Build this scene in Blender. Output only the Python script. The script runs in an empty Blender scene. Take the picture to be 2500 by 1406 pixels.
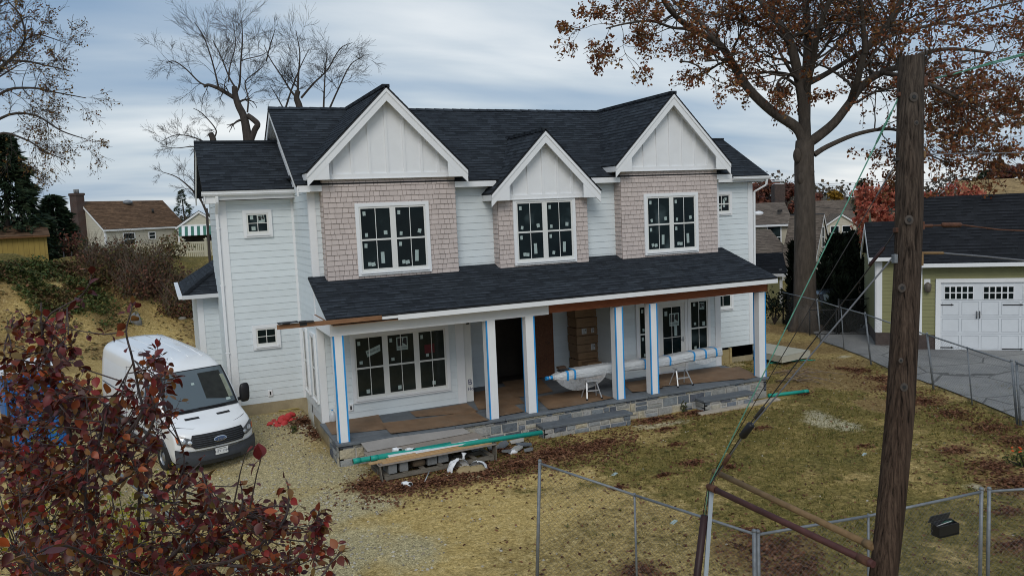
import bpy, math, random
from mathutils import Vector, Matrix, noise
C = bpy.context.scene.collection
V = Vector
RNG = random.Random(7)
pi = math.pi

# ------------------------------------------------------------------ camera
CAM = V((-3.3597, -17.7492, 5.1017)); YAW, PITCH, ROLL, FOC = .413, -.0988, -.0428, 1947.0
def _axes():
    cy, sy, cp, sp = math.cos(YAW), math.sin(YAW), math.cos(PITCH), math.sin(PITCH)
    f = V((sy*cp, cy*cp, sp)); r0 = V((cy, -sy, 0)); u0 = r0.cross(f)
    cr, sr = math.cos(ROLL), math.sin(ROLL)
    return cr*r0+sr*u0, -sr*r0+cr*u0, f
RT, UPV, FW = _axes()
def ray(px, py): return FW + RT*((px-1250)/FOC) - UPV*((py-703)/FOC)
def at(px, py, X=None, Y=None, Z=None, D=None):
    r = ray(px, py)
    if X is not None: t = (X-CAM.x)/r.x
    elif Y is not None: t = (Y-CAM.y)/r.y
    elif Z is not None: t = (Z-CAM.z)/r.z
    else: t = D
    return CAM + r*t
def atp(px, py, p0, n):
    r = ray(px, py); return CAM + r*((V(p0)-CAM).dot(V(n))/r.dot(V(n)))
def pj(p):
    v = V(p)-CAM; z = v.dot(FW)
    return 1250+FOC*v.dot(RT)/z, 703-FOC*v.dot(UPV)/z, z
def sm(a, b, x):
    t = min(1, max(0, (x-a)/(b-a))); return t*t*(3-2*t)
def nz(x, y, s, seed=0.): return noise.noise(V((x*s+seed, y*s-seed*.7, seed*.3)))

# ------------------------------------------------------------------ terrain height
def gz(x, y):
    z = -.52 - .022*max(0, min(12, -y)) - .006*x if x < 16 else -.52-.022*max(0, min(12, -y))-.096
    foot = 17.5 + (x+2)*.62
    side = 1-sm(1.0, 7.0, x)
    h = 3.0*sm(foot, foot+13, y)*side
    if h > .02: h += .35*nz(x, y, .35, 3.)*min(1, h)+.28*nz(x, y, .9, 8.)*min(1, h)+.10*nz(x, y, 1.9, 4.)*min(1, h)
    # earth bank beside the yard
    h2 = 1.5*math.exp(-(((x+9.3)/3.2)**2+((y-20.5)/4.5)**2))
    h2 += 1.0*math.exp(-(((x+5.2)/1.6)**2+((y-24.)/2.5)**2))
    z += max(h, 0)+h2*side
    z += .085*min(6.5, max(0, y))*(1-sm(-.2, 2.5, x))*(1-sm(-14, -9, -x) if x > 0 else 1)
    z += .05*max(0, 1-abs(x+.3)/3)*0
    z += .025*nz(x, y, .8, 1.)+.012*nz(x, y, 2.7, 5.)
    if x > 22: z += -.8*sm(24, 60, x)
    return z
def G(px, py):
    p = at(px, py, Z=-.55)
    for i in range(12): p = at(px, py, Z=gz(p.x, p.y))
    return p
def GH(px, py, d0=14., d1=60.):
    """first hit of the pixel ray with the ground (safe on the hillside)"""
    r = ray(px, py); t = d0
    while t < d1:
        p = CAM+r*t
        if p.z < gz(p.x, p.y): return p
        t += .05
    return CAM+r*d1

# ------------------------------------------------------------------ mesh builder
class MB:
    def __init__(s): s.v = []; s.f = []; s.m = []; s.uv = {}; s.sm = set()
    def add(s, vs, fs, m=0, smooth=False):
        o = len(s.v); s.v += [tuple(p) for p in vs]
        for f in fs:
            if smooth: s.sm.add(len(s.f))
            s.f.append(tuple(i+o for i in f)); s.m.append(m)
    def poly(s, pts, m=0, uv=None):
        o = len(s.v); s.v += [tuple(p) for p in pts]
        if uv: s.uv[len(s.f)] = uv
        s.f.append(tuple(range(o, o+len(pts)))); s.m.append(m)
    def box(s, x0, x1, y0, y1, z0, z1, m=0):
        s.obox(V(((x0+x1)/2, (y0+y1)/2, (z0+z1)/2)), V(((x1-x0)/2, 0, 0)), V((0, (y1-y0)/2, 0)), V((0, 0, (z1-z0)/2)), m)
    def obox(s, c, a, b, d, m=0):
        vs = [c+i*a+j*b+k*d for i in (-1, 1) for j in (-1, 1) for k in (-1, 1)]
        s.add(vs, [(0, 1, 3, 2), (4, 6, 7, 5), (0, 4, 5, 1), (2, 3, 7, 6), (0, 2, 6, 4), (1, 5, 7, 3)], m)
    def beam(s, p, q, w, h, m=0, up=V((0, 0, 1))):
        p, q = V(p), V(q); d = q-p; a = d.cross(up)
        a = a.normalized() if a.length > 1e-6 else V((1, 0, 0)); u = a.cross(d).normalized()
        s.obox((p+q)/2, d/2, a*w/2, u*h/2, m)
    def tube(s, pts, r, n=6, m=0, cap=True, smooth=True):
        pts = [V(p) for p in pts]; k = len(pts)
        if k < 2: return
        rs = r if isinstance(r, (list, tuple)) else [r]*k
        o = len(s.v); t0 = (pts[1]-pts[0]).normalized()
        a = t0.cross(V((0, 0, 1))); a = a.normalized() if a.length > .05 else V((1, 0, 0))
        for i in range(k):
            t = pts[min(i+1, k-1)]-pts[max(i-1, 0)]
            if t.length < 1e-9: t = t0
            t = t.normalized(); a = a-t*a.dot(t)
            a = a.normalized() if a.length > 1e-4 else t.orthogonal().normalized()
            b = t.cross(a)
            for j in range(n):
                th = 2*pi*j/n; s.v.append(tuple(pts[i]+(a*math.cos(th)+b*math.sin(th))*rs[i]))
        for i in range(k-1):
            for j in range(n):
                if smooth: s.sm.add(len(s.f))
                s.f.append((o+i*n+j, o+i*n+(j+1) % n, o+(i+1)*n+(j+1) % n, o+(i+1)*n+j)); s.m.append(m)
        if cap:
            s.f.append(tuple(o+j for j in reversed(range(n)))); s.m.append(m)
            s.f.append(tuple(o+(k-1)*n+j for j in range(n))); s.m.append(m)
    def prism(s, pts, ext, m=0):
        """closed prism: polygon pts swept by the vector ext"""
        n = len(pts); o = len(s.v); e = V(ext)
        s.v += [tuple(V(p)) for p in pts]+[tuple(V(p)+e) for p in pts]
        fs = [tuple(range(n)), tuple(range(2*n-1, n-1, -1))]+[(i, (i+1) % n+0, (i+1) % n+n, i+n) for i in range(n)]
        for f in fs: s.f.append(tuple(i+o for i in f)); s.m.append(m)
    def grid(s, fn, nu, nv, m=0, smooth=True, uv=False):
        o = len(s.v)
        for i in range(nu+1):
            for j in range(nv+1): s.v.append(tuple(fn(i/nu, j/nv)))
        for i in range(nu):
            for j in range(nv):
                if smooth: s.sm.add(len(s.f))
                s.f.append((o+i*(nv+1)+j, o+(i+1)*(nv+1)+j, o+(i+1)*(nv+1)+j+1, o+i*(nv+1)+j+1)); s.m.append(m)
    def ellipsoid(s, c, rx, ry, rz, nu=14, nv=8, m=0, jit=0, rng=RNG):
        def fn(u, v):
            th, ph = 2*pi*u, pi*v
            return V(c)+V((rx*math.sin(ph)*math.cos(th), ry*math.sin(ph)*math.sin(th), rz*math.cos(ph)))
        s.grid(fn, nu, nv, m)
    def build(s, name, mats, parent=None, bevel=0, smooth=False, recalc=False):
        me = bpy.data.meshes.new(name)
        off = V((0, 0, 0))
        p = parent
        while p is not None: off += p.location; p = p.parent
        me.from_pydata([(x-off.x, y-off.y, z-off.z) for x, y, z in s.v], [], s.f)
        mats = mats if isinstance(mats, (list, tuple)) else [mats]
        for m in mats: me.materials.append(m)
        if len(mats) > 1: me.polygons.foreach_set('material_index', s.m)
        if smooth: me.polygons.foreach_set('use_smooth', [True]*len(s.f))
        elif s.sm: me.polygons.foreach_set('use_smooth', [i in s.sm for i in range(len(s.f))])
        if s.uv:
            l = me.uv_layers.new(name='UVMap')
            for fi, uvs in s.uv.items():
                pl = me.polygons[fi]
                for k, li in enumerate(pl.loop_indices): l.data[li].uv = uvs[k]
        if recalc:
            import bmesh
            bm = bmesh.new(); bm.from_mesh(me); bmesh.ops.recalc_face_normals(bm, faces=bm.faces); bm.to_mesh(me); bm.free()
        me.update()
        o = bpy.data.objects.new(name, me); C.objects.link(o)
        if parent is not None: o.parent = parent
        if bevel:
            b = o.modifiers.new('Bevel', 'BEVEL'); b.width = bevel; b.segments = 2; b.limit_method = 'ANGLE'; b.angle_limit = .7
        return o

def tag(o, label=None, cat=None, group=None, kind=None):
    if label: o['label'] = label
    if cat: o['category'] = cat
    if group: o['group'] = group
    if kind: o['kind'] = kind
    return o
def thing(name, label, cat, loc=(0, 0, 0), group=None):
    o = bpy.data.objects.new(name, None); C.objects.link(o); o.location = loc
    o.empty_display_size = .3
    return tag(o, label, cat, group)
def dup(root, loc=None, rotz=None, label=None, group=None):
    def cp(o, par):
        c = o.copy(); C.objects.link(c); c.parent = par
        for ch in list(o.children): cp(ch, c)
        return c
    r = cp(root, None)
    if loc is not None: r.location = loc
    if rotz is not None: r.rotation_euler = (0, 0, rotz)
    if label: r['label'] = label
    if group: r['group'] = group
    return r
def text_mb(txt, size, origin, ux, uz, n, mb=None, align='CENTER'):
    """lettering as mesh faces lying on a surface"""
    cu = bpy.data.curves.new('lettering', 'FONT'); cu.body = txt; cu.size = size; cu.align_x = align; cu.align_y = 'CENTER'
    ob = bpy.data.objects.new('lettering', cu); C.objects.link(ob)
    dg = bpy.context.evaluated_depsgraph_get(); me = bpy.data.meshes.new_from_object(ob.evaluated_get(dg))
    mb = mb or MB()
    vs = [V(origin)+V(ux)*v.co.x+V(uz)*v.co.y+V(n)*v.co.z for v in me.vertices]
    mb.add(vs, [tuple(p.vertices) for p in me.polygons])
    bpy.data.objects.remove(ob); bpy.data.curves.remove(cu); bpy.data.meshes.remove(me)
    return mb

# ------------------------------------------------------------------ materials
class NT:
    def __init__(s, name):
        s.m = bpy.data.materials.new(name); s.m.use_nodes = True; s.t = s.m.node_tree; s.n = s.t.nodes
        s.b = s.n['Principled BSDF']
    def new(s, typ, **kw):
        nd = s.n.new(typ)
        for k, v in kw.items():
            if k in nd.inputs: s.set(nd.inputs[k], v)
            else: setattr(nd, k, v)
        return nd
    def set(s, inp, v):
        if isinstance(v, bpy.types.NodeSocket): s.t.links.new(v, inp)
        else: inp.default_value = v
    def math(s, op, a, b=0., c=None):
        nd = s.n.new('ShaderNodeMath'); nd.operation = op; s.set(nd.inputs[0], a); s.set(nd.inputs[1], b)
        if c is not None: s.set(nd.inputs[2], c)
        return nd.outputs[0]
    def mix(s, fac, a, b, mode='MIX'):
        nd = s.n.new('ShaderNodeMix'); nd.data_type = 'RGBA'; nd.blend_type = mode
        s.set(nd.inputs[0], fac); s.set(nd.inputs[6], a); s.set(nd.inputs[7], b); return nd.outputs[2]
    def noise(s, vec, scale, detail=5., rough=.6, dist=0.):
        nd = s.n.new('ShaderNodeTexNoise'); s.set(nd.inputs['Vector'], vec); nd.inputs['Scale'].default_value = scale
        nd.inputs['Detail'].default_value = detail; nd.inputs['Roughness'].default_value = rough; nd.inputs['Distortion'].default_value = dist
        return nd.outputs['Fac']
    def ramp(s, fac, stops, interp='LINEAR'):
        nd = s.n.new('ShaderNodeValToRGB'); s.set(nd.inputs[0], fac); cr = nd.color_ramp; cr.interpolation = interp
        while len(cr.elements) < len(stops): cr.elements.new(.5)
        for e, (p, c) in zip(cr.elements, stops):
            e.position = p; e.color = (*c, 1) if len(c) == 3 else c
        return nd.outputs[0]
    def obj(s, stretch=None):
        tc = s.n.new('ShaderNodeTexCoord').outputs['Object']
        if stretch:
            mp = s.n.new('ShaderNodeMapping'); s.t.links.new(tc, mp.inputs[0]); mp.inputs['Scale'].default_value = stretch; return mp.outputs[0]
        return tc
    def island(s): return s.n.new('ShaderNodeNewGeometry').outputs['Random Per Island']
    def bump(s, h, strength=.3, dist=.02):
        nd = s.n.new('ShaderNodeBump'); s.set(nd.inputs['Height'], h); nd.inputs['Strength'].default_value = strength
        nd.inputs['Distance'].default_value = dist; s.t.links.new(nd.outputs[0], s.b.inputs['Normal'])
    def out(s, col=None, rough=.6, metal=0., spec=.4, coat=0.):
        if col is not None: s.set(s.b.inputs['Base Color'], col if isinstance(col, bpy.types.NodeSocket) else (*col, 1))
        s.set(s.b.inputs['Roughness'], rough); s.b.inputs['Metallic'].default_value = metal
        s.b.inputs['Specular IOR Level'].default_value = spec
        if coat: s.b.inputs['Coat Weight'].default_value = coat; s.b.inputs['Coat Roughness'].default_value = .08
        return s.m
def sc(c, k): return tuple(max(0, min(1, x*k)) for x in c)
def M(name, col, rough=.65, var=.14, scale=3., bump=0., bscale=40., metal=0., isl=0., spec=.35, stretch=None, dirt=0., dirtcol=(.12, .1, .07), coat=0.):
    t = NT(name); ob = t.obj(stretch)
    n = t.noise(ob, scale, 6.)
    c = t.ramp(n, [(.28, sc(col, 1-var)), (.72, sc(col, 1+var))])
    if isl:
        k = t.math('MULTIPLY_ADD', t.island(), 2*isl, 1-isl)
        hs = t.new('ShaderNodeHueSaturation', Color=c, Value=k); c = hs.outputs[0]
    if dirt:
        n2 = t.noise(t.obj(), 1.3, 8., .7)
        c = t.mix(t.math('MULTIPLY', t.ramp(n2, [(.45, (0, 0, 0)), (.8, (1, 1, 1))]), dirt), c, (*dirtcol, 1))
    if bump: t.bump(t.noise(ob, bscale, 4.), bump, .02)
    return t.out(c, rough, metal, spec, coat)
def leafmat(name, cols, rough=.5, trans=.25, spec=.3):
    t = NT(name); n = len(cols)
    c = t.ramp(t.island(), [((i+.5)/n, x) for i, x in enumerate(cols)])
    c = t.mix(.35, c, t.ramp(t.noise(t.obj(), 9., 3.), [(.3, (.45, .45, .45)), (.7, (1, 1, 1))]), 'MULTIPLY')
    m = t.out(c, rough, 0, spec)
    if trans:
        tr = t.new('ShaderNodeBsdfTranslucent'); t.set(tr.inputs['Color'], c)
        mx = t.new('ShaderNodeMixShader'); mx.inputs[0].default_value = trans
        t.t.links.new(t.b.outputs[0], mx.inputs[1]); t.t.links.new(tr.outputs[0], mx.inputs[2])
        t.t.links.new(mx.outputs[0], t.n['Material Output'].inputs[0])
    return m
def roofmat(name, col, var=.35, expo=.145, tab=.32):
    """architectural shingles: uv in metres, u along the eave, v up the slope"""
    t = NT(name)
    uv = t.n.new('ShaderNodeTexCoord').outputs['UV']
    sp = t.new('ShaderNodeSeparateXYZ'); t.t.links.new(uv, sp.inputs[0]); u, v = sp.outputs[0], sp.outputs[1]
    r = t.math('DIVIDE', v, expo); row = t.math('FLOOR', r); fr = t.math('FRACT', r)
    def rnd(a, b, seed):
        cb = t.new('ShaderNodeCombineXYZ'); t.set(cb.inputs[0], a); t.set(cb.inputs[1], b); cb.inputs[2].default_value = seed
        w = t.n.new('ShaderNodeTexWhiteNoise'); w.noise_dimensions = '3D'; t.t.links.new(cb.outputs[0], w.inputs[0]); return w.outputs['Value']
    sh = rnd(row, 0., 1.)
    col1 = t.math('FLOOR', t.math('ADD', t.math('DIVIDE', u, tab), t.math('MULTIPLY', sh, 7.)))
    col2 = t.math('FLOOR', t.math('ADD', t.math('DIVIDE', u, tab*.61), t.math('MULTIPLY', sh, 13.)))
    a = rnd(col1, row, 2.); b = rnd(col2, row, 5.)
    k = t.math('ADD', t.math('MULTIPLY', a, .6), t.math('MULTIPLY', b, .4))
    gran = t.noise(t.obj(), 90., 3.); big = t.noise(t.obj(), .55, 4.)
    c = t.ramp(k, [(.1, sc(col, 1-var)), (.5, col), (.9, sc(col, 1+var*1.1))])
    c = t.mix(1., c, t.ramp(gran, [(.3, (.72, .72, .72)), (.7, (1.25, 1.25, 1.25))]), 'MULTIPLY')
    c = t.mix(1., c, t.ramp(big, [(.3, (.84, .84, .86)), (.7, (1.14, 1.14, 1.12))]), 'MULTIPLY')
    # shadow line under the laminated tabs, painted into the shingle colour
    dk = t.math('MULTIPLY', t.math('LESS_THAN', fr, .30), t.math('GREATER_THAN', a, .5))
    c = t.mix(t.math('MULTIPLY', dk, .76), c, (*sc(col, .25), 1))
    t.bump(t.math('ADD', t.math('MULTIPLY', a, .5), t.math('MULTIPLY', gran, .5)), .5, .01)
    return t.out(c, .92, 0, .12)
def stonemat(name, cols, rough=.8):
    t = NT(name); ob = t.obj(); n = len(cols)
    c = t.ramp(t.island(), [((i+.5)/n, x) for i, x in enumerate(cols)], 'CONSTANT' if n > 3 else 'LINEAR')
    nn = t.noise(ob, 9., 7., .7, .6)
    c = t.mix(.8, c, t.ramp(nn, [(.25, (.45, .45, .46)), (.55, (1, 1, 1)), (.8, (1.4, 1.35, 1.25))]), 'MULTIPLY')
    t.bump(t.noise(ob, 16., 6.), .8, .03)
    return t.out(c, rough, 0, .3)
def woodmat(name, c1, c2, stretch=(1, 1, 1), rough=.7, scale=6., isl=.1):
    t = NT(name); ob = t.obj(stretch)
    n = t.noise(ob, scale, 8., .65, .8); c = t.ramp(n, [(.3, c1), (.7, c2)])
    if isl:
        hs = t.new('ShaderNodeHueSaturation', Color=c, Value=t.math('MULTIPLY_ADD', t.island(), 2*isl, 1-isl)); c = hs.outputs[0]
    t.bump(n, .35, .01)
    return t.out(c, rough, 0, .3)

K = {}
K['siding'] = M('white_lap_siding', (.68, .735, .755), .55, .035, 2.5, .12, 60., spec=.3, isl=.03, dirt=.10, dirtcol=(.5, .5, .47))
K['trim'] = M('white_trim', (.79, .80, .81), .45, .03, 3., spec=.4, dirt=.07, dirtcol=(.55, .55, .52))
K['vinyl'] = M('window_vinyl', (.72, .72, .69), .4, .03, 3., spec=.4)
K['shake'] = M('pink_beige_shake', (.53, .457, .425), .75, .05, 6., .3, 30., isl=.055, spec=.2, stretch=(1, 1, .25))
K['roof'] = roofmat('charcoal_shingle', (.031, .037, .045), .42)
K['roof_edge'] = M('roof_edge', (.03, .032, .036), .8, .2, 8.)
K['bluestone'] = M('bluestone_slab', (.135, .15, .165), .75, .18, 4., .25, 30., isl=.12)
K['stone'] = stonemat('field_stone', [(.14, .16, .18), (.28, .28, .26), (.40, .37, .30), (.17, .19, .22), (.33, .32, .29), (.46, .41, .30), (.10, .11, .13), (.30, .31, .31), (.36, .35, .33), (.22, .24, .25)])
K['mortar'] = M('mortar', (.46, .44, .40), .9, .15, 12., .4, 50.)
K['found'] = M('foundation_concrete', (.36, .30, .19), .9, .2, 3., .3, 30., dirt=.3)
K['tape'] = M('blue_tape', (.02, .28, .66), .5, .05)
K['rawbeam'] = woodmat('red_brown_beam', (.20, .055, .022), (.34, .11, .045), (.35, 4, 4))
K['oldwood'] = woodmat('raw_brown_board', (.16, .075, .035), (.30, .16, .085), (.5, 6, 6))
K['ply'] = woodmat('tan_plywood', (.36, .27, .12), (.47, .37, .19), (1, 3, 3), scale=4)
K['osb'] = woodmat('red_osb', (.10, .042, .022), (.20, .085, .042), (6, 6, 3), scale=5)
def glassmat():
    t = NT('dark_window_glass'); n = t.noise(t.obj(), .9, 3.)
    c = t.ramp(n, [(.35, (.003, .007, .008)), (.58, (.008, .015, .016)), (.72, (.045, .066, .07))])  # pale patches paint reflections and room interior into the glass
    return t.out(c, .07, 0, .16)
K['glass'] = glassmat()
K['porchglass'] = M('porch_window_glass', (.022, .027, .024), .08, .5, 1.2, spec=.2)
K['sticker'] = M('pale_sticker', (.36, .44, .42), .6, .12, 12.)
K['ink'] = M('black_ink', (.02, .02, .02), .6, .1)
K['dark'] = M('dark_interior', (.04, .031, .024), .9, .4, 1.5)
K['red'] = M('red_plastic', (.55, .05, .05), .6, .25, 5., .4, 20.)
# ------------------------------------------------------------------ the new house
Z3 = V((0, 0, 1))
class F:
    """a wall plane: u along the wall, v up, w outward"""
    def __init__(s, o, ux, n): s.o, s.ux, s.n = V(o), V(ux).normalized(), V(n).normalized()
    def p(s, u, v, w=0.): return s.o+s.ux*u+Z3*v+s.n*w
    def box(s, mb, u0, u1, v0, v1, w0, w1, m=0):
        mb.obox(s.p((u0+u1)/2, (v0+v1)/2, (w0+w1)/2), s.ux*((u1-u0)/2), Z3*((v1-v0)/2), s.n*((w1-w0)/2), m)
    def siding(s, mb, ur, v0, v1, expo=.178, w=0., lip=.013, rng=RNG, seam=True):
        """lapped boards; ur = (u0,u1) or a function of v giving the span"""
        fn = ur if callable(ur) else (lambda v: ur)
        v = v0
        while v < v1-1e-4:
            t = min(v+expo, v1); a0, a1 = fn(v); b0, b1 = fn(t)
            if a1-a0 < .02 and b1-b0 < .02: v = t; continue
            b1 = max(b0+.001, b1)
            mb.poly([s.p(a0, v, w+lip), s.p(a1, v, w+lip), s.p(b1, t, w+.002), s.p(b0, t, w+.002)])
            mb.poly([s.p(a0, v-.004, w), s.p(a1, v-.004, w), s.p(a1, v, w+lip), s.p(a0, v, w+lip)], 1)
            v = t
    def shakes(s, mb, u0, u1, v0, v1, expo=.127, rng=RNG):
        mb.poly([s.p(u0, v0, .002), s.p(u1, v0, .002), s.p(u1, v1, .002), s.p(u0, v1, .002)], 1)
        v = v0
        while v < v1-.01:
            t = min(v+expo, v1); u = u0
            while u < u1-1e-4:
                wd = rng.choice((.10, .13, .15, .18, .2))*rng.uniform(.9, 1.1); e = u+wd
                if u1-e < .07: e = u1
                d = rng.uniform(-.003, .003); g = .0042
                a = [s.p(u+g, v+d, .024), s.p(e-g, v+d, .024), s.p(e-g, t-.001, .004), s.p(u+g, t-.001, .004)]
                b = [s.p(u+g, v+d, 0), s.p(e-g, v+d, 0), s.p(e-g, t+.004, 0), s.p(u+g, t+.004, 0)]
                mb.add(a+b, [(0, 1, 2, 3), (0, 4, 5, 1), (1, 5, 6, 2), (3, 7, 4, 0)])
                u = e
            v = t
def shingles(mb, el, er, rr, rl, expo=.145, lip=.007, m=0):
    """courses between an eave (left,right) and a ridge (right,left)"""
    el, er, rr, rl = map(V, (el, er, rr, rl))
    L = max((rl-el).length, (rr-er).length); n = max(1, round(L/expo)); N = (er-el).cross(rl-el).normalized()
    ud = (er-el).normalized()
    for i in range(n):
        a, b = i/n, (i+1)/n
        p = [el.lerp(rl, a)+N*lip, er.lerp(rr, a)+N*lip, er.lerp(rr, b)+N*.001, el.lerp(rl, b)+N*.001]
        q = [el.lerp(rl, a)-N*.004, er.lerp(rr, a)-N*.004]
        uv = [((x-el).dot(ud), (i+(k > 1)*.999)*expo) for k, x in enumerate(p)]
        mb.poly(p, m, uv)
        mb.poly([q[0], q[1], p[1], p[0]], m, [(uv[0][0], i*expo+.001), (uv[1][0], i*expo+.001), (uv[1][0], i*expo+.01), (uv[0][0], i*expo+.01)])
def slab(mb, pts, t, m=1):
    """solid deck under a roof plane"""
    pts = [V(p) for p in pts]; N = (pts[1]-pts[0]).cross(pts[-1]-pts[0]).normalized()
    mb.prism([p-N*.012 for p in pts], -N*t, m)

K['shake_gap'] = M('shake_gap', (.20, .16, .145), .9)
K['lip'] = M('siding_lip_shade', (.27, .30, .32), .8, .1)  # board undersides greyed: the shadow line below each lap is painted in
house = thing('new_house', 'large white two-storey house under construction with dark shingle roof and three front gables', 'house', (6, 4, 0))
XL, XR, MY, BY, WY = .02, 12.25, 2.02, 1.69, 4.44
fM = F((0, MY, 0), (1, 0, 0), (0, -1, 0)); fB = F((0, BY, 0), (1, 0, 0), (0, -1, 0)); fW = F((0, WY, 0), (1, 0, 0), (0, -1, 0))
fL = F((XL, 0, 0), (0, -1, 0), (-1, 0, 0))         # left side wall of the main block, u = -Y
fWL = F((-1.87, 0, 0), (0, -1, 0), (-1, 0, 0))
EZ, RZ, RY = 5.88, 8.18, 5.56
SL = (RZ-EZ)/(RY-1.66)
# --- walls
def part(name, mb, mat, par=None, **k): return mb.build(name, mat, par or house, **k)
mb = MB()
fM.siding(mb, (XL, 3.83), -.02, 2.6); fM.siding(mb, (8.45, XR), -.02, 2.6)
fM.siding(mb, (XL, XR), 3.35, 5.75)
fL.siding(mb, (-WY, -MY), .17, 5.75)
fL.siding(mb, lambda v: (-MY, min(.04, -(2.02-(3.62-v)/.345)) if v > 2.85 else .02), 2.72, 3.62)
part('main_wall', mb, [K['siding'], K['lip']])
mb = MB(); fW.siding(mb, (-1.87, XL), .17, 5.72); fWL.siding(mb, (-8.6, -WY), .17, 5.72)
g = lambda v: (-8.6+(v-5.72)*1.55, -WY-(v-5.72)*1.55)
fWL.siding(mb, g, 5.72, 7.05)
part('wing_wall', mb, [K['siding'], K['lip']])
mb = MB(); fW.siding(mb, (XR, 15.62), -.02, 5.72)
fr = F((15.62, 0, 0), (0, 1, 0), (1, 0, 0)); fr.siding(mb, (WY, 8.6), -.02, 5.72)
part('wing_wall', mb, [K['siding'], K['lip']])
mb = MB()   # upper end wall of the main block over the low wing
fe = F((XL, 0, 0), (0, -1, 0), (-1, 0, 0))
fe.siding(mb, lambda v: (-9.1+(v-5.75)/SL, -2.0-(v-5.75)/SL), 5.75, 8.0)
mb.box(XL+.02, XR-.02, 4.62, 9.1, -.5, 5.7); mb.box(XL+.02, 5.0, 3.62, 4.61, -.5, 5.7); mb.box(7.3, XR-.02, 3.62, 4.61, -.5, 5.7); mb.box(5.0, 7.3, 3.62, 4.61, 2.62, 5.7)
mb.box(XL+.02, 3.8, MY+.02, MY+1.7, -.1, 5.7); mb.box(8.5, XR-.02, MY+.02, MY+1.7, -.1, 5.7); mb.box(3.7, 8.6, MY+.02, MY+1.7, 2.62, 5.7)
mb.box(-1.85, 0, WY+.02, 8.58, -.4, 5.7); mb.box(12.2, 15.6, WY+.02, 8.58, -.4, 5.7)
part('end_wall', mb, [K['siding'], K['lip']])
# foundation
mb = MB()
mb.box(-1.84, XL+.03, WY-.01, 8.6, -.9, .168); mb.box(XL+.03, 1, .06, WY+.5, -.9, -.06)
part('foundation', mb, K['found'])
mb = MB(); mb.box(12.2, 15.6, WY+.02, 8.6, -.9, -.02); part('foundation', mb, K['found'])
mb = MB(); fW.box(mb, 12.45, 14.55, -.62, -.1, .0, .05); fW.box(mb, 12.5, 14.9, -.66, -.6, .05, .55); fW.box(mb, 14.52, 14.6, -.65, -.05, .0, .08)
part('hatch_board', mb, K['ply'])
# --- shake bays
for x0, x1, zt in ((.30, 3.67, 6.0), (4.84, 7.52, 5.35), (8.62, 11.96, 6.02)):
    mb = MB(); fB.shakes(mb, x0, x1, 3.40, zt)
    F((x0, 0, 0), (0, -1, 0), (-1, 0, 0)).shakes(mb, -MY, -BY, 3.45, zt)
    F((x1, 0, 0), (0, 1, 0), (1, 0, 0)).shakes(mb, BY, MY, 3.45, zt)
    part('bay_wall', mb, [K['shake'], K['shake_gap']])
# --- corner boards and trim
mb = MB()
fM.box(mb, XL-.022, XL+.15, -.02, 5.75, .0, .022); fL.box(mb, -MY-.1, -MY-.0, -.02, 5.75, .0, .024)
part('corner_board', mb, K['trim'])
mb = MB(); fM.box(mb, 3.6, 3.83, -.02, 2.6, .0, .024); part('corner_board', mb, K['trim'])
mb = MB(); fM.box(mb, 12.07, XR+.024, -.02, 2.6, .0, .026); fM.box(mb, 12.0, XR+.024, 3.5, 5.75, .0, .026); part('corner_board', mb, K['trim'])
mb = MB(); fW.box(mb, -1.895, -1.7, .17, 5.72, .0, .026); fWL.box(mb, -WY-.1, -WY, .17, 5.72, .0, .024); part('corner_board', mb, K['trim'])
mb = MB(); fW.box(mb, 15.44, 15.645, -.02, 5.72, .0, .026); part('corner_board', mb, K['trim'])
mb = MB(); fW.box(mb, XL-.07, XL, .17, 5.72, .0, .02); part('corner_board', mb, K['trim'])
mb = MB(); fM.box(mb, 8.45, 8.56, -.02, 2.6, .0, .024); part('corner_board', mb, K['trim'])
# --- roofs
mb = MB()
shingles(mb, (XL-.33, 1.66, EZ), (XR+.3, 1.66, EZ), (XR+.3, RY, RZ), (XL-.33, RY, RZ))
slab(mb, [(XL-.33, 1.66, EZ), (XR+.3, 1.66, EZ), (XR+.3, RY, RZ), (XL-.33, RY, RZ)], .05)
shingles(mb, (XR+.3, 9.46, EZ), (XL-.33, 9.46, EZ), (XL-.33, RY, RZ), (XR+.3, RY, RZ))
slab(mb, [(XR+.3, 9.46, EZ), (XL-.33, 9.46, EZ), (XL-.33, RY, RZ), (XR+.3, RY, RZ)], .05)
n = 45
for i in range(n):   # ridge caps
    x = XL-.33+i*(XR-XL+.6)/n; e = x+(XR-XL+.6)/n
    for s in (-1, 1):
        mb.poly([V((x, RY, RZ+.035)), V((e, RY, RZ+.025)), V((e, RY+s*.15, RZ+.025-.15*SL)), V((x, RY+s*.15, RZ+.035-.15*SL))][::s], 0, [(i*.33+k*.1, 3.3) for k in range(4)])
part('main_roof', mb, [K['roof'], K['roof_edge']])
def side_roof(x0, x1, y0=4.03, ez=5.88):
    mb = MB(); ry = 6.5; rz = ez+SL*(ry-y0); y1 = 2*ry-y0
    for a in ([(x0, y0, ez), (x1, y0, ez), (x1, ry, rz), (x0, ry, rz)], [(x1, y1, ez), (x0, y1, ez), (x0, ry, rz), (x1, ry, rz)]):
        shingles(mb, *a); slab(mb, a, .05)
    mb.box(x0, x1, ry-.1, ry+.1, rz-.035, rz+.028)
    part('wing_roof', mb, [K['roof'], K['roof_edge']])
    return rz
wz = side_roof(-2.26, XL); side_roof(XR, 16.05)
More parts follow.
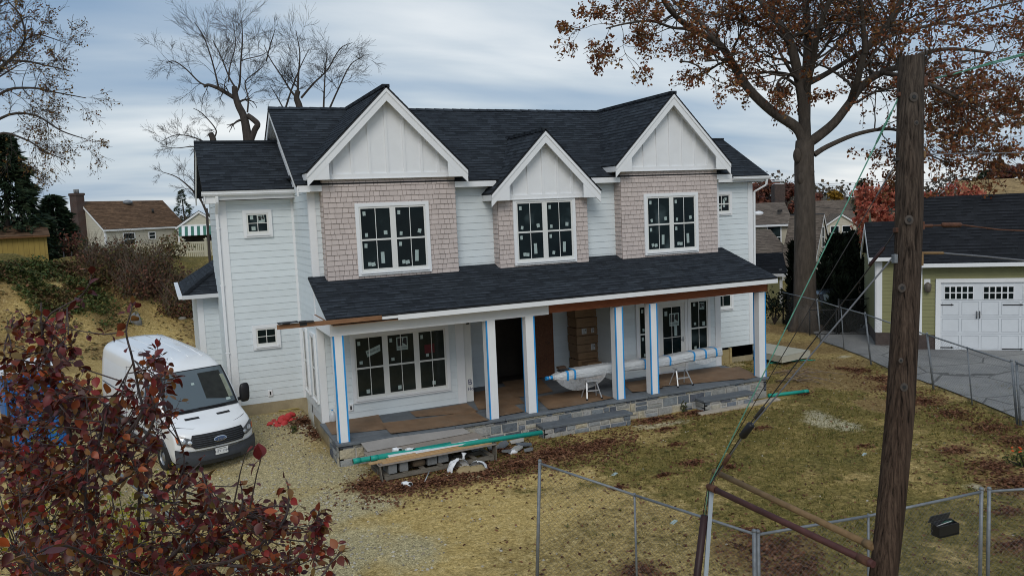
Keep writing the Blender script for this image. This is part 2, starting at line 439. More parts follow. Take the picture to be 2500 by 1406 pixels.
# step flashing where the wing roof meets the main end wall
mb = MB()
for i in range(13):
    y = 2.35+i*.17; z = 5.84+SL*(y-1.66)
for i in range(17):
    y0 = 4.05+i*.15; z = 5.9+SL*(y0-4.03)
    mb.box(XL-.035, XL-.016, y0, y0+.14, z+.0, z+.17)
part('step_flashing', mb, K['trim'])
# main eave fascia, soffit
mb = MB()
for xa, xb in ((XL-.30, .295), (3.675, 4.83), (7.53, 8.615), (11.965, XR+.28)):
    mb = MB(); mb.box(xa, xb, 1.675, 1.70, 5.71, 5.865); mb.box(xa, xb, 1.70, MY, 5.71, 5.735)
    part('fascia', mb, K['trim'])
def rake(x, y0, z0, y1, z1, w=.2, t=.03, dz=-.07):
    mb.prism([V((x, y0, z0+dz)), V((x, y1, z1+dz)), V((x, y1, z1+dz-w)), V((x, y0, z0+dz-w))], V((t, 0, 0)))
mb = MB(); rake(XL-.31, 1.66, EZ, RY, RZ); rake(XL-.31, RY, RZ, 9.46, EZ)
for y0, z0, y1, z1 in ((1.66, EZ, RY, RZ), (RY, RZ, 9.46, EZ)):   # rake soffit
    mb.prism([V((XL-.28, y0, z0-.16)), V((XL-.28, y1, z1-.16)), V((XL-.28, y1, z1-.18)), V((XL-.28, y0, z0-.18))], V((.27, 0, 0)))
part('rake_board', mb, K['trim'])
mb = MB(); rake(-2.24, 4.03, 5.88, 6.5, wz); rake(-2.24, 6.5, wz, 8.97, 5.88)
mb.box(-2.24, -1.9, 4.06, 4.44, 5.56, 5.74)
part('rake_board', mb, K['trim'])
# gutters: K-style profile
def gutter(x0, x1, y, z):
    mb = MB(); pr = [(0, 0), (-.09, .0), (-.125, .05), (-.115, .065), (-.13, .115), (0, .115)]
    mb.prism([V((x0, y+a, z+b)) for a, b in pr], V((x1-x0, 0, 0)))
    return part('gutter', mb, K['trim'], recalc=True)
gutter(-2.29, XL-.01, 4.10, 5.745); gutter(14.5, 16.08, 4.10, 5.745)
mb = MB(); mb.box(-2.2, XL, 4.1, 4.12, 5.62, 5.86); mb.box(-2.2, XL, 4.1, 4.44, 5.62, 5.64); part('fascia', mb, K['trim'])
mb = MB(); mb.box(XR, 16.0, 4.1, 4.12, 5.66, 5.86); mb.box(XR, 16.0, 4.1, 4.44, 5.66, 5.68)
part('fascia', mb, K['trim'])
def spout(pts):
    mb = MB()
    for a, b in zip(pts, pts[1:]): mb.beam(a, b, .075, .06)
    for zz in (1.6, 3.4, 4.9): mb.box(pts[-1][0]-.055, pts[-1][0]+.055, pts[-1][1]-.04, pts[-1][1]+.045, zz, zz+.04)
    part('downspout', mb, K['trim'], bevel=.012)
spout([V((-1.93, 4.03, 5.74)), V((-1.93, 4.05, 5.58)), V((-1.94, 4.38, 5.3)), V((-1.94, 4.4, -.4))])
spout([V((15.95, 4.03, 5.74)), V((15.94, 4.06, 5.55)), V((15.70, 4.40, 5.33)), V((15.70, 4.46, -.45))])
# --- front gables
def gable(xc, hw, zr, zt, bx0, bx1, nb):
    y0, ov = 1.37, .05
    P_ = (zr-zt)/hw
    yb = min(RY, 1.66+(zr-EZ)/SL)+.02
    mb = MB()
    e = .03
    for s in (-1, 1):
        a = [(xc+s*(hw+e), y0, zt-e*P_), (xc+s*(hw+e), max(yb, 2.4), zt-e*P_), (xc, max(yb, 2.4), zr), (xc, y0, zr)]
        # right slope runs front to back, left slope back to front
        if s < 0: a = [a[1], a[0], a[3], a[2]]
        shingles(mb, *a); slab(mb, a, .045)
    mb.box(xc-.09, xc+.09, y0, yb, zr-.055, zr+.03)
    part('gable_roof', mb, [K['roof'], K['roof_edge']])
    mb = MB()   # rake boards: an outer frieze and its shadow board, with returns
    for s in (-1, 1):
        for (w0, w1, ya, yb2, d) in ((0.06, .36, y0+.015, y0+.045, 0), (.06, .15, y0-.005, y0+.016, 0)):
            A = V((xc, ya, zr-w0)); Bp = V((xc+s*hw, ya, zt-w0)); Cq = V((xc+s*hw, ya, zt-w1)); D = V((xc, ya, zr-w1))
            mb.prism([A, Bp, Cq, D], V((0, yb2-ya, 0)))
        xt = xc+s*hw; xi = xc+s*(hw-.52)
        zi = zr-P_*abs(xi-xc)-.3
        mb.prism([V((xt, y0+.018, zt-.06)), V((xt, y0+.018, zt-.21)), V((xi, y0+.018, zt-.21)), V((xi, y0+.018, zi))], V((0, .03, 0)))
        # underside soffit along the slope, and the return box
        mb.prism([V((xc, y0+.045, zr-.25)), V((xt, y0+.045, zt-.2)), V((xt, y0+.045, zt-.215)), V((xc, y0+.045, zr-.265))], V((0, .32, 0)))
        mb.box(min(xt, xi), max(xt, xi), y0+.05, 1.9, zt-.205, zt-.18)
        mb.box(xt-.012, xt+.012, y0+.03, 2.3, zt-.2, zt-.05)
    part('rake_board', mb, K['trim'])
    mb = MB(); yf = 1.655   # board-and-batten face
    zb = zt-.19
    def top(x): return zr-P_*abs(x-xc)-.2
    xw = (zr-.2-zb)/P_
    mb.poly([V((xc-xw, yf, zb)), V((xc+xw, yf, zb)), V((xc, yf, zr-.2))])
    for i in range(-nb, nb+1):
        x = xc+i*.44
        if top(x)-zb < .15: continue
        mb.box(x-.032, x+.032, yf-.028, yf, zb+.1, top(x)-.01)
    mb.box(xc-xw, xc+xw, yf-.034, yf, zb, zb+.115)
    mb.box(xc-xw, xc+xw, yf-.06, yf+.3, zb-.012, zb+.004)
    part('gable_panel', mb, K['trim'])
gable(1.93, 2.01, 8.19, 6.18, .3, 3.67, 4)
gable(10.28, 1.97, 8.19, 6.2, 8.62, 11.96, 4)
gable(6.18, 1.62, 7.16, 5.53, 4.84, 7.52, 3)
# --- porch roof
PE, PT = 2.88, 3.66
a = [(-.17, -.38, PE), (12.39, -.38, PE), (12.36, MY, PT), (-.12, MY, PT)]
mb = MB(); shingles(mb, *a); slab(mb, a, .04); part('porch_roof', mb, [K['roof'], K['roof_edge']])
mb = MB(); mb.box(1.43, 12.40, -.365, -.33, 2.72, 2.852); mb.box(12.37, 12.40, -.33, 2.0, 2.72, 2.84); mb.box(1.05, 1.43, -.36, -.335, 2.765, 2.85)
part('fascia', mb, K['trim'])
mb = MB(); mb.box(-1.22, 1.05, -.385, -.335, 2.765, 2.862); part('ledger_board', mb, K['oldwood'])
mb = MB(); mb.box(-1.2, -.78, -.46, -.24, 2.885, 2.902); mb.box(-1.1, -.95, -.42, -.3, 2.862, 2.89); mb.box(-.75, -.6, -.40, -.32, 2.80, 2.9); mb.box(-.75, -.45, -.44, -.28, 2.866, 2.886)
part('shingle_scrap', mb, K['roof_edge'])
mb = MB(); mb.box(-.05, 5.39, -.005, .26, 2.44, 2.72); mb.box(-.05, .22, .262, MY, 2.44, 2.72); part('porch_beam', mb, K['trim'], bevel=.004)
mb = MB(); mb.box(5.392, 12.36, .02, .24, 2.465, 2.71); part('porch_beam', mb, K['rawbeam'], bevel=.004)
mb = MB(); mb.box(12.36, 12.395, .0, .26, 2.44, 2.74); part('beam_end_board', mb, K['ply'])
mb = MB(); mb.box(-.03, 12.36, -.33, 2.0, 2.715, 2.73); part('porch_ceiling', mb, K['oldwood'])
mb = MB(); mb.prism([V((12.36, -.3, 2.74)), V((12.36, 2.0, 2.74)), V((12.36, 2.0, 3.58)), V((12.36, -.3, 2.82))], V((-.04, 0, 0))); part('porch_end_panel', mb, [K['siding'], K['lip']])
# --- posts
tapes = [(1, 1), (1, 0), (0, 1), (1, 1), (1, 1), (0, 1)]
for x, (tl, tr) in zip((0., 3.686, 4.743, 7.301, 8.366, 12.035), tapes):
    mb = MB(); mb.box(x, x+.242, .0, .242, .0, 2.445)
    post = part('porch_post', mb, K['trim'], bevel=.006)
    mb = MB()
    w = .034
    if tl: mb.box(x-.003, x+w, -.003, .0+w*0, .004, 2.44); mb.box(x-.003, x-.0015, -.003, .02, .004, 2.44)
    if tr: mb.box(x+.242-w, x+.245, -.003, .0, .004, 2.44)
    if not tl: mb.box(x-.002, x+.0, .2, .243, .004, 2.44)
    part('tape', mb, K['tape'], post)
# --- porch floor and stone base
def stones(mb, fr, u0, u1, v0, v1, rng, dep=.035):
    fr.box(mb, u0, u1, v0, v1, -.1, .0, 1)
    v = v0
    rows = []
    while v < v1-.02:
        h = rng.choice((.14, .19, .24, .28)); h = min(h, v1-v)
        if v1-(v+h) < .08: h = v1-v
        rows.append((v, v+h)); v += h
    for a, b in rows:
        u = u0
        while u < u1-.02:
            w = rng.uniform(.16, .46)*(.8+1.2*(b-a)); e = min(u+w, u1)
            if u1-e < .1: e = u1
            cells = [(u, e, a, b)]
            if b-a > .18 and rng.random() < .3:
                m_ = a+(b-a)*rng.uniform(.4, .6); cells = [(u, e, a, m_), (u, e, m_, b)]
            for (p, q, r, t) in cells:
                gp = .016; j = lambda: rng.uniform(-.012, .012)
                d = dep*rng.uniform(.5, 1.1); ins = .016
                A = [(p+gp+max(0, j()), r+gp+max(0, j())), (q-gp-max(0, j()), r+gp+max(0, j())), (q-gp-max(0, j()), t-gp-max(0, j())), (p+gp+max(0, j()), t-gp-max(0, j()))]
                # extra vertices give each stone an irregular outline
                pts = []
                for k in range(4):
                    x0, y0 = A[k]; x1, y1 = A[(k+1) % 4]
                    pts.append((x0, y0)); pts.append(((x0+x1)/2+j()*.6, (y0+y1)/2+j()*.6))
                cx = sum(x for x, y in pts)/8; cy = sum(y for x, y in pts)/8
                base = [fr.p(x, y, .0) for x, y in pts]
                mid = [fr.p(x, y, d*.7) for x, y in pts]
                face = [fr.p(x+(cx-x)*.1, y+(cy-y)*.1, d+j()*.5) for x, y in pts]
                vs = base+mid+face+[fr.p(cx, cy, d+.006)]
                fs = [(i, (i+1) % 8, 8+(i+1) % 8, 8+i) for i in range(8)]+[(8+i, 8+(i+1) % 8, 16+(i+1) % 8, 16+i) for i in range(8)]+[(16+i, 16+(i+1) % 8, 24) for i in range(8)]
                mb.add(vs, fs)
            u = e
rs = random.Random(5)
mb = MB(); stones(mb, F((0, -.02, 0), (1, 0, 0), (0, -1, 0)), -.03, 12.25, -.62, -.06, rs)
stones(mb, F((-.03, 0, 0), (0, -1, 0), (-1, 0, 0)), -.95, .02, -.62, -.06, rs)
stones(mb, F((12.25, 0, 0), (0, 1, 0), (1, 0, 0)), -.02, 1.9, -.62, -.06, rs)
part('stone_base', mb, [K['stone'], K['mortar']])
mb = MB()
xs = [-.07, 1.35, 2.75, 4.05, 5.5, 6.9, 8.2, 9.6, 10.9, 12.31]
for a_, b_ in zip(xs, xs[1:]):
    mb.box(a_+.003, b_-.003, -.1, .32, -.058, -.001)
    mb.box(a_+.003, b_-.003, .326, 1.2, -.058, -.001); mb.box(a_+.003, b_-.003, 1.206, 2.02, -.058, -.001)
mb.box(3.85, 8.45, 2.03, 4.4, -.058, -.001)
part('porch_floor', mb, K['bluestone'], bevel=.006)
def step(x0, x1, y0, zt, zb):
    mb = MB(); stones(mb, F((0, y0, 0), (1, 0, 0), (0, -1, 0)), x0, x1, zb, zt-.06, rs)
    stones(mb, F((x0, 0, 0), (0, -1, 0), (-1, 0, 0)), .03, -y0, zb, zt-.06, rs)
    st = part('stone_step', mb, [K['stone'], K['mortar']])
    mb = MB(); mb.box(x0-.05, x1+.05, y0-.05, -.06, zt-.06, zt); part('step_tread', mb, K['bluestone'], st, bevel=.006)
step(4.93, 7.42, -.42, -.26, -.7); step(9.78, 11.45, -.40, -.27, -.62)
mb = MB(); mb.box(-.06, 1.6, -.12, -.05, -.72, -.56); mb.box(4.7, 7.7, -.62, -.1, -.76, -.585); part('footing', mb, K['mortar'], bevel=.02)
# --- entry recess
mb = MB(); fR = F((0, 3.58, 0), (1, 0, 0), (0, -1, 0))
fR.siding(mb, (3.83, 5.05), .0, 2.6)
F((3.83, 0, 0), (0, 1, 0), (1, 0, 0)).siding(mb, (MY, 3.6), .0, 2.6)
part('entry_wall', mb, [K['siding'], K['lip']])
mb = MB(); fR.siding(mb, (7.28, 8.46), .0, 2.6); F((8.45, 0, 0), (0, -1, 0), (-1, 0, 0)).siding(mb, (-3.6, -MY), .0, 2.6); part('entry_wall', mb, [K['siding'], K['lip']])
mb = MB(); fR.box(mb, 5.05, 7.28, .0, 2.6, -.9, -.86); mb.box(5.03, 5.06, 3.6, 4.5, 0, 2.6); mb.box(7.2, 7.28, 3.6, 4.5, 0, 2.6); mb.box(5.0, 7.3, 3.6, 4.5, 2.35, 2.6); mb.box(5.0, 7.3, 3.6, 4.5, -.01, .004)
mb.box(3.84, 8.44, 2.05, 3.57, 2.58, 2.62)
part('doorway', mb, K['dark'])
mb = MB(); fR.box(mb, 6.42, 7.27, .02, 2.36, .004, .022); part('door_board', mb, K['osb'])
mb = MB()
rr = random.Random(3)
for _ in range(60): mb.box(*(lambda x, z, s: (x, x+s, 3.553, 3.557, z, z+s))(rr.uniform(6.5, 7.2), rr.choice((.45, .5, 1.05, 1.1, 1.6, 2.1))+rr.uniform(-.2, .2), rr.choice((.012, .02))))
part('nail_hole', mb, K['ink'])
mb = MB(); mb.box(3.856, 4.06, 2.06, 2.16, 0, 2.5); wp = part('wrapped_post', mb, K['vinyl'])
mb = text_mb('B', .22, (3.97, 2.055, .52), (1, 0, 0), (0, 0, 1), (0, -1, 0)); text_mb('Ho', .13, (3.98, 2.055, .34), (1, 0, 0), (0, 0, 1), (0, -1, 0), mb); part('lettering', mb, M('navy_ink', (.02, .03, .12), .6), wp)
mb = MB(); mb.box(3.93, 4.0, 1.98, 2.05, 2.1, 2.26); mb.box(3.9, 4.0, 1.95, 1.99, 2.22, 2.26); part('light_bracket', mb, K['ink'])
mb = MB(); mb.box(8.36, 8.44, 1.97, 2.04, 2.05, 2.22); mb.box(8.38, 8.42, 1.9, 1.98, 2.16, 2.2); part('light_bracket', mb, K['ink'])
# --- windows
def sticker_set(fr, par, u0, u1, v0, v1, rng, w, low=False):
    W_, H_ = u1-u0, v1-v0
    def st(cu, cv, a, b, rot=0.):
        c, s = math.cos(rot), math.sin(rot); mb = MB()
        mb.poly([fr.p(cu+x*c-y*s, cv+x*s+y*c, w) for x, y in ((-a, -b), (a, -b), (a, b), (-a, b))]); mb.build('sticker', K['sticker'], par)
    st(u0+.09, v1-.12, .036, .05, rng.uniform(-.1, .1))
    if low:
        st(u0+W_*.68, v0+.26, .045, .14, rng.uniform(-.05, .05)); st(u0+.14+rng.uniform(0, .03), v0+.12, .04, .045, rng.uniform(-.3, .3))
        if rng.random() < .7: st(u0+.25, v0+.11, .05, .045, rng.uniform(-.3, .3))
    else:
        st(u0+.12, v0+.1, .035, .045, rng.uniform(-.2, .2)); st(u1-.13, v0+.14, .045, .05, rng.uniform(-.25, .25))
def logo(fr, par, cu, cv, s, w, rot=0., txt=True):
    c, sn = math.cos(rot), math.sin(rot)
    q = lambda x, y, d=0.: fr.p(cu+(x*c-y*sn)*s, cv+(x*sn+y*c)*s, w+d)
    mb = MB(); mb.poly([q(-1, -1.25), q(1, -1.25), q(1, 1), q(-1, 1)]); lg = mb.build('sticker', K['sticker'], par)
    mb = MB(); mb.poly([q(-.82, -.55, .002), q(.0, -.55, .002), q(0, .82, .002), q(-.82, .82, .002)])
    mb.poly([q(.05, .0, .002), q(.82, -.55, .002), q(.82, .82, .002), q(.3, .82, .002)]); 
    if txt: text_mb('ANDERSEN', .36*s, q(0, -.9, .002), fr.ux*c+Z3*sn, Z3*c-fr.ux*sn, fr.n, mb)
    mb.build('emblem', K['ink'], lg) if lg.parent is None else mb.build('sticker_print', K['ink'], par)
def window(fr, x0, x1, z0, z1, cols, rng, tw=.09, sill=True, lite='dh', base=None, name='window', wo=.0, gl='glass'):
    mb = MB(); T = .060+wo
    fr.box(mb, x0, x0+tw, z0, z1, .0, T); fr.box(mb, x1-tw, x1, z0, z1, .0, T)
    fr.box(mb, x0+tw, x1-tw, z1-tw, z1, .0, T); fr.box(mb, x0+tw, x1-tw, z0, z0+tw, .0, T)
    if sill: fr.box(mb, x0+tw*.7, x1-tw*.7, z0+tw*.55, z0+tw, T, T+.03)
    win = part(name, mb, K['trim'])
    a0, a1, b0, b1 = x0+tw, x1-tw, z0+tw, z1-tw; n = cols; mul = .055
    wd = (a1-a0-mul*(n-1))/n
    fmb, pmb, gmb = MB(), MB(), MB()
    W0 = .0305+wo
    for i in range(n):
        u0 = a0+i*(wd+mul); u1 = u0+wd
        if i < n-1: fr.box(fmb, u1, u1+mul, b0, b1, .004, .046+wo)
        s = .045
        fr.box(fmb, u0, u0+s, b0, b1, .004, .043+wo); fr.box(fmb, u1-s, u1, b0, b1, .004, .043+wo)
        fr.box(fmb, u0+s, u1-s, b1-s, b1, .004, .043+wo); fr.box(fmb, u0+s, u1-s, b0, b0+s+.03, .004, .047+wo)
        zm = (b0+b1)/2-.01
        if lite == 'dh':
            fr.box(fmb, u0+s, u1-s, zm-.022, zm+.022, .004, .046+wo)
            spans = [(b0+s+.03, zm-.022, True), (zm+.022, b1-s, False)]
        else: spans = [(b0+s+.03, b1-s, False)]
        for (p, q, low) in spans:
            fr.box(fmb, (u0+u1)/2-.008, (u0+u1)/2+.008, p, q, .004, W0+.006)
            if lite == 'four': fr.box(fmb, u0+s, u1-s, (p+q)/2-.008, (p+q)/2+.008, .004, W0+.0062)
            pm = MB(); pm.poly([fr.p(u0+s, p, W0), fr.p(u1-s, p, W0), fr.p(u1-s, q, W0), fr.p(u0+s, q, W0)])
            pm.build('pane', K[gl], win)
            if rng: sticker_set(fr, win, u0+s, u1-s, p, q, rng, W0+.002, low)
    fmb.build('sash', K['vinyl'], win)
    return win, (a0, a1, b0, b1, wd, mul)
rw = random.Random(21)
window(fB, 1.05, 2.93, 3.61, 5.39, 2, rw); window(fB, 5.26, 7.13, 3.585, 5.36, 2, rw); window(fB, 9.36, 11.23, 3.60, 5.36, 2, rw)
w1, _ = window(fW, -1.31, -.565, 4.63, 5.36, 1, None, lite='four')
for (u, v, a, b, r) in ((-1.08, 5.16, .04, .05, 0), (-1.05, 4.87, .05, .05, .2)):
    mb = MB(); mb.poly([fW.p(u-a, v-b, .0325), fW.p(u+a, v-b, .0325), fW.p(u+a, v+b, .0325), fW.p(u-a, v+b, .0325)]); mb.build('sticker', K['sticker'], w1)
logo(fW, w1, -.84, 5.13, .085, .0327, .1, False)
window(fW, -1.28, -.56, 1.63, 2.29, 1, None, lite='four')
w1, _ = window(fW, 13.85, 14.73, 4.56, 5.37, 1, rw, lite='dh')
w1, _ = window(fW, 13.85, 14.73, 1.28, 2.3, 1, None, lite='four')
logo(fW, w1, 14.45, 2.02, .12, .0327, 0, False)
w3, (a0, a1, b0, b1, wd, mul) = window(fM, .80, 3.40, .385, 2.16, 3, None, wo=.002, gl='porchglass')
for i in range(3):
    u = a0+i*(wd+mul)
    for (du, dv, a, b, r) in ((.13, 1.42, .035, .05, 0), (.16, .93, .04, .04, .2), (.3, .18, .045, .05, -.2)):
        if i == 2 and dv < 1: du += .1
        mb = MB(); mb.poly([fM.p(u+du+x, b0+dv+y, .0345) for x, y in ((-a, -b), (a, -b), (a, b), (-a, b))]); mb.build('sticker', K['sticker'], w3)
logo(fM, w3, a0+wd+mul+wd*.55, b0+1.33, .15, .0348)
mb = MB(); mb.poly([fM.p(a0+.5+x*math.cos(.25)-y*math.sin(.25), b0+1.2+x*math.sin(.25)+y*math.cos(.25), .0345) for x, y in ((-.2, -.1), (.16, -.06), (.2, .1), (-.2, .06))]); mb.build('sticker', K['sticker'], w3)
text_mb('ANDERSEN', .075, fM.p(a0+.5, b0+1.2, .037), fM.ux*.97+Z3*.24, Z3*.97-fM.ux*.24, fM.n).build('sticker_print', K['ink'], w3)
mb = MB(); mb.poly([fM.p(a0+2*(wd+mul)+.26+x, b0+1.1+y, .0340) for x, y in ((-.07, -.12), (.2, -.12), (.2, .12), (-.07, .1))]); mb.build('red_sheet', M('dim_red', (.10, .012, .015), .7), w3)
# narrow windows on the side wall
for u0, u1 in ((-2.95, -2.3), (-4.1, -3.5)): window(fL, u0, u1, .42, 2.2, 1, None, tw=.08)
# door with two side lights
ws, _ = window(fM, 9.20, 9.88, .35, 2.2, 1, rw); ws2, _ = window(fM, 11.02, 11.86, .35, 2.2, 1, None)
for (u, v, a, b) in ((11.28, 1.98, .04, .05), (11.62, 1.38, .05, .06), (11.3, .66, .04, .05), (11.3, 1.4, .04, .04)):
    mb = MB(); mb.poly([fM.p(u-a, v-b, .0325), fM.p(u+a, v-b, .0325), fM.p(u+a, v+b, .0325), fM.p(u-a, v+b, .0325)]); mb.build('sticker', K['sticker'], ws2)
logo(fM, ws2, 11.56, 1.93, .09, .0327)
mb = MB(); fM.box(mb, 9.885, 10.0, .0, 2.22, 0, .05); fM.box(mb, 10.92, 11.015, 0, 2.22, 0, .05); fM.box(mb, 10.0, 10.92, 2.1, 2.22, 0, .05); fM.box(mb, 9.9, 11.0, 0, .06, .05, .1)
dr = part('front_door', mb, K['trim'])
mb = MB(); fM.box(mb, 10.0, 10.14, .03, 2.1, .004, .032); fM.box(mb, 10.78, 10.92, .03, 2.1, .004, .032); fM.box(mb, 10.14, 10.78, 1.98, 2.1, .004, .032); fM.box(mb, 10.14, 10.78, .03, .28, .004, .032)
fM.box(mb, 10.452, 10.468, .28, 1.98, .004, .024); fM.box(mb, 10.14, 10.78, 1.06, 1.078, .004, .024); mb.build('door_leaf', K['vinyl'], dr)
mb = MB(); mb.poly([fM.p(10.14, .28, .018), fM.p(10.78, .28, .018), fM.p(10.78, 1.98, .018), fM.p(10.14, 1.98, .018)]); mb.build('pane', K['glass'], dr)
mb = MB(); mb.tube([fM.p(10.85, .98, .03), fM.p(10.85, .98, .08), fM.p(10.74, .98, .085)], .012); fM.box(mb, 10.83, 10.87, .9, 1.06, .03, .04); mb.build('handle', M('steel_handle', (.5, .5, .5), .3, metal=1), dr)
mb = MB(); mb.poly([fM.p(10.26+x, 1.8+y, .0205) for x, y in ((-.05, -.07), (.05, -.07), (.05, .07), (-.05, .07))]); mb.poly([fM.p(10.6+x, 1.27+y, .0205) for x, y in ((-.05, -.17), (.05, -.17), (.05, .17), (-.05, .17))]); mb.build('sticker', K['sticker'], dr)
logo(fM, dr, 10.55, 1.62, .17, .0215)
for (fr, u, v) in ((fW, -.93, .42), (fM, .72, .3)):
    mb = MB(); fr.box(mb, u-.06, u+.06, v-.09, v+.09, 0, .05); o = part('outlet_cover', mb, K['trim'], bevel=.01)
    mb = MB(); fr.box(mb, u-.02, u+.02, v-.05, v+.045, .05, .054); mb.build('outlet', K['ink'], o)
# --- rear left extension with a hip roof
mb = MB(); fE = F((0, 8., 0), (1, 0, 0), (0, -1, 0)); fE.siding(mb, (-2.45, -1.5), .0, 2.86); F((-2.45, 0, 0), (0, -1, 0), (-1, 0, 0)).siding(mb, (-13, -8), .0, 2.86); mb.box(-2.43, 2, 8.62, 13, -.5, 2.8)
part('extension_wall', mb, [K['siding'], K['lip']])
mb = MB(); fE.box(mb, -2.475, -2.3, -.1, 2.86, 0, .024); part('corner_board', mb, K['trim'])
mb = MB(); e = 2.97; x0, y0 = -2.85, 7.62
shingles(mb, (x0, y0, e), (x0+3.4, y0, e), (x0+3.4, y0+1.7, e+1.15), (x0+1.7, y0+1.7, e+1.15)); slab(mb, [(x0, y0, e), (x0+3.4, y0, e), (x0+3.4, y0+1.7, e+1.15), (x0+1.7, y0+1.7, e+1.15)], .04)
shingles(mb, (x0, 13.4, e), (x0, y0, e), (x0+1.7, y0+1.7, e+1.15), (x0+1.7, 11.7, e+1.15)); slab(mb, [(x0, 13.4, e), (x0, y0, e), (x0+1.7, y0+1.7, e+1.15), (x0+1.7, 11.7, e+1.15)], .04)
for i in range(10):
    a_, b_ = i/10, (i+1)/10; A = V((x0, y0, e)).lerp(V((x0+1.7, y0+1.7, e+1.15)), a_); Bq = V((x0, y0, e)).lerp(V((x0+1.7, y0+1.7, e+1.15)), b_)
    for d in (V((.15, -.0, 0)), V((0, .15, 0))):
        mb.poly([A+V((0, 0, .04)), Bq+V((0, 0, .03)), Bq+d+V((0, 0, .03)), A+d+V((0, 0, .04))], 0, [(i*.3, 7.7), (i*.3+.2, 7.7), (i*.3+.2, 7.72), (i*.3, 7.72)])
part('extension_roof', mb, [K['roof'], K['roof_edge']])
mb = MB(); mb.prism([V((x0-.02, y0-.02+a, 2.855+b)) for a, b in ((0, 0), (-.1, 0), (-.13, .11), (0, .11))], V((3, 0, 0))); mb.prism([V((x0-.02+a, y0, 2.855+b)) for a, b in ((0, 0), (-.1, 0), (-.13, .11), (0, .11))], V((0, 6, 0)))
part('gutter', mb, K['trim'], recalc=True)
# ------------------------------------------------------------------ ground
def blob(px, py, rx, ry=None, kind='leaf', s=1.):
    p = G(px, py); return (p.x, p.y, rx, ry or rx, kind, s)
BL = []
for a in ((700, 1050, 1.5, 1.6), (740, 1150, 1.3, 1.2), (800, 1240, 1.1), (820, 1330, 1.2), (770, 1400, 1.3), (640, 1130, 1.3), (560, 1190, 1.2)): BL.append(blob(*a, **{'kind': 'gravel'}) if len(a) == 4 else blob(a[0], a[1], a[2], None, 'gravel'))
for a in ((1340, 1170, .9, .5), (1190, 1185, .8, .5), (1120, 1260, 1.6, .9), (990, 1330, 1.4, 1.), (1420, 1220, .9, .6), (1060, 1390, 1.2, .8), (500, 1180, 1.5, 1.), (420, 1250, 1.2, 1.2), (1230, 1300, 1., .7)): BL.append(blob(*a, 'sand', .8))
BL.append(blob(2030, 1030, .6, .95, 'chalk', .38)); BL.append(blob(2380, 1190, .25, .25, 'chalk', .4)); BL.append(blob(1600, 1040, .9, .25, 'chalk', .35)); BL.append(blob(2060, 870, .3, .2, 'chalk', .5))
for a in ((1930, 850, 1.6, 1.8), (2010, 900, 1.7, 1.8), (1960, 940, 1.2, 1.), (2100, 930, 1.3, 1.2), (1900, 800, 1.5, 2.), (2180, 990, .8, 1.)): BL.append(blob(*a, 'bare', .9))
LEAF = []
def leaf(px, py, rx, ry=None, s=1.): b = blob(px, py, rx, ry, 'leaf', s); LEAF.append(b); BL.append(b)
for a in ((900, 1185, .55, .4), (980, 1190, .6, .35), (1060, 1178, .6, .35), (1170, 1160, .7, .4), (1260, 1135, .8, .45), (1350, 1110, .8, .5), (1430, 1095, .7, .42), (1230, 1100, .5, .3), (1480, 1080, .4, .3), (740, 1030, .45, .5), (770, 1060, .25, .5),
          (1600, 1025, .7, .28), (1700, 1008, .7, .25), (1780, 990, .5, .2), (1625, 1048, .35, .15), (1400, 1052, .5, .12), (1860, 1045, .22, .12), (1690, 1130, .4, .18), (1780, 1140, .25, .15)): leaf(*a)
for a in ((1880, 1340, .75, .6), (1940, 1390, .7, .5), (1560, 1395, .45, .35), (1830, 1300, .3, .3), (2420, 1140, .7, .5), (2480, 1180, .8, .5), (2330, 1100, .5, .3), (2250, 980, .6, .5), (2330, 1010, .6, .5), (2420, 1045, .6, .4), (2490, 1080, .6, .5), (2190, 950, .5, .5), (2150, 925, .4, .5), (2100, 905, .4, .4),
          (1510, 1190, .25, .12), (1650, 1085, .3, .12), (2460, 1250, .4, .25), (2480, 1330, .5, .25), (1620, 1160, .3, .12), (2110, 1090, .25, .15), (1960, 960, .3, .3), (2060, 900, .3, .3)): leaf(*a, s=.75)
def zone(x, y):
    w1 = nz(x, y, 1.3, 2.)*.35; w2 = nz(x, y, 4.1, 6.)*.2; w = w1+w2
    g, gr, sa, ch, lf, ba = .42+.5*nz(x, y, .33, 11.)+w, 0., 0., 0., 0., 0.
    if x < 3.2: g -= .8*(1-sm(-.5, 3.2, x+.25*y*.2)); sa = .35*(1-sm(0, 3.4, x))
    if y < -2.5 and x < 7: g -= .45*(1-sm(2.5, 7, x))*sm(2.5, 5, -y)
    if y > 1.5 and x > 11: g -= .25
    for bx, by, rx, ry, k, s in BL:
        dx, dy = (x-bx)/rx, (y-by)/ry
        if abs(dx) > 2.2 or abs(dy) > 2.2: continue
        d = math.sqrt(dx*dx+dy*dy)+w*1.1+.55*nz(x, y, .75, k == 'sand' and 31. or 17.)
        v = s*(1-sm(.55, 1.35, d))
        if k == 'gravel': gr = max(gr, v)
        elif k == 'sand': sa = max(sa, v)
        elif k == 'chalk': ch = max(ch, v)
        elif k == 'leaf': lf = max(lf, v)
        else: ba = max(ba, v)
    if x < .2 and y > -2: gr = max(gr, .55*(1-sm(4, 12, y))*sm(-9, -4, x)*(.6+w))
    if y > 8 and x < 6:                            # bank behind: sand with weeds above
        foot = 17.5+(x+2)*.62; k = sm(foot+6, foot+10.5, y+3*nz(x, y, .4, 9.))
        g = -.1+1.2*k+.5*nz(x, y, .7, 4.)-.35*(1-k); sa = .7*(1-k); gr = 0; ba = max(ba, .3+1.1*nz(x, y, .45, 21.))
    return g-gr*.9-sa*.45-ba*.6-lf*.3, gr, max(sa, 0), ch, lf, ba
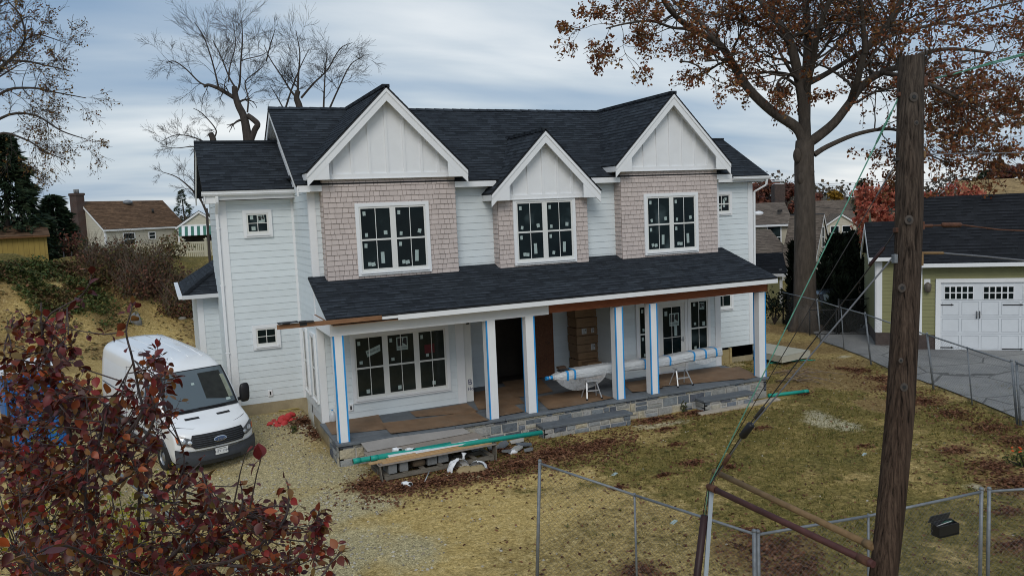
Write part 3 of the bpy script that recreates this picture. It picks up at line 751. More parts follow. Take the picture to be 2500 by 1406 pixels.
def axis(a, b, fine, lo, hi, mid, mlo, mhi):
    xs = []; x = a
    while x < b:
        xs.append(x)
        x += fine if lo <= x < hi else (mid if mlo <= x < mhi else max(mid*2, abs(x-(lo+hi)/2)*.16))
    return xs+[b]
xs = axis(-900, 1300, .17, -8.5, 14, .4, -24, 32); ys = axis(-60, 1500, .17, -12, 5, .4, -14, 46)
vs, cols, cols2 = [], [], []
for x in xs:
    for y in ys:
        vs.append((x, y, gz(x, y)))
        g, gr, sa, ch, lf, ba = zone(x, y) if -26 < x < 34 and -15 < y < 48 else (.6, 0, 0, 0, 0, 0)
        cols += (min(1, max(0, g)), gr, sa, 1.); cols2 += (ch, lf, ba, 1.)
ny = len(ys)
fs = [(i*ny+j, (i+1)*ny+j, (i+1)*ny+j+1, i*ny+j+1) for i in range(len(xs)-1) for j in range(ny-1)]
me = bpy.data.meshes.new('ground'); me.from_pydata(vs, [], fs)
me.polygons.foreach_set('use_smooth', [True]*len(fs))
for nm, cc in (('zone', cols), ('cover', cols2)):
    a = me.color_attributes.new(nm, 'FLOAT_COLOR', 'POINT'); a.data.foreach_set('color', cc)
t = NT('yard_ground'); ob = t.obj()
za = t.new('ShaderNodeVertexColor', layer_name='zone'); zs = t.new('ShaderNodeSeparateColor'); t.t.links.new(za.outputs[0], zs.inputs[0])
ca = t.new('ShaderNodeVertexColor', layer_name='cover'); cs = t.new('ShaderNodeSeparateColor'); t.t.links.new(ca.outputs[0], cs.inputs[0])
n1 = t.noise(ob, 1.1, 9., .72); n2 = t.noise(ob, 7., 8., .75); n3 = t.noise(ob, 38., 5., .7); n4 = t.noise(ob, 2.6, 6., .6, .6)
dirt = t.ramp(n2, [(.26, (.12, .09, .04)), (.45, (.25, .195, .09)), (.6, (.36, .285, .145)), (.78, (.50, .415, .24))])
dirt = t.mix(1., dirt, t.ramp(n1, [(.3, (.7, .7, .68)), (.7, (1.2, 1.18, 1.12))]), 'MULTIPLY')
sand = t.ramp(n2, [(.25, (.25, .185, .075)), (.5, (.38, .295, .135)), (.75, (.50, .40, .21))])
def soft(sig, nn, k=2.2, off=.5): return t.math('MINIMUM', t.math('MAXIMUM', t.math('MULTIPLY_ADD', t.math('ADD', sig, t.math('SUBTRACT', nn, off)), k, 0.), 0.), 1.)
c = t.mix(soft(zs.outputs[2], n4, 1.6), dirt, sand)
c = t.mix(t.math('MULTIPLY', soft(cs.outputs[2], n1, 1.4), .7), c, (.125, .082, .042, 1))
grav = t.ramp(n3, [(.3, (.15, .135, .085)), (.48, (.32, .29, .20)), (.62, (.43, .40, .29)), (.75, (.55, .52, .42))])
c = t.mix(t.math('MULTIPLY', soft(zs.outputs[1], n2, 1.5), .88), c, grav)
gcol = t.ramp(n2, [(.25, (.028, .03, .010)), (.42, (.075, .07, .022)), (.58, (.14, .12, .042)), (.76, (.22, .18, .075))])
gcol = t.mix(1., gcol, t.ramp(n1, [(.3, (.6, .68, .55)), (.7, (1.25, 1.15, 1.1))]), 'MULTIPLY')
n5 = t.noise(ob, .9, 6., .65, .8); n6 = t.noise(ob, 1.7, 7., .7, .5)
gcol = t.mix(t.math('MULTIPLY', t.ramp(n5, [(.5, (0, 0, 0)), (.66, (1, 1, 1))]), .75), gcol, t.ramp(n2, [(.3, (.17, .135, .05)), (.7, (.32, .255, .11))]))
gcol = t.mix(t.math('MULTIPLY', t.ramp(n6, [(.52, (0, 0, 0)), (.68, (1, 1, 1))]), .7), gcol, t.ramp(n2, [(.3, (.035, .042, .012)), (.7, (.10, .105, .03))]))
n7 = t.noise(ob, 3.4, 11., .8, .4)
c = t.mix(t.math('MULTIPLY', soft(zs.outputs[0], t.math('MULTIPLY_ADD', n7, 1.5, -.38), 5.), .82), c, gcol)
c = t.mix(t.math('MULTIPLY', t.ramp(t.noise(ob, 5.5, 8., .8, .6), [(.56, (0, 0, 0)), (.66, (1, 1, 1))]), .45), c, (.075, .06, .03, 1))
c = t.mix(soft(cs.outputs[0], n2, 1.8, .62), c, (.46, .46, .42, 1))
c = t.mix(t.math('MULTIPLY', soft(cs.outputs[1], n2, 2.5, .66), .55), c, t.ramp(n3, [(.3, (.035, .014, .008)), (.55, (.085, .038, .02)), (.75, (.15, .075, .04))]))
n8 = t.noise(ob, 14., 8., .85, .3)
c = t.mix(.9, c, t.ramp(n8, [(.34, (.38, .37, .34)), (.47, (.9, .9, .9)), (.55, (1.1, 1.1, 1.1)), (.68, (1.75, 1.72, 1.62))]), 'MULTIPLY')
c = t.mix(.75, c, t.ramp(n3, [(.3, (.45, .45, .45)), (.5, (1, 1, 1)), (.75, (1.5, 1.5, 1.5))]), 'MULTIPLY')
c = t.mix(1., c, (1.42, 1.31, 1.06, 1), 'MULTIPLY')
t.bump(t.math('ADD', t.math('MULTIPLY', n2, .7), t.math('MULTIPLY', n3, .4)), .9, .06)
me.materials.append(t.out(c, .95, 0, .15))
ground = bpy.data.objects.new('ground', me); C.objects.link(ground); tag(ground, kind='structure')

# leaf litter, grass, pebbles: nobody could count these
K['litter'] = leafmat('litter_leaf', [(.075, .03, .018), (.15, .065, .035), (.24, .115, .06), (.10, .042, .026), (.31, .165, .09), (.065, .03, .022), (.19, .08, .042)], .8, .1, .15)
def flat_leaf(mb, p, s, rng, tilt=.5, w=.55):
    a = rng.uniform(0, 2*pi); d = V((math.cos(a), math.sin(a), rng.uniform(-tilt, tilt))); e = V((-math.sin(a), math.cos(a), rng.uniform(-tilt, tilt)))
    c_ = V((0, 0, s*.25*rng.random()))
    mb.add([p-d*s*.5, p+e*s*w*.5+c_, p+d*s*.5, p-e*s*w*.5+c_], [(0, 1, 2), (0, 2, 3)])
rl = random.Random(11); mb = MB()
for bx, by, rx, ry, k, s in LEAF:
    for _ in range(int(2100*rx*ry*s)+30):
        a = rl.uniform(0, 2*pi); r = abs(rl.gauss(0, .55 if rl.random() < .66 else 1.5)); x, y = bx+rx*r*math.cos(a), by+ry*r*math.sin(a)
        if y > -.13 and -.1 < x < 12.3: continue
        flat_leaf(mb, V((x, y, gz(x, y)+rl.uniform(.0, .05)*max(0, 1-r))), rl.uniform(.06, .12), rl)
for _ in range(2600):
    px_, py_ = rl.uniform(880, 1560), 0; f_ = (px_-880)/680; q_ = G(px_, 1195-120*f_+rl.gauss(0, 26))
    if not(q_.y > -.2 and q_.x < 12.4): flat_leaf(mb, q_+V((0, 0, .015)), rl.uniform(.05, .11), rl)
for _ in range(900):
    px_ = rl.uniform(2080, 2500); q_ = G(px_, 900+(px_-2080)*.42+rl.gauss(0, 22)); flat_leaf(mb, q_+V((0, 0, .015)), rl.uniform(.05, .11), rl)
for _ in range(2600):
    x, y = rl.uniform(1, 18), rl.uniform(-11.5, 6)
    if y > -.2 and x < 12.4: continue
    flat_leaf(mb, V((x, y, gz(x, y)+.01)), rl.uniform(.05, .1), rl)
tag(mb.build('fallen_leaves', K['litter']), kind='stuff')
K['grass'] = leafmat('dry_grass', [(.08, .085, .018), (.16, .145, .036), (.28, .225, .07), (.11, .11, .026), (.38, .30, .13), (.21, .175, .052)], .8, .15, .1)
K['weedy'] = leafmat('rosette_leaf', [(.07, .085, .022), (.11, .12, .035), (.14, .115, .045), (.08, .09, .03)], .8, .1, .1)
mb = MB(); wd = MB()
for _ in range(72000):
    x, y = rl.uniform(.5, 19), rl.uniform(-12.2, 9)
    if y > -.25 and x < 12.6: continue
    if rl.random() > zone(x, y)[0]*1.15-.06: continue
    p = V((x, y, gz(x, y)-.004)); h = rl.uniform(.03, .085)
    for q in range(2):
        a = rl.uniform(0, 2*pi); d = V((math.cos(a), math.sin(a), 0)); l = V((rl.uniform(-1, 1), rl.uniform(-1, 1), 0))*h*.8
        o = V((rl.uniform(-.04, .04), rl.uniform(-.04, .04), 0))
        mb.add([p+o-d*.010, p+o+d*.010, p+o+l+V((0, 0, h))], [(0, 1, 2)])
for _ in range(650):                       # small dark rosettes of weed
    x, y = rl.uniform(-1, 18), rl.uniform(-12, 6)
    if (y > -.3 and x < 12.6) or rl.random() > zone(x, y)[0]+.35: continue
    for q in range(7):
        a = rl.uniform(0, 2*pi); r_ = rl.uniform(.03, .09); d = V((math.cos(a), math.sin(a), 0)); e = V((-d.y, d.x, 0)); p = V((x, y, gz(x, y)+.004))
        wd.add([p, p+d*r_*.6+e*.014+V((0, 0, .03)), p+d*r_+V((0, 0, .012)), p+d*r_*.6-e*.014+V((0, 0, .03))], [(0, 1, 2, 3)])
tag(mb.build('grass', K['grass']), kind='stuff'); tag(wd.build('weeds', K['weedy']), kind='stuff')
K['pebble'] = stonemat('pebble', [(.40, .36, .28), (.24, .21, .16), (.50, .46, .38), (.32, .27, .19)])
mb = MB()
def pebble(p, s):
    q = [V((1, 0, 0)), V((0, 1, 0)), V((-1, 0, 0)), V((0, -1, 0)), V((0, 0, .7)), V((0, 0, -.5))]
    r = Matrix.Rotation(rl.uniform(0, 6), 3, 'Z') @ Matrix.Rotation(rl.uniform(-.5, .5), 3, 'X')
    mb.add([p+(r @ (v*s*rl.uniform(.7, 1.2))) for v in q], [(0, 1, 4), (1, 2, 4), (2, 3, 4), (3, 0, 4), (1, 0, 5), (2, 1, 5), (3, 2, 5), (0, 3, 5)])
for _ in range(9000):
    x, y = rl.uniform(-7, 2.2), rl.uniform(-9, 4.3)
    z_ = zone(x, y)
    if rl.random() < z_[1]*.9+.05: pebble(V((x, y, gz(x, y)+.004)), rl.choice((.014, .02, .026, .036)))
for _ in range(500):
    x, y = rl.uniform(0, 18), rl.uniform(-11, 5)
    if not(y > -.3 and x < 12.5): pebble(V((x, y, gz(x, y)+.004)), rl.uniform(.012, .03))
tag(mb.build('gravel', K['pebble']), kind='stuff')
# ------------------------------------------------------------------ trees and plants
K['bark'] = M('grey_bark', (.075, .06, .048), .95, .4, 3., .9, 14., stretch=(3, 3, .6), dirt=.5, dirtcol=(.05, .04, .03))
K['bark_bare'] = M('brown_bark', (.052, .043, .037), .95, .35, 3., .8, 14., stretch=(3, 3, .6))
K['oakleaf'] = leafmat('oak_leaf', [(.20, .062, .026), (.28, .10, .038), (.15, .05, .025), (.36, .15, .055), (.23, .08, .034), (.14, .075, .03), (.31, .17, .06)], .6, .3, .2)
K['conifer'] = leafmat('conifer_needle', [(.016, .032, .018), (.028, .052, .026), (.042, .07, .033), (.022, .04, .022), (.055, .075, .034)], .7, .1, .2)
K['arbor'] = leafmat('arborvitae', [(.006, .010, .007), (.010, .017, .010), (.016, .024, .012), (.008, .013, .009)], .8, .05, .1)
K['redleaf'] = leafmat('pear_leaf', [(0.049, 0.01, 0.01), (0.097, 0.015, 0.014), (0.181, 0.018, 0.018), (0.065, 0.014, 0.011), (0.298, 0.028, 0.021), (0.116, 0.021, 0.015), (0.044, 0.013, 0.01), (0.221, 0.052, 0.018), (0.078, 0.017, 0.015), (0.156, 0.069, 0.018), (0.427, 0.086, 0.021), (0.084, 0.017, 0.015), (0.13, 0.014, 0.016), (0.156, 0.1, 0.025), (0.24, 0.11, 0.035)], .42, .18, .35)
K['yellowleaf'] = leafmat('yellow_leaf', [(.26, .24, .03), (.36, .32, .045), (.16, .18, .03), (.40, .30, .03), (.10, .13, .03)], .6, .3, .2)
K['weed'] = leafmat('weed_leaf', [(.045, .075, .022), (.08, .12, .03), (.13, .15, .045), (.055, .075, .026), (.20, .175, .06)], .7, .2, .2)
K['brush'] = leafmat('brush_leaf', [(.085, .075, .03), (.15, .105, .045), (.11, .055, .035), (.19, .16, .05), (.07, .068, .03), (.22, .10, .055), (.12, .12, .05)], .8, .15, .15)
K['ochre'] = leafmat('ochre_leaf', [(.20, .12, .03), (.14, .075, .025), (.26, .16, .045), (.10, .06, .025), (.17, .07, .04)], .7, .3, .15)
K['brush_red'] = leafmat('red_brush_leaf', [(.13, .055, .04), (.20, .09, .06), (.10, .05, .035), (.17, .12, .06), (.24, .10, .075), (.08, .06, .035)], .8, .15, .15)
K['twig'] = M('dry_twig', (.20, .15, .11), .9, .3, 8.)
def rdir(rng): 
    z = rng.uniform(-1, 1); a = rng.uniform(0, 2*pi); r = math.sqrt(1-z*z); return V((r*math.cos(a), r*math.sin(a), z))
def leafq(mb, p, s, rng, w=.6):
    d = rdir(rng); e = d.cross(rdir(rng)).normalized()
    mb.add([p-d*s*.5, p+e*s*w*.5, p+d*s*.5, p-e*s*w*.5], [(0, 1, 2, 3)])
def grow(mb, rng, p, d, L, r, lvl, tips, wig=.25, up=.1, n=5, kids=(3, 4), spread=.8, ratio=.62, rmin=.004):
    seg = 5 if lvl > 0 else 4; pts = [V(p)]; dd = V(d).normalized(); dirs = [dd]
    for i in range(seg):
        dd = (dd+rdir(rng)*wig+V((0, 0, up))).normalized(); pts.append(pts[-1]+dd*L/seg); dirs.append(dd)
    r1 = max(r*.45, rmin); rs_ = [r+(r1-r)*i/seg for i in range(seg+1)]
    mb.tube(pts, rs_, n if lvl > 1 else (4 if lvl == 1 else 3), cap=False)
    if lvl == 0:
        tips.append((pts, dd)); return
    for k in range(rng.randint(*kids)):
        f = rng.uniform(.3, 1.); i = min(seg-1, int(f*seg)); q = pts[i].lerp(pts[i+1], f*seg-i)
        side = rdir(rng); side = (side-dirs[i]*side.dot(dirs[i])).normalized()
        nd = (dirs[i]+side*spread*rng.uniform(.6, 1.3)).normalized()
        grow(mb, rng, q, nd, L*ratio*rng.uniform(.75, 1.2), max(rs_[i]*.6, rmin), lvl-1, tips, wig, up, n, kids, spread, ratio, rmin)
    grow(mb, rng, pts[-1], dirs[-1], L*ratio, r1, lvl-1, tips, wig, up, n, kids, spread, ratio, rmin)
def pxpath(pp, D): return [at(x, y, D=D+(q[0] if q else 0)) for x, y, *q in pp]
def limb(mb, pp, D, r0, r1, n=8):
    """a limb along a measured path, smoothed"""
    P_ = pxpath(pp, D); out = []
    for i in range(len(P_)-1):
        a, b = P_[i], P_[i+1]; p0 = P_[max(0, i-1)]; p3 = P_[min(len(P_)-1, i+2)]
        for k in range(4):
            t = k/4; out.append(.5*((2*a)+(b-p0)*t+(2*p0-5*a+4*b-p3)*t*t+(3*a-p0-3*b+p3)*t**3))
    out.append(P_[-1]); k = len(out)-1
    mb.tube(out, [r0+(r1-r0)*i/k for i in range(k+1)], n, cap=False)
    return out, r0, r1
def sprout(mb, rng, path, f0, f1, cnt, L, lvl, tips, bias=V((0, 0, .3)), k=.5, **kw):
    out, r0, r1 = path; n = len(out)-1
    for _ in range(cnt):
        f = rng.uniform(f0, f1); i = min(n-1, int(f*n)); q = out[i]; d = (out[i+1]-out[i]).normalized()
        s_ = rdir(rng); s_ = (s_-d*s_.dot(d)).normalized()
        grow(mb, rng, q, d*.5+s_*.9+bias, L*rng.uniform(.7, 1.25), (r0+(r1-r0)*f)*k, lvl, tips, **kw)

# --- the big oak by the drive
def oak():
    rng = random.Random(4); D = 34.3
    base = at(1966, 795, D=D); base.z = gz(base.x, base.y)-.1
    root = thing('oak_tree', 'towering oak with thick grey trunk and rust-brown leaves behind the utility pole', 'tree', tuple(base))
    mb = MB(); tips = []
    tr = limb(mb, [(1967, 800), (1966, 770), (1965, 700), (1965, 600), (1965, 480), (1963, 400), (1965, 345)], D, .50, .385, 14)
    mb.tube([base+V((0, 0, -.1)), base+V((0, 0, .35)), base+V((0, 0, 1.1))], [.80, .62, .47], 14)
    for a in range(6):
        th = a*1.05; mb.tube([base+V((math.cos(th)*.9, math.sin(th)*.9, -.15)), base+V((math.cos(th)*.5, math.sin(th)*.5, .4)), base+V((math.cos(th)*.3, math.sin(th)*.3, 1.2))], [.16, .2, .12], 7)
    for (x, y, s) in ((1940, 380, .22), (1950, 437, .2), (1985, 420, .2)):
        mb.ellipsoid(at(x+(6 if x < 1960 else -6), y, D=D-.25), s*.8, s*.8, s*1.5, 9, 6)
    P = {}
    def lb(name, pp, r0, r1): P[name] = limb(mb, pp, D, r0, r1)
    lb('left', [(1962, 345), (1945, 312), (1885, 272), (1830, 220), (1792, 162), (1765, 118), (1735, 95), (1680, 65, -1), (1635, 25, -2), (1610, -20, -2.5)], 0.238, 0.085)
    lb('left2', [(1766, 120), (1730, 75, 1), (1690, 40, 1.5), (1664, 22, 2), (1620, -20, 3)], 0.123, 0.051)
    lb('left3', [(1720, 88, -.5), (1680, 72, -1.2), (1640, 68, -2), (1590, 52, -3), (1530, 58, -3.5), (1480, 70, -4)], 0.079, 0.025)
    lb('ctr', [(1965, 345), (1962, 260), (1948, 180), (1925, 95), (1880, 30, 1), (1835, -30, 2)], 0.264, 0.136)
    lb('ctr2', [(1965, 300), (1968, 200, .5), (1972, 110, 1), (1968, 30, 1.5), (1965, -60, 2)], 0.229, 0.136)
    lb('ctr3', [(1966, 230), (1985, 150, -1), (2000, 70, -2), (2035, -20, -3)], 0.150, 0.085)
    lb('right', [(1968, 350), (1988, 340), (2035, 302), (2072, 255), (2110, 205), (2160, 175), (2196, 163), (2260, 130, 1), (2330, 120, 2), (2420, 130, 3)], 0.238, 0.060)
    lb('right2', [(2076, 250), (2095, 190, -1), (2115, 120, -1.5), (2160, 70, -2), (2200, 5, -2.5), (2230, -40, -3)], 0.167, 0.085)
    lb('right3', [(1970, 205), (2010, 185, 1), (2060, 155, 2), (2130, 110, 3), (2200, 80, 4), (2300, 55, 5), (2420, 20, 6), (2500, 0, 7)], 0.141, 0.043)
    lb('right4', [(2150, 178), (2220, 190, -2), (2290, 215, -3), (2370, 260, -3), (2440, 310, -3)], 0.106, 0.025)
    lb('low', [(1988, 378), (2020, 358), (2085, 330), (2150, 316), (2196, 320), (2240, 345, -.5), (2280, 385, -1)], 0.123, 0.025)
    lb('stub', [(1945, 195), (1910, 140, -1), (1890, 95, -1)], 0.088, 0.034)
    lb('curl', [(1945, 210), (1915, 190, -.5), (1898, 205, -.6), (1902, 232, -.6), (1908, 260, -.6)], 0.070, 0.025)
    lb('up', [(2112, 130, -1.5), (2105, 40, -2), (2090, -60, -3)], 0.114, 0.068)
    kw = dict(wig=.33, up=.03, kids=(3, 4), spread=.95, ratio=.6, rmin=.008)
    for nm, f0, f1, cnt, L in (('left', .45, 1, 9, 1.7), ('left2', .3, 1, 6, 1.6), ('left3', .15, 1, 11, 1.3), ('ctr', .35, 1, 10, 2.6), ('ctr2', .3, 1, 10, 2.6), ('ctr3', .3, 1, 9, 2.5),
                               ('right', .35, 1, 17, 2.5), ('right2', .25, 1, 11, 2.4), ('right3', .25, 1, 19, 2.6), ('right4', .2, 1, 17, 2.3), ('low', .45, 1, 12, 1.9), ('stub', .5, 1, 3, 1.4), ('curl', .3, 1, 4, 1.3), ('up', .3, 1, 6, 2.3)):
        sprout(mb, rng, P[nm], f0, f1, cnt, L, 2, tips, V((0, 0, .12)), .42, **kw)
    # drooping sprays in the lower crown, and the right hand mass that hangs behind the pole
    for (x, y, dz) in ((2290, 250, -2), (2330, 330, -2), (2270, 380, -1), (2380, 230, 0), (2420, 170, 1), (2340, 150, 1), (2460, 90, 2), (2400, 60, 3), (2300, 60, 2), (2360, 290, -1), (2310, 200, -1), (2280, 320, -2), (2420, 240, 1), (2350, 380, -1), (2450, 40, 3), (2250, 300, -1), (1660, 150, -2), (1720, 150, -1)):
        q = at(x, y, D=D+dz)
        grow(mb, rng, q, V((RT.x*.6, RT.y*.6, -.15)), 1.7, .04, 2, tips, **kw)
    mb.build('trunk', K['bark'], root)
    lm = MB()
    for pts, d in tips:
        dens = rng.choice((2, 4, 7, 11))
        for _ in range(dens):
            f = rng.uniform(.3, 1.05); i = min(len(pts)-2, int(f*(len(pts)-1))); q = pts[i].lerp(pts[i+1], min(1.2, f*(len(pts)-1)-i))
            for _ in range(rng.randint(1, 3)): leafq(lm, q+rdir(rng)*.16, rng.uniform(.11, .20), rng)
    lm.build('crown', K['oakleaf'], root)
    return len(tips)
n_oak = oak()

# --- bare trees behind the house
def bare_tree(name, label, base_px, D, paths, sprouts, seed, mat='bark_bare', leaf=None, ln=0, lsz=.1, grp=None):
    rng = random.Random(seed); b = at(*base_px, D=D); b.z = gz(b.x, b.y)-.1
    root = thing(name, label, 'tree', tuple(b), grp); mb = MB(); tips = []; P = {}
    for nm, pp, r0, r1 in paths: P[nm] = limb(mb, pp, D, r0, r1)
    first = P[paths[0][0]][0][0]
    mb.tube([b, V((first.x*.5+b.x*.5, first.y*.5+b.y*.5, (first.z+b.z)/2)), first+V((0, 0, .2))], [paths[0][2]*1.35, paths[0][2]*1.1, paths[0][2]], 9)
    for nm, f0, f1, cnt, L, lvl, up in sprouts:
        sprout(mb, rng, P[nm], f0, f1, cnt, L, lvl, tips, V((0, 0, .3 if up >= 0 else -.1)), .36, wig=.24, up=up, kids=(4, 5), spread=.66, ratio=.64, rmin=.0042)
    mb.build('trunk', K[mat], root)
    if leaf:
        lm = MB()
        for pts, d in tips:
            if rng.random() < ln:
                for _ in range(rng.randint(2, 5)): leafq(lm, pts[rng.randint(1, len(pts)-1)]+rdir(rng)*.08, lsz*rng.uniform(.7, 1.3), rng)
        lm.build('crown', K[leaf], root)
    return root
bare_tree('bare_tree', 'bare tree with kinked trunk rising behind the low left roof', (608, 390), 38, [
    ('t', [(607, 360), (602, 320), (595, 285), (582, 258), (575, 235), (572, 212)], 0.234, 0.126),
    ('kink', [(612, 345), (622, 318), (629, 304), (618, 292), (604, 282)], 0.144, 0.126),
    ('l', [(570, 238), (550, 226), (530, 215), (508, 208), (498, 213)], 0.101, 0.065),
    ('l2', [(505, 210), (485, 200), (455, 170), (425, 150), (405, 155)], 0.043, 0.018),
    ('a', [(534, 217), (527, 185), (515, 140), (497, 90), (475, 55)], 0.043, 0.018), ('b', [(573, 212), (560, 190), (540, 140), (520, 100)], 0.050, 0.018),
    ('c', [(576, 228), (585, 205), (588, 150), (592, 100), (590, 50)], 0.058, 0.018), ('d', [(604, 275), (606, 240), (598, 205), (608, 190), (640, 165)], 0.043, 0.018),
    ('e', [(590, 150), (600, 145), (640, 135), (660, 120)], 0.029, 0.014), ('g', [(558, 200), (562, 160), (575, 110), (570, 60)], 0.036, 0.014)],
    [('l2', .2, 1, 9, 0.90, 2, .0), ('a', .2, 1, 11, 0.98, 2, .05), ('b', .3, 1, 10, 0.94, 2, .05), ('c', .25, 1, 12, 0.94, 2, .05), ('d', .2, 1, 9, 0.81, 2, .0), ('e', .2, 1, 6, 0.72, 2, .03), ('l', .1, .8, 5, 0.62, 2, -.12), ('g', .2, 1, 8, 0.90, 2, .05), ('t', .3, .7, 2, .9, 1, -.1)], 31, grp='bare trees behind the house')
bare_tree('bare_tree', 'bare many-stemmed tree whose fan of twigs shows above the main ridge', (733, 330), 40, [
    ('t', [(733, 300), (731, 262), (724, 240), (728, 222)], 0.198, 0.126), ('a', [(727, 235), (728, 190), (732, 130), (722, 75)], 0.065, 0.014), ('b', [(724, 240), (705, 215), (690, 190), (660, 145), (645, 110)], 0.058, 0.014), ('b2', [(697, 265), (715, 210), (735, 160), (755, 120)], 0.050, 0.014),
    ('c', [(735, 240), (765, 205), (800, 170), (830, 120), (860, 105)], 0.058, 0.014), ('d', [(790, 265), (792, 215), (795, 165), (800, 130)], 0.050, 0.014), ('e', [(805, 265), (825, 220), (855, 160), (885, 140)], 0.050, 0.014), ('f', [(650, 150), (660, 110), (672, 72)], 0.036, 0.014), ('g', [(690, 262), (675, 235), (660, 210)], 0.036, 0.014)],
    [('a', .15, 1, 13, 0.90, 2, .03), ('b', .2, 1, 11, 0.85, 2, .03), ('b2', .2, 1, 8, 0.76, 2, .03), ('c', .2, 1, 13, 0.90, 2, .03), ('d', .2, 1, 9, 0.81, 2, .02), ('e', .2, 1, 12, 0.85, 2, .0), ('f', .1, 1, 6, 0.67, 2, .03), ('g', .2, 1, 5, 0.58, 2, -.03)], 32, grp='bare trees behind the house')
bare_tree('bare_tree', 'low lopped bare tree arching left behind the low wing roof', (521, 400), 36, [
    ('t', [(522, 360), (520, 340), (514, 326)], 0.153, 0.117), ('a', [(524, 335), (528, 320), (515, 300), (490, 275), (472, 265)], 0.036, 0.014), ('b', [(505, 350), (470, 335), (430, 330), (395, 345)], 0.036, 0.011), ('c', [(510, 360), (470, 358), (430, 362), (392, 358)], 0.029, 0.011)],
    [('a', .2, 1, 9, 0.54, 2, -.02), ('b', .1, 1, 11, 0.54, 2, .03), ('c', .1, 1, 9, 0.45, 2, .02)], 33, grp='bare trees behind the house')
bare_tree('bare_tree', 'thin bare sapling leaning left beside the wing wall', (500, 520), 34, [
    ('t', [(505, 520), (488, 485), (460, 455), (430, 432), (395, 420)], 0.054, 0.013), ('b', [(492, 490), (480, 455), (455, 425)], 0.029, 0.009), ('c', [(488, 450), (470, 438), (460, 425)], 0.022, 0.009), ('e', [(500, 500), (490, 460), (487, 430)], 0.022, 0.009)],
    [('t', .2, 1, 9, 0.54, 2, .02), ('b', .2, 1, 6, 0.50, 1, .02), ('c', .1, 1, 5, 0.40, 1, .02), ('e', .2, 1, 5, 0.40, 1, .02)], 34, grp='bare trees behind the house')
# --- half bare tree reaching in from the left edge
bare_tree('autumn_tree', 'half-bare tree with scattered ochre leaves reaching in over the dark cedar', (-120, 640), 30, [
    ('t', [(-110, 600), (-90, 400), (-75, 260), (-60, 120), (-50, 0)], 0.270, 0.108), ('a', [(-75, 250), (-30, 195), (20, 150), (60, 100), (50, 40), (20, 5)], 0.072, 0.022), ('b', [(-80, 300), (0, 165), (55, 150), (110, 160), (175, 175)], 0.065, 0.014),
    ('c', [(-85, 330), (0, 230), (70, 215), (130, 225), (210, 240)], 0.065, 0.014), ('d', [(-88, 380), (0, 290), (80, 280), (150, 320), (210, 340)], 0.065, 0.014), ('e', [(-90, 420), (-10, 330), (60, 340), (110, 370), (170, 395)], 0.058, 0.014), ('g', [(60, 100), (90, 85), (130, 95), (170, 110)], 0.029, 0.011), ('h', [(40, 60), (70, 40), (90, 55)], 0.022, 0.011)],
    [('a', .3, 1, 9, 0.93, 2, .02), ('b', .3, 1, 11, 0.93, 2, .02), ('c', .3, 1, 12, 0.93, 2, -.02), ('d', .3, 1, 12, 0.93, 2, -.04), ('e', .35, 1, 10, 0.81, 2, -.06), ('g', .1, 1, 7, 0.68, 2, .03), ('h', .1, 1, 5, 0.56, 2, .03), ('t', .5, 1, 8, 1.24, 2, .05)], 35, leaf='ochre', ln=.5, lsz=.09)

# --- conifers
def conifer(name, label, px, D, top_px, hw, mat, seed, cnt=1500, droop=.35, grp=None, narrow=False, lsz=.3):
    rng = random.Random(seed); b = at(px[0], px[1], D=D); b.z = gz(b.x, b.y)-.05; tp = at(top_px[0], top_px[1], D=D); H = tp.z-b.z
    root = thing(name, label, 'tree', tuple(b), grp); mb = MB()
    mb.tube([b, b.lerp(tp, .5), tp], [.02*H+.04, .012*H+.03, .01], 7); mb.build('trunk', K['bark_bare'], root)
    lm = MB()
    for _ in range(cnt):
        f = rng.random()**.9 if not narrow else rng.random()
        if narrow: R_ = hw*min(1, (1-f)*1.45+.03)*min(1, .6+f*2.5)*(.85+.25*math.sin(f*23+seed))
        else: R_ = hw*(1-f)**.8*(.6+.4*abs(math.sin(f*17+seed)))+.1
        a = rng.uniform(0, 2*pi); rr_ = R_*math.sqrt(rng.uniform(.25 if not narrow else .5, 1))*(1+.5*nz(f*9, a*2.2, 1., seed) if not narrow else 1)
        ax = b.lerp(tp, f)
        q = ax+V((math.cos(a)*rr_, math.sin(a)*rr_, -droop*rr_*(0 if narrow else 1)))
        d = V((math.cos(a), math.sin(a), (1.6 if narrow else -.25))).normalized(); s_ = lsz*rng.uniform(.6, 1.2)
        e = d.cross(rdir(rng)).normalized()
        for k in range(3):
            o = rdir(rng)*lsz*.3; d2 = (d+rdir(rng)*.45).normalized()
            lm.add([q+o-e*s_*.2, q+o+d2*s_*.5-e*s_*.02, q+o+d2*s_, q+o+e*s_*.24], [(0, 1, 2), (0, 2, 3)])
    lm.build('crown', K[mat], root)
    return root
conifer('cedar_tree', 'tall dark cedar at the left edge beside the yellow shed', (22, 640), 42, (8, 330), 3.1, 'conifer', 41, 3000, lsz=.42)
conifer('cedar_tree', 'short bushy dark cedar between the yellow shed and the chimney house', (135, 600), 46, (128, 478), 2.0, 'conifer', 42, 1500, lsz=.4)
conifer('spruce_tree', 'small dark spruce top peeking over the brown roofed house by the wing', (455, 560), 90, (442, 464), 1.9, 'conifer', 43, 500)
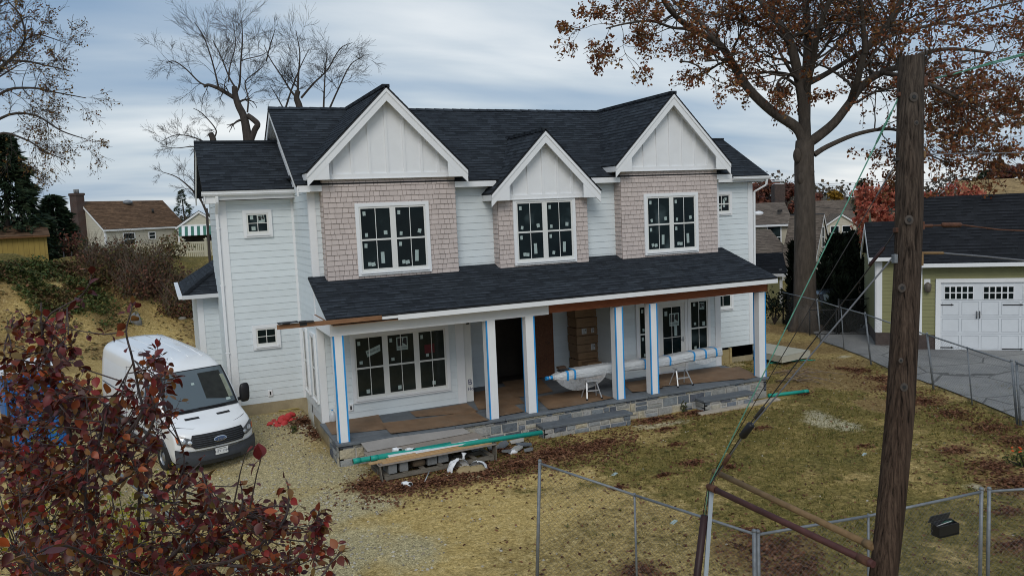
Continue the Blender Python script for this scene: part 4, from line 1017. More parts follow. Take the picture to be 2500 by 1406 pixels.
# dark arborvitae beside the oak
for i, (x, top, D, hw) in enumerate(((2012, 650, 38, .8), (2030, 580, 39, .9), (2048, 577, 39.5, .8), (2072, 578, 40, .8), (2082, 572, 40.5, .7), (2098, 630, 39, .8), (2058, 690, 33.5, .9), (2112, 640, 40, .8))):
    conifer('arborvitae', ['dark columnar arborvitae right beside the oak trunk', 'dark arborvitae with pointed top, second right of the oak', 'dark arborvitae in the middle of the row behind the gate', 'tall dark arborvitae with twin neighbour behind the gate', 'tallest dark arborvitae, close behind its twin', 'dark arborvitae filling the row near the garage', 'greyish arborvitae standing in front of the dark row at the black gate', 'dark arborvitae touching the garage side wall'][i],
            (x, 790), D, (x, top), hw, 'arbor', 60+i, 520, narrow=True, lsz=.34, grp='arborvitae row beside the garage')
conifer('arborvitae', 'dark arborvitae left of the oak trunk, against the small shed', (1936, 770), 36, (1938, 595), .3, 'arbor', 70, 300, narrow=True, lsz=.34, grp='arborvitae row beside the garage')

# --- far and middle distance tree crowns
def crown_tree(name, label, px, base_y, top_y, D, hw_px, mat, seed, n=1600, lsz=.35, grp=None, bare=.0, lob=9):
    rng = random.Random(seed); m_ = D/FOC; b = at(px, base_y, D=D); b.z = gz(b.x, b.y)-.2; tp = at(px, top_y, D=D); H = tp.z-b.z; hw = hw_px*m_
    root = thing(name, label, 'tree', tuple(b), grp); mb = MB()
    mb.tube([b, b+V((0, 0, H*.35)), b+V((0, 0, H*.85))], [.03*H+.05, .022*H+.03, .02], 7)
    lobes = []
    for k in range(lob):
        a = rng.uniform(0, 2*pi); rr_ = hw*rng.uniform(.15, .68); zf = rng.uniform(.42, .84)
        c_ = b+V((math.cos(a)*rr_, math.sin(a)*rr_, H*zf)); R_ = hw*rng.uniform(.28, .5)*(1.25-zf*.5)
        lobes.append((c_, R_)); q = b+V((0, 0, H*rng.uniform(.25, .5)))
        mb.tube([q, q.lerp(c_, .5)+rdir(rng)*.1*R_, c_, c_+V((0, 0, R_*.8))], [.012*H+.02, .009*H+.015, .02, .006], 5)
        for _ in range(5): mb.tube([c_, c_+rdir(rng)*R_*.6, c_+rdir(rng)*R_*1.05], [.02, .012, .006], 3)
    lobes.append((b+V((0, 0, H*.82)), hw*.35))
    mb.build('trunk', K['bark_bare'], root)
    lm = MB()
    for _ in range(n):
        c_, R_ = rng.choice(lobes); d = rdir(rng); f = rng.uniform(.35, 1.08)
        q = c_+V((d.x*R_*f, d.y*R_*f, d.z*R_*f*.85))
        if q.z > tp.z: q.z = tp.z-rng.random()*.3
        leafq(lm, q, lsz*rng.uniform(.6, 1.3), rng, .7)
    lm.build('crown', K[mat], root)
    return root
K['flame'] = leafmat('flame_leaf', [(.50, .12, .08), (.60, .18, .11), (.66, .25, .16), (.42, .10, .075), (.68, .32, .2), (.34, .085, .06)], .7, .3, .15)
K['goldleaf'] = leafmat('gold_leaf', [(.30, .17, .02), (.38, .22, .03), (.24, .13, .02), (.16, .10, .02)], .7, .3, .15)
K['rustleaf'] = leafmat('far_rust_leaf', [(.17, .06, .05), (.22, .08, .055), (.14, .055, .045), (.27, .11, .065), (.12, .065, .055)], .8, .2, .1)
K['fargreen'] = leafmat('far_green', [(.03, .045, .028), (.045, .055, .03), (.06, .06, .035)], .8, .1, .1)
crown_tree('maple_tree', 'flame red maple left of the utility pole behind the garage', 2150, 660, 425, 52, 90, 'flame', 81, 3200, .30, 'red maples behind the garage', lob=14)
crown_tree('maple_tree', 'flame red maple right of the utility pole above the dark garage roof', 2330, 640, 428, 55, 115, 'flame', 82, 3600, .30, 'red maples behind the garage', lob=14)
crown_tree('maple_tree', 'smaller flame red maple directly behind the pole', 2240, 640, 440, 57, 60, 'flame', 83, 1800, .30, 'red maples behind the garage', lob=10)
crown_tree('willow_tree', 'round golden yellow tree far off between the oak and the pole', 2035, 520, 452, 120, 36, 'goldleaf', 84, 1400, .55)
crown_tree('rust_tree', 'broad dark rust-red tree far behind the gutter corner', 1870, 540, 422, 90, 55, 'rustleaf', 85, 2400, .45, 'distant rust trees', lob=14)
crown_tree('rust_tree', 'dark rust tree far off directly left of the oak trunk', 1930, 540, 420, 95, 40, 'rustleaf', 86, 1600, .45, 'distant rust trees', lob=10)
crown_tree('rust_tree', 'dull red tree standing tall behind the tan roof', 2462, 480, 378, 80, 60, 'rustleaf', 87, 2200, .45, 'distant rust trees', lob=12)
crown_tree('rust_tree', 'small rust tree right of the oak, beside the golden tree', 1995, 520, 455, 110, 25, 'rustleaf', 88, 800, .5, 'distant rust trees')
crown_tree('gold_shrub', 'yellow shrub tree beside the beige house chimney', 1850, 560, 490, 70, 25, 'goldleaf', 89, 700, .4)
conifer('spruce_tree', 'slim dark spruce left of the flame red maples', (2105, 540), 95, (2105, 438), 1.6, 'conifer', 90, 450, lsz=.6)
conifer('spruce_tree', 'dark spruce beside the tan roof', (2405, 480), 75, (2402, 415), 1.9, 'conifer', 91, 450, lsz=.5)
# far woods seen as one mass along the horizon
rng = random.Random(99); mb = MB()
for k in range(4200):
    px = rng.uniform(-200, 2750); D = rng.uniform(190, 320); b = at(px, 600, D=D)
    h = rng.uniform(3, 9)+3*math.sin(px*.011)+(2.5 if 1850 < px < 2350 else 0); z0 = 3.6 if px < 700 else -1.5
    h = h*.5+1 if px < 700 else h
    for _ in range(14): leafq(mb, V((b.x+rng.uniform(-3, 3), b.y+rng.uniform(-3, 3), z0+rng.random()**1.5*h)), rng.uniform(.5, 1.3), rng, .9)
K['farwood'] = leafmat('far_wood', [(.09, .085, .075), (.11, .08, .065), (.075, .085, .07), (.13, .095, .06), (.10, .095, .085)], .9, 0, .05)
tag(mb.build('woods', K['farwood']), kind='stuff')

# --- brush on the bank at the left, ground cover, weeds
rng = random.Random(51); mb = MB(); tw = MB()
def in_px(x0, x1, y0, y1): return rng.uniform(x0, x1), rng.uniform(y0, y1)
mb2 = MB()
for _ in range(1150):
    px = rng.uniform(215, 548); y = rng.uniform(650, 692) if px < 300 else rng.uniform(655, 735) if px < 410 else rng.uniform(690, 778)
    p = GH(px, y, 20, 60); cl = nz(px*.02, y*.03, 1., 5.)
    hgt = rng.uniform(.35, 1.1)*(1.25+.9*nz(px*.025, y*.02, 1., 9.))*(.5 if px > 420 else 1.)
    for _ in range(2): tw.tube([p, p+V((rng.uniform(-.3, .3), rng.uniform(-.3, .3), hgt*.6)), p+V((rng.uniform(-.6, .6), rng.uniform(-.6, .6), hgt*1.2))], [.013, .009, .004], 3, cap=False)
    for _ in range(26):
        leafq(mb2 if cl+rng.uniform(-.15, .15) > .05 else mb, p+V((rng.gauss(0, .38), rng.gauss(0, .38), rng.uniform(.0, hgt))), rng.uniform(.07, .17), rng)
tag(mb2.build('undergrowth', K['brush_red']), kind='stuff')
tag(mb.build('undergrowth', K['brush']), kind='stuff'); tag(tw.build('dry_stems', K['twig']), kind='stuff')
mb = MB(); mb3 = MB()
for _ in range(8000):
    px, py = in_px(-60, 330, 642, 800)
    if rng.random() > (1 if py < 700 else .75 if px < 260 and py < 770 else .12): continue
    p = GH(px, py, 16, 60)
    if nz(p.x, p.y, .5, 3) < -.12 and py > 690: continue
    k_ = nz(p.x, p.y, .9, 7.)+rng.uniform(-.25, .25)
    for _ in range(2): flat_leaf(mb if k_ > -.12 else mb3, p+V((rng.uniform(-.2, .2), rng.uniform(-.2, .2), rng.uniform(0, .16+.3*max(0, k_)))), rng.uniform(.08, .18), rng, .8, .8)
for _ in range(5200):
    px, py = in_px(-40, 545, 690, 880); cl = nz(px*.016, py*.03, 1., 13.)
    if cl+rng.uniform(-.3, .3) < .05: continue
    p = GH(px, py, 16, 60); flat_leaf(mb3, p+V((rng.uniform(-.2, .2), rng.uniform(-.2, .2), rng.uniform(.0, .05))), rng.uniform(.06, .2), rng, .4, .7)
for (px, py, n, s) in ((190, 745, 350, .8), (230, 765, 260, .7), (455, 765, 260, .55), (270, 800, 120, .5), (60, 800, 90, .6)):
    c_ = GH(px, py, 16, 60)
    for _ in range(n): leafq(mb, c_+V((rng.gauss(0, s), rng.gauss(0, s), abs(rng.gauss(0, .25)))), rng.uniform(.07, .15), rng)
tag(mb.build('ground_cover', K['weed']), kind='stuff'); tag(mb3.build('dry_ground_cover', K['brush']), kind='stuff')

def shrub(name, label, px, py, D, rx, rz, mat, seed, n, lsz, zbase=None, grp=None, stems=14):
    rng = random.Random(seed); c_ = at(px, py, D=D); b = V((c_.x, c_.y, gz(c_.x, c_.y)))
    root = thing(name, label, 'shrub', tuple(b), grp); mb = MB(); lm = MB(); cz = c_.z
    for _ in range(stems):
        e = V((b.x+rng.gauss(0, rx*.6), b.y+rng.gauss(0, rx*.6), cz+rng.uniform(-rz, rz)*.8)); mid = b.lerp(e, .5)+rdir(rng)*.1
        mb.tube([b, mid, e], [.02, .012, .005], 4, cap=False)
        for _ in range(n//stems):
            f = rng.uniform(.4, 1.05); q = (mid.lerp(e, f*2-1) if f > .5 else b.lerp(mid, f*2))+rdir(rng)*rx*.25
            leafq(lm, q, lsz*rng.uniform(.7, 1.3), rng, .65)
    mb.build('stem', K['bark_bare'], root); lm.build('crown', K[mat], root)
    return root
shrub('yellow_shrub', 'yellow-green shrub growing by the fence rail behind the red leaves', 320, 1235, 11.5, .75, .55, 'yellowleaf', 52, 900, .075)
shrub('yellow_shrub', 'sparse yellow shrub behind the red tree at the lower left', 40, 1190, 12.5, .9, .6, 'yellowleaf', 53, 600, .08)
shrub('yellow_shrub', 'thin yellow sapling in front of the blue toilet cabin', 92, 1010, 17, .45, .35, 'yellowleaf', 54, 180, .09, stems=8)
shrub('green_shrub', 'dark green shrub with orange flowers at the right edge of the lawn', 2500, 1120, 16.8, .32, .35, 'weed', 55, 500, .06)
shrub('house_shrub', 'olive shrub against the beige house by the striped awning', 410, 595, 44, 1.0, .6, 'brush', 56, 500, .16)
shrub('red_shrub', 'dark red bush between the yellow shed and the chimney house', 160, 590, 44, .8, .7, 'rustleaf', 57, 500, .16)
shrub('shed_shrub', 'dark shrub in front of the small green shed by the oak', 1890, 722, 36, .9, .3, 'arbor', 58, 420, .14)
shrub('weed_clump', 'small dark weed beside the gravel and the red bag', 712, 1052, 20.2, .16, .14, 'weed', 59, 140, .05, stems=7)
K['flower'] = M('orange_flower', (.75, .10, .02), .6)
mb = MB(); q = at(2488, 1098, D=16.4)
for a in range(9): mb.ellipsoid(q+V((RNG.uniform(-.12, .12), RNG.uniform(-.12, .12), RNG.uniform(-.05, .06))), .02, .02, .016, 6, 4)
o = mb.build('flowers', K['flower'], [x for x in C.objects if x.get('label', '').startswith('dark green shrub with orange')][0])

# --- the red-leaved pear tree in front of the camera
def pear_leaf(mb, p, d, nrm, s, rng):
    """an oval blade curled along its length and folded at the rib"""
    d = d.normalized(); e = d.cross(nrm).normalized(); nn = e.cross(d)
    cu = rng.uniform(-.1, .75); fo = rng.uniform(.05, .45); w = s*rng.uniform(.27, .36); N_ = 6
    o = len(mb.v); prof = (.0, .62, .95, 1., .82, .45, .0)
    for i in range(N_+1):
        t = i/N_; c_ = p+d*(s*(t-.12*cu*t*t))-nn*(s*cu*.55*t*t)
        for j in (-1, 0, 1): mb.v.append(tuple(c_+e*(j*w*prof[i])+nn*(fo*w*prof[i]*abs(j))))
    for i in range(N_):
        for j in range(2):
            mb.sm.add(len(mb.f)); mb.f.append((o+i*3+j, o+(i+1)*3+j, o+(i+1)*3+j+1, o+i*3+j+1)); mb.m.append(0)
def inside(x, y, poly):
    r = False; n = len(poly)
    for i in range(n):
        x0, y0 = poly[i]; x1, y1 = poly[(i+1) % n]
        if (y0 > y) != (y1 > y) and x < (x1-x0)*(y-y0)/(y1-y0)+x0: r = not r
    return r
def pear():
    rng = random.Random(77); D0 = 5.8
    b = at(330, 1500, D=6.0); b.z = gz(b.x, b.y)
    root = thing('pear_tree', 'foreground tree with dark maroon curled leaves filling the lower left corner', 'tree', tuple(b))
    mb, lm = MB(), MB()
    stems = []
    def stem(pp, r0, r1, D=D0, n=6): stems.append(limb(mb, pp, D, r0*.72, r1*.8, n))
    trunk_top = at(300, 1480, D=6.2)
    mb.tube([b, b+V((.05, .05, 2.2)), trunk_top], [.09, .07, .055], 9)
    stem([(300, 1490, .4), (240, 1330, .3), (200, 1180, .1), (170, 1060, 0), (130, 950, -.1), (110, 860, -.2), (100, 780, -.2), (101, 738, -.2)], .038, .007)
    stem([(101, 810, -.2), (120, 770, -.3), (160, 745, -.4), (193, 727, -.4), (215, 700, -.5), (225, 662, -.5)], .011, .004)
    stem([(118, 880, -.2), (130, 815, -.3), (148, 775, -.3), (164, 750, -.4)], .012, .005)
    stem([(200, 1180, .1), (235, 1100, -.4), (260, 1010, -.6), (290, 950, -.7), (328, 880, -.8)], .018, .005)
    stem([(210, 1150, 0), (290, 1080, -.4), (345, 1010, -.6), (338, 950, -.6), (322, 870, -.7), (308, 810, -.7), (320, 760, -.7), (328, 712, -.7)], .02, .004)
    stem([(300, 1100, -.4), (360, 1060, -.5), (385, 980, -.5), (392, 920, -.5), (372, 870, -.5)], .016, .005)
    stem([(300, 1480, .4), (330, 1330, .6), (340, 1220, .6), (330, 1140, .5), (290, 1060, .4)], .03, .008)
    stem([(300, 1480, .4), (400, 1380, 0), (480, 1280, -.3), (505, 1210, -.4), (488, 1130, -.5)], .03, .006)
    stem([(420, 1350, 0), (540, 1300, -.2), (590, 1240, -.2), (586, 1172, -.2)], .018, .004)
    stem([(400, 1390, 0), (560, 1370, -.4), (680, 1290, -.5), (705, 1220, -.5), (700, 1172, -.5)], .022, .005)
    stem([(560, 1380, -.4), (690, 1380, -.6), (750, 1330, -.6), (772, 1270, -.6), (780, 1245, -.6)], .016, .005)
    stem([(600, 1440, -.5), (760, 1420, -.8), (810, 1370, -.8), (835, 1345, -.8)], .014, .004)
    stem([(250, 1420, .3), (120, 1300, .8), (40, 1160, 1.), (20, 1000, 1.), (10, 860, 1.), (30, 790, 1.)], .03, .006)
    stem([(120, 1300, .8), (90, 1180, .4), (60, 1060, .2), (70, 960, .1), (50, 880, .1)], .018, .006)
    stem([(260, 1450, .2), (120, 1400, -.8), (30, 1340, -1.2), (-20, 1250, -1.4)], .022, .008)
    stem([(300, 1440, 0), (220, 1360, -.9), (150, 1330, -1.5), (90, 1350, -1.9)], .016, .006)
    stem([(335, 1240, .5), (420, 1190, .2), (450, 1130, .2), (440, 1080, .2)], .014, .005)
    stem([(220, 1130, 0), (270, 1180, -.2), (330, 1150, -.4), (380, 1110, -.5)], .012, .004)
    mass = [(0, 790), (60, 760), (85, 790), (150, 800), (200, 870), (232, 950), (300, 1000), (330, 905), (365, 862), (400, 880), (425, 930), (430, 1000), (395, 1070), (350, 1130), (420, 1165), (470, 1145), (520, 1190), (605, 1185), (640, 1260), (700, 1215), (740, 1190), (785, 1270), (812, 1350), (800, 1430), (0, 1430)]
    gaps = [[(232, 1165), (330, 1150), (430, 1260), (440, 1320), (330, 1330), (250, 1260)], [(440, 1180), (470, 1150), (475, 1230), (455, 1300), (425, 1280)]]
    allp = [(q, f, s) for s in stems for f, q in enumerate(s[0])]
    def twig_leaves(pts, cnt, s0):
        for _ in range(cnt):
            f = rng.uniform(.15, 1.); i = min(len(pts)-2, int(f*(len(pts)-1))); q = pts[i].lerp(pts[i+1], f*(len(pts)-1)-i)
            d = (pts[i+1]-pts[i]).normalized(); sd = rdir(rng); ld = (d*.35+sd*.8+V((0, 0, -.25))).normalized(); pe = q+ld*rng.uniform(.015, .035)
            mb.tube([q, pe], [.0018, .0014], 3, cap=False)
            pear_leaf(lm, pe, ld, (rdir(rng)*.7+V((0, 0, .9))), s0*rng.uniform(.7, 1.2), rng)
    made = 0
    for _ in range(6000):
        if made >= 500: break
        px, py = rng.uniform(-30, 830), rng.uniform(690, 1430)
        if not inside(px, py, mass): continue
        if any(inside(px, py, g_) for g_ in gaps) and rng.random() > .12: continue
        if px > 440 and rng.random() > (.95 if py > 1240 else .7): continue
        t_ = at(px, py, D=D0+rng.uniform(-.9, 1.2))
        q, f, s_ = min(allp, key=lambda a: (a[0]-t_).length)
        if (q-t_).length > .9: continue
        mid = q.lerp(t_, .5)+rdir(rng)*.06+V((0, 0, -.03)); pts = [q, mid, t_, t_+(t_-mid)*.3+V((0, 0, .04))]
        mb.tube(pts, [.005, .004, .0028, .0018], 4, cap=False)
        twig_leaves(pts, rng.randint(9, 16), rng.uniform(.05, .08)); made += 1
    for s_ in stems:                                    # leaves set straight on the outer ends of the stems
        pts = s_[0][len(s_[0])//2:]
        if len(pts) > 2: twig_leaves(pts, rng.randint(7, 12), .075)
    for (px, py, D, s0, cnt) in ((75, 1345, 3.0, .085, 6), (30, 1330, 3.1, .08, 4), (640, 1110, 4.6, .10, 3), (600, 1105, 4.6, .085, 2), (390, 1265, 4.4, .085, 5), (500, 1175, 4.7, .08, 8)):
        q = at(px, py, D=D); tail = at(px-30 if px > 500 else px+90, py+130, D=D+.3)
        mb.tube([tail, tail.lerp(q, .6)+V((0, 0, .02)), q], [.006, .004, .002], 4, cap=False)
        twig_leaves([tail.lerp(q, .75), tail.lerp(q, .9), q], cnt, s0)
    mb.build('trunk', M('pear_bark', (.075, .055, .052), .9, .35, 9., .5, 30.), root); lm.build('crown', K['redleaf'], root)
pear()
# ------------------------------------------------------------------ white cargo van
K['paint'] = M('white_van_paint', (.83, .845, .86), .28, .02, 2., spec=.5, coat=.5, dirt=.06, dirtcol=(.5, .47, .4))
K['plastic'] = M('dark_grey_plastic', (.045, .05, .06), .55, .12, 20.)
K['blackpl'] = M('black_plastic', (.012, .012, .014), .45, .1)
K['tyre'] = M('tyre_rubber', (.018, .018, .018), .85, .2, 20.)
K['steel'] = M('wheel_steel', (.32, .33, .34), .4, .1, metal=.7)
K['chrome'] = M('chrome', (.65, .66, .68), .15, .02, metal=1.)
def van():
    # local frame: x runs back from the bumper, y to the van's left, z up
    P0 = [(0, .62, .93), (.02, .82, .95), (.07, .95, .96), (.15, 1.05, .965), (.30, 1.125, .97), (.55, 1.20, .975), (.80, 1.27, .98), (.92, 1.345, .98), (1.1, 1.545, .98), (1.3, 1.765, .98), (1.5, 1.985, .98), (1.68, 2.16, .98), (1.85, 2.27, .98), (2.1, 2.355, .985), (2.5, 2.42, .99), (3.2, 2.455, .99), (4.4, 2.46, .99), (5.45, 2.44, .985), (5.56, 2.40, .975), (5.585, 2.33, .96)]
    zb = .30
    def st(x):
        for a, b in zip(P0, P0[1:]):
            if x <= b[0]:
                t = (x-a[0])/(b[0]-a[0]); return [a[i]+(b[i]-a[i])*t for i in range(3)]
        return list(P0[-1])
    def plan(x, y): return .30*(abs(y)/1.0)**2.6*max(0, 1-x/1.25)
    def half(x, zt, w):
        """half section from the sill up to the roof centre: list of (y,z)"""
        r = min(.30 if x > 1.7 else (.10 if x < .9 else .13), (zt-zb)*.45); pts = [(w-.05, zb), (w-.012, zb+.12)]
        for k in range(1, 7):
            z = zb+.12+(zt-r-zb-.12)*k/6
            tum = .13*max(0, (z-1.25)/1.2)**1.5 if z > 1.25 else 0
            pts.append((w-tum, z))
        y0, z0 = pts[-1]
        for k in range(1, 6):
            a = k/5*pi/2; pts.append((y0-r*(1-math.cos(a))*1.0, z0+r*math.sin(a)))
        yk = pts[-1][0]; cr = .045 if x > 1.7 else .02
        for k in range(1, 5): y = yk*(1-k/4); pts.append((y, zt-cr*0+cr*(1-(y/yk)**2)-.0))
        return pts
    sts = []
    for a, b in zip(P0, P0[1:]):
        n = 1 if b[0]-a[0] < .12 else 2 if b[0]-a[0] < .5 else 4
        sts += [a[0]+(b[0]-a[0])*k/n for k in range(n)]
    sts.append(P0[-1][0])
    root = thing('cargo_van', 'white medium-roof cargo van parked on the gravel beside the house', 'van')
    mb = MB(); rings = []
    for x in sts:
        _, zt, w = st(x); h = half(x, zt, w); full = h+[(-y, z) for y, z in reversed(h[:-1])]
        rings.append([(x+plan(x, y)*(1 if z < 1.4 else max(0, 1-(z-1.4)/.5)), y, z) for y, z in full])
    n = len(rings[0]); o = len(mb.v)
    for r in rings: mb.v += r
    for i in range(len(rings)-1):
        for j in range(n-1):
            mb.sm.add(len(mb.f)); mb.f.append((o+i*n+j, o+i*n+j+1, o+(i+1)*n+j+1, o+(i+1)*n+j)); mb.m.append(0)
    mb.f.append(tuple(range(o+n-1, o-1, -1))); mb.m.append(0)
    mb.f.append(tuple(o+(len(rings)-1)*n+j for j in range(n))); mb.m.append(0)
    body = mb.build('body', K['paint'], root, recalc=True)
    def front(y, z, off=.0):
        """skin of the nose at height z"""
        x = 0.
        for a, b in zip(P0, P0[1:]):
            if a[1] <= z <= b[1]: x = a[0]+(b[0]-a[0])*(z-a[1])/(b[1]-a[1]); break
        return V((x+plan(x, y)-off, y, z))
    def top(x, y, off=.0):
        _, zt, w = st(x); return V((x+plan(x, y)*(max(0, 1-max(0, zt-1.4)/.5)), y, zt+.02+off))
    def patch(name, f, poly, mat, nu=1, par=body, thick=0, sub=6):
        """a polygon (list of (y,z)) laid on the nose, edges subdivided"""
        mbp = MB(); pts = []
        for (a, b), (c, d) in zip(poly, poly[1:]+poly[:1]):
            for k in range(sub): pts.append((a+(c-a)*k/sub, b+(d-b)*k/sub))
        cy = sum(p[0] for p in pts)/len(pts); cz = sum(p[1] for p in pts)/len(pts)
        L = [[f(cy+(y-cy)*q, cz+(z-cz)*q) for y, z in pts] for q in (1, .66, .33)]
        m_ = len(pts); vs = L[0]+L[1]+L[2]+[f(cy, cz)]
        fs = []
        for l in range(2): fs += [(l*m_+i, l*m_+(i+1) % m_, (l+1)*m_+(i+1) % m_, (l+1)*m_+i) for i in range(m_)]
        fs += [(2*m_+i, 2*m_+(i+1) % m_, 3*m_) for i in range(m_)]
        mbp.add(vs, fs); return mbp.build(name, mat, par)
    # windscreen, its black band, and the dark seats seen through it
    K['screen'] = NT('windscreen_glass').out((.085, .11, .125), .05, 0, .8)  # sky reflection is put into the base colour of the glass
    def ws(a, b, off=.012):   # a across -1..1, b from cowl 0 to header 1
        x = .86+b*(1.70-.86); hw = .92-.09*b; return top(x, -a*hw, off)
    mbw = MB(); mbw.grid(lambda u, v: ws(-1.0+2.*u, v, .010), 14, 10); bd = mbw.build('windscreen_surround', K['blackpl'], body)
    mbw = MB(); mbw.grid(lambda u, v: ws(-.945+1.89*u, .09+.87*v, .017), 14, 10); wsn = mbw.build('windscreen', K['screen'], body)
    mbw = MB(); mbw.grid(lambda u, v: ws(.18+.66*u, .26+.6*v-.1*u*(1-v), .021), 8, 8); mbw.build('seat_back', M('dim_cab', (.016, .018, .016), .6, .5, 5.), wsn)
    mbw = MB(); mbw.grid(lambda u, v: ws(.80+.12*u, .2+.55*v, .023), 3, 6); mbw.build('inner_pillar', M('cab_trim', (.20, .22, .17), .6, .3, 4.), wsn)
    mbw = MB(); mbw.grid(lambda u, v: ws(-.1+.09*u, .60+.05*v, .024), 1, 1); mbw.build('sticker', K['sticker'], wsn)
    mbw = MB(); mbw.grid(lambda u, v: ws(.70+.13*u, .13+.06*v, .025), 1, 1); mbw.build('sticker', K['sticker'], wsn)
    for s, a0, a1 in ((1, .62, -.12), (1, -.30, -.92)):
        mbw = MB(); mbw.tube([ws(a0, .02, .03), ws((a0+a1)/2, .035, .045), ws(a1, .075, .035)], [.014, .012, .008], 5); mbw.build('wiper', K['blackpl'], body)
    # bonnet vents
    for s in (-1, 1):
        mbw = MB(); mbw.grid(lambda u, v: top(.60+.085*v, s*(.22+.34*u), .004), 5, 2); mbw.build('bonnet_vent', K['blackpl'], body)
    # bonnet shut line
    mbw = MB(); mbw.tube([top(.22+.25*abs(y)**3, y, -.012) for y in [(-.85+1.7*k/16) for k in range(17)]], .006, 4); mbw.build('shut_line', K['plastic'], body)
    # grille: a six-sided opening with slats
    gp = [(-.56, .70), (.56, .70), (.66, .80), (.58, .985), (-.58, .985), (-.66, .80)]
    g2 = [(y*1.05, .84+(z-.84)*1.10) for y, z in gp]
    patch('grille_frame', lambda y, z: front(y, z, .030), g2, K['blackpl'])
    gr = patch('grille', lambda y, z: front(y, z, .036), gp, K['ink'])
    for k in range(6):
        z = .725+k*.046; hw = .55+.10*(1-abs(z-.80)/.12) if z < .82 else .63-.3*(z-.82)
        mbw = MB(); mbw.tube([front(-hw+2*hw*i/12, z, .046) for i in range(13)], .011, 4); mbw.build('slat', K['plastic'], gr)
    em = MB(); em.add([front(.0, .845, .068)]+[front(.155*math.cos(a*pi/12), .845+.062*math.sin(a*pi/12), .062) for a in range(24)], [(0, 1+i, 1+(i+1) % 24) for i in range(24)]); bdg = em.build('badge_rim', K['chrome'], gr)
    em = MB(); em.add([front(.0, .845, .073)]+[front(.138*math.cos(a*pi/12), .845+.049*math.sin(a*pi/12), .069) for a in range(24)], [(0, 1+i, 1+(i+1) % 24) for i in range(24)])
    em.build('badge', M('badge_blue', (.05, .08, .16), .3), gr)
    text_mb('Ford', .088, (-.082, .0, .845), (0, -1, 0), (.18, 0, 1), (-1, 0, 0), None).build('badge_lettering', K['chrome'], gr)
    # headlights
    K['lens'] = M('headlight_lens', (.10, .105, .11), .12, .25, 8., spec=.8); K['lamp'] = M('headlight_bowl', (.62, .65, .68), .15, .1, 14., metal=.6); K['amber'] = M('amber_lens', (.45, .10, .02), .3)
    for s in (-1, 1):
        hp = [(s*.60, .775), (s*.72, .755), (s*.93, .83), (s*.955, 1.03), (s*.90, 1.045), (s*.72, .955), (s*.60, .90)]
        hl = patch('headlight', lambda y, z: front(y, z, .028), hp, K['lens'])
        for (y, z, r) in ((.82, .90, .062), (.68, .845, .048)):
            mbw = MB(); mbw.add([front(s*y, z, .045)]+[front(s*(y+r*math.cos(a*pi/8)), z+r*math.sin(a*pi/8), .036) for a in range(16)], [(0, 1+i, 1+(i+1) % 16) for i in range(16)]); mbw.build('lamp', K['lamp'], hl)
        patch('indicator', lambda y, z: front(y, z, .036), [(s*.90, .86), (s*.935, .86), (s*.95, .99), (s*.915, .98)], K['amber'], par=hl)
    # bumper
    mbw = MB(); mbw.grid(lambda u, v: (lambda y, z: V((plan(0, y)*.97-.035-.03*math.sin(pi*min(1, v*1.2)), y, z)))(-.99+1.98*u, .27+.33*v+.10*abs(2*u-1)**3*v), 24, 6); mbw.build('bumper', K['plastic'], root)
    mbw = MB(); mbw.grid(lambda u, v: V((plan(0, -.5+u)*.97-.070, -.5+u, .29+.09*v)), 10, 1); mbw.build('lower_intake', K['ink'], root)
    for s in (-1, 1):
        mbw = MB(); mbw.add([V((plan(0, .78)*.97-.065, s*.78, .40))]+[V((plan(0, .78+.05*math.cos(a*pi/6))*.97-.06, s*(.78+.05*math.cos(a*pi/6)), .40+.05*math.sin(a*pi/6))) for a in range(12)], [(0, 1+i, 1+(i+1) % 12) for i in range(12)]); mbw.build('fog_lamp', K['blackpl'], root)
    # plate
    px = -.075
    mbw = MB(); mbw.box(px-.012, px, -.155, .155, .475, .635); pl = mbw.build('number_plate', M('plate_white', (.72, .74, .76), .5, .03), root)
    text_mb('HTY-1364', .078, (px-.014, 0, .548), (0, -1, 0), (0, 0, 1), (-1, 0, 0)).build('plate_lettering', M('plate_blue', (.02, .025, .07), .5), pl)
    mb_ = MB(); mb_.box(px-.0135, px-.012, -.11, .11, .606, .620); mb_.build('plate_heading', K['steel'], pl)
    # sides: window, door lines, rub strip, slider track, cladding
    for s in (-1, 1):
        def sd(x, z, off=.008):
            w = st(x)[2]; tum = .13*max(0, (z-1.25)/1.2)**1.5 if z > 1.25 else 0
            return V((x+plan(x, w)*(1 if z < 1.4 else max(0, 1-(z-1.4)/.5)), s*(w-tum+off), z))
        mbw = MB(); P4 = [(1.12, 1.32), (2.12, 1.32), (2.12, 1.98), (1.70, 1.98)]
        mbw.grid(lambda u, v: (lambda xa, xb, z: sd(xa+(xb-xa)*u, z, .01))(1.18+.52*v, 2.14, 1.34+.62*v), 6, 5); mbw.build('side_window', K['screen'], body)
        for x in (1.05, 2.22, 3.55): 
            mbw = MB(); mbw.tube([sd(x, z, .002) for z in (.45, .8, 1.1, 1.5, 1.9, 2.1)][:6 if x > 1.5 else 3], .007, 4); mbw.build('door_seam', K['plastic'], body)
        mbw = MB(); mbw.grid(lambda u, v: sd(1.42+4.1*u, .62+.12*v, .022), 12, 1); mbw.build('rub_strip', K['plastic'], body)
        mbw = MB(); mbw.grid(lambda u, v: sd(.95+4.6*u, .30+.14*v, .015), 12, 1); mbw.build('sill_cladding', K['plastic'], body)
        mbw = MB(); mbw.tube([sd(2.3+3.1*k/8, 1.36, .012) for k in range(9)], .014, 4); mbw.build('slider_track', K['plastic'], body)
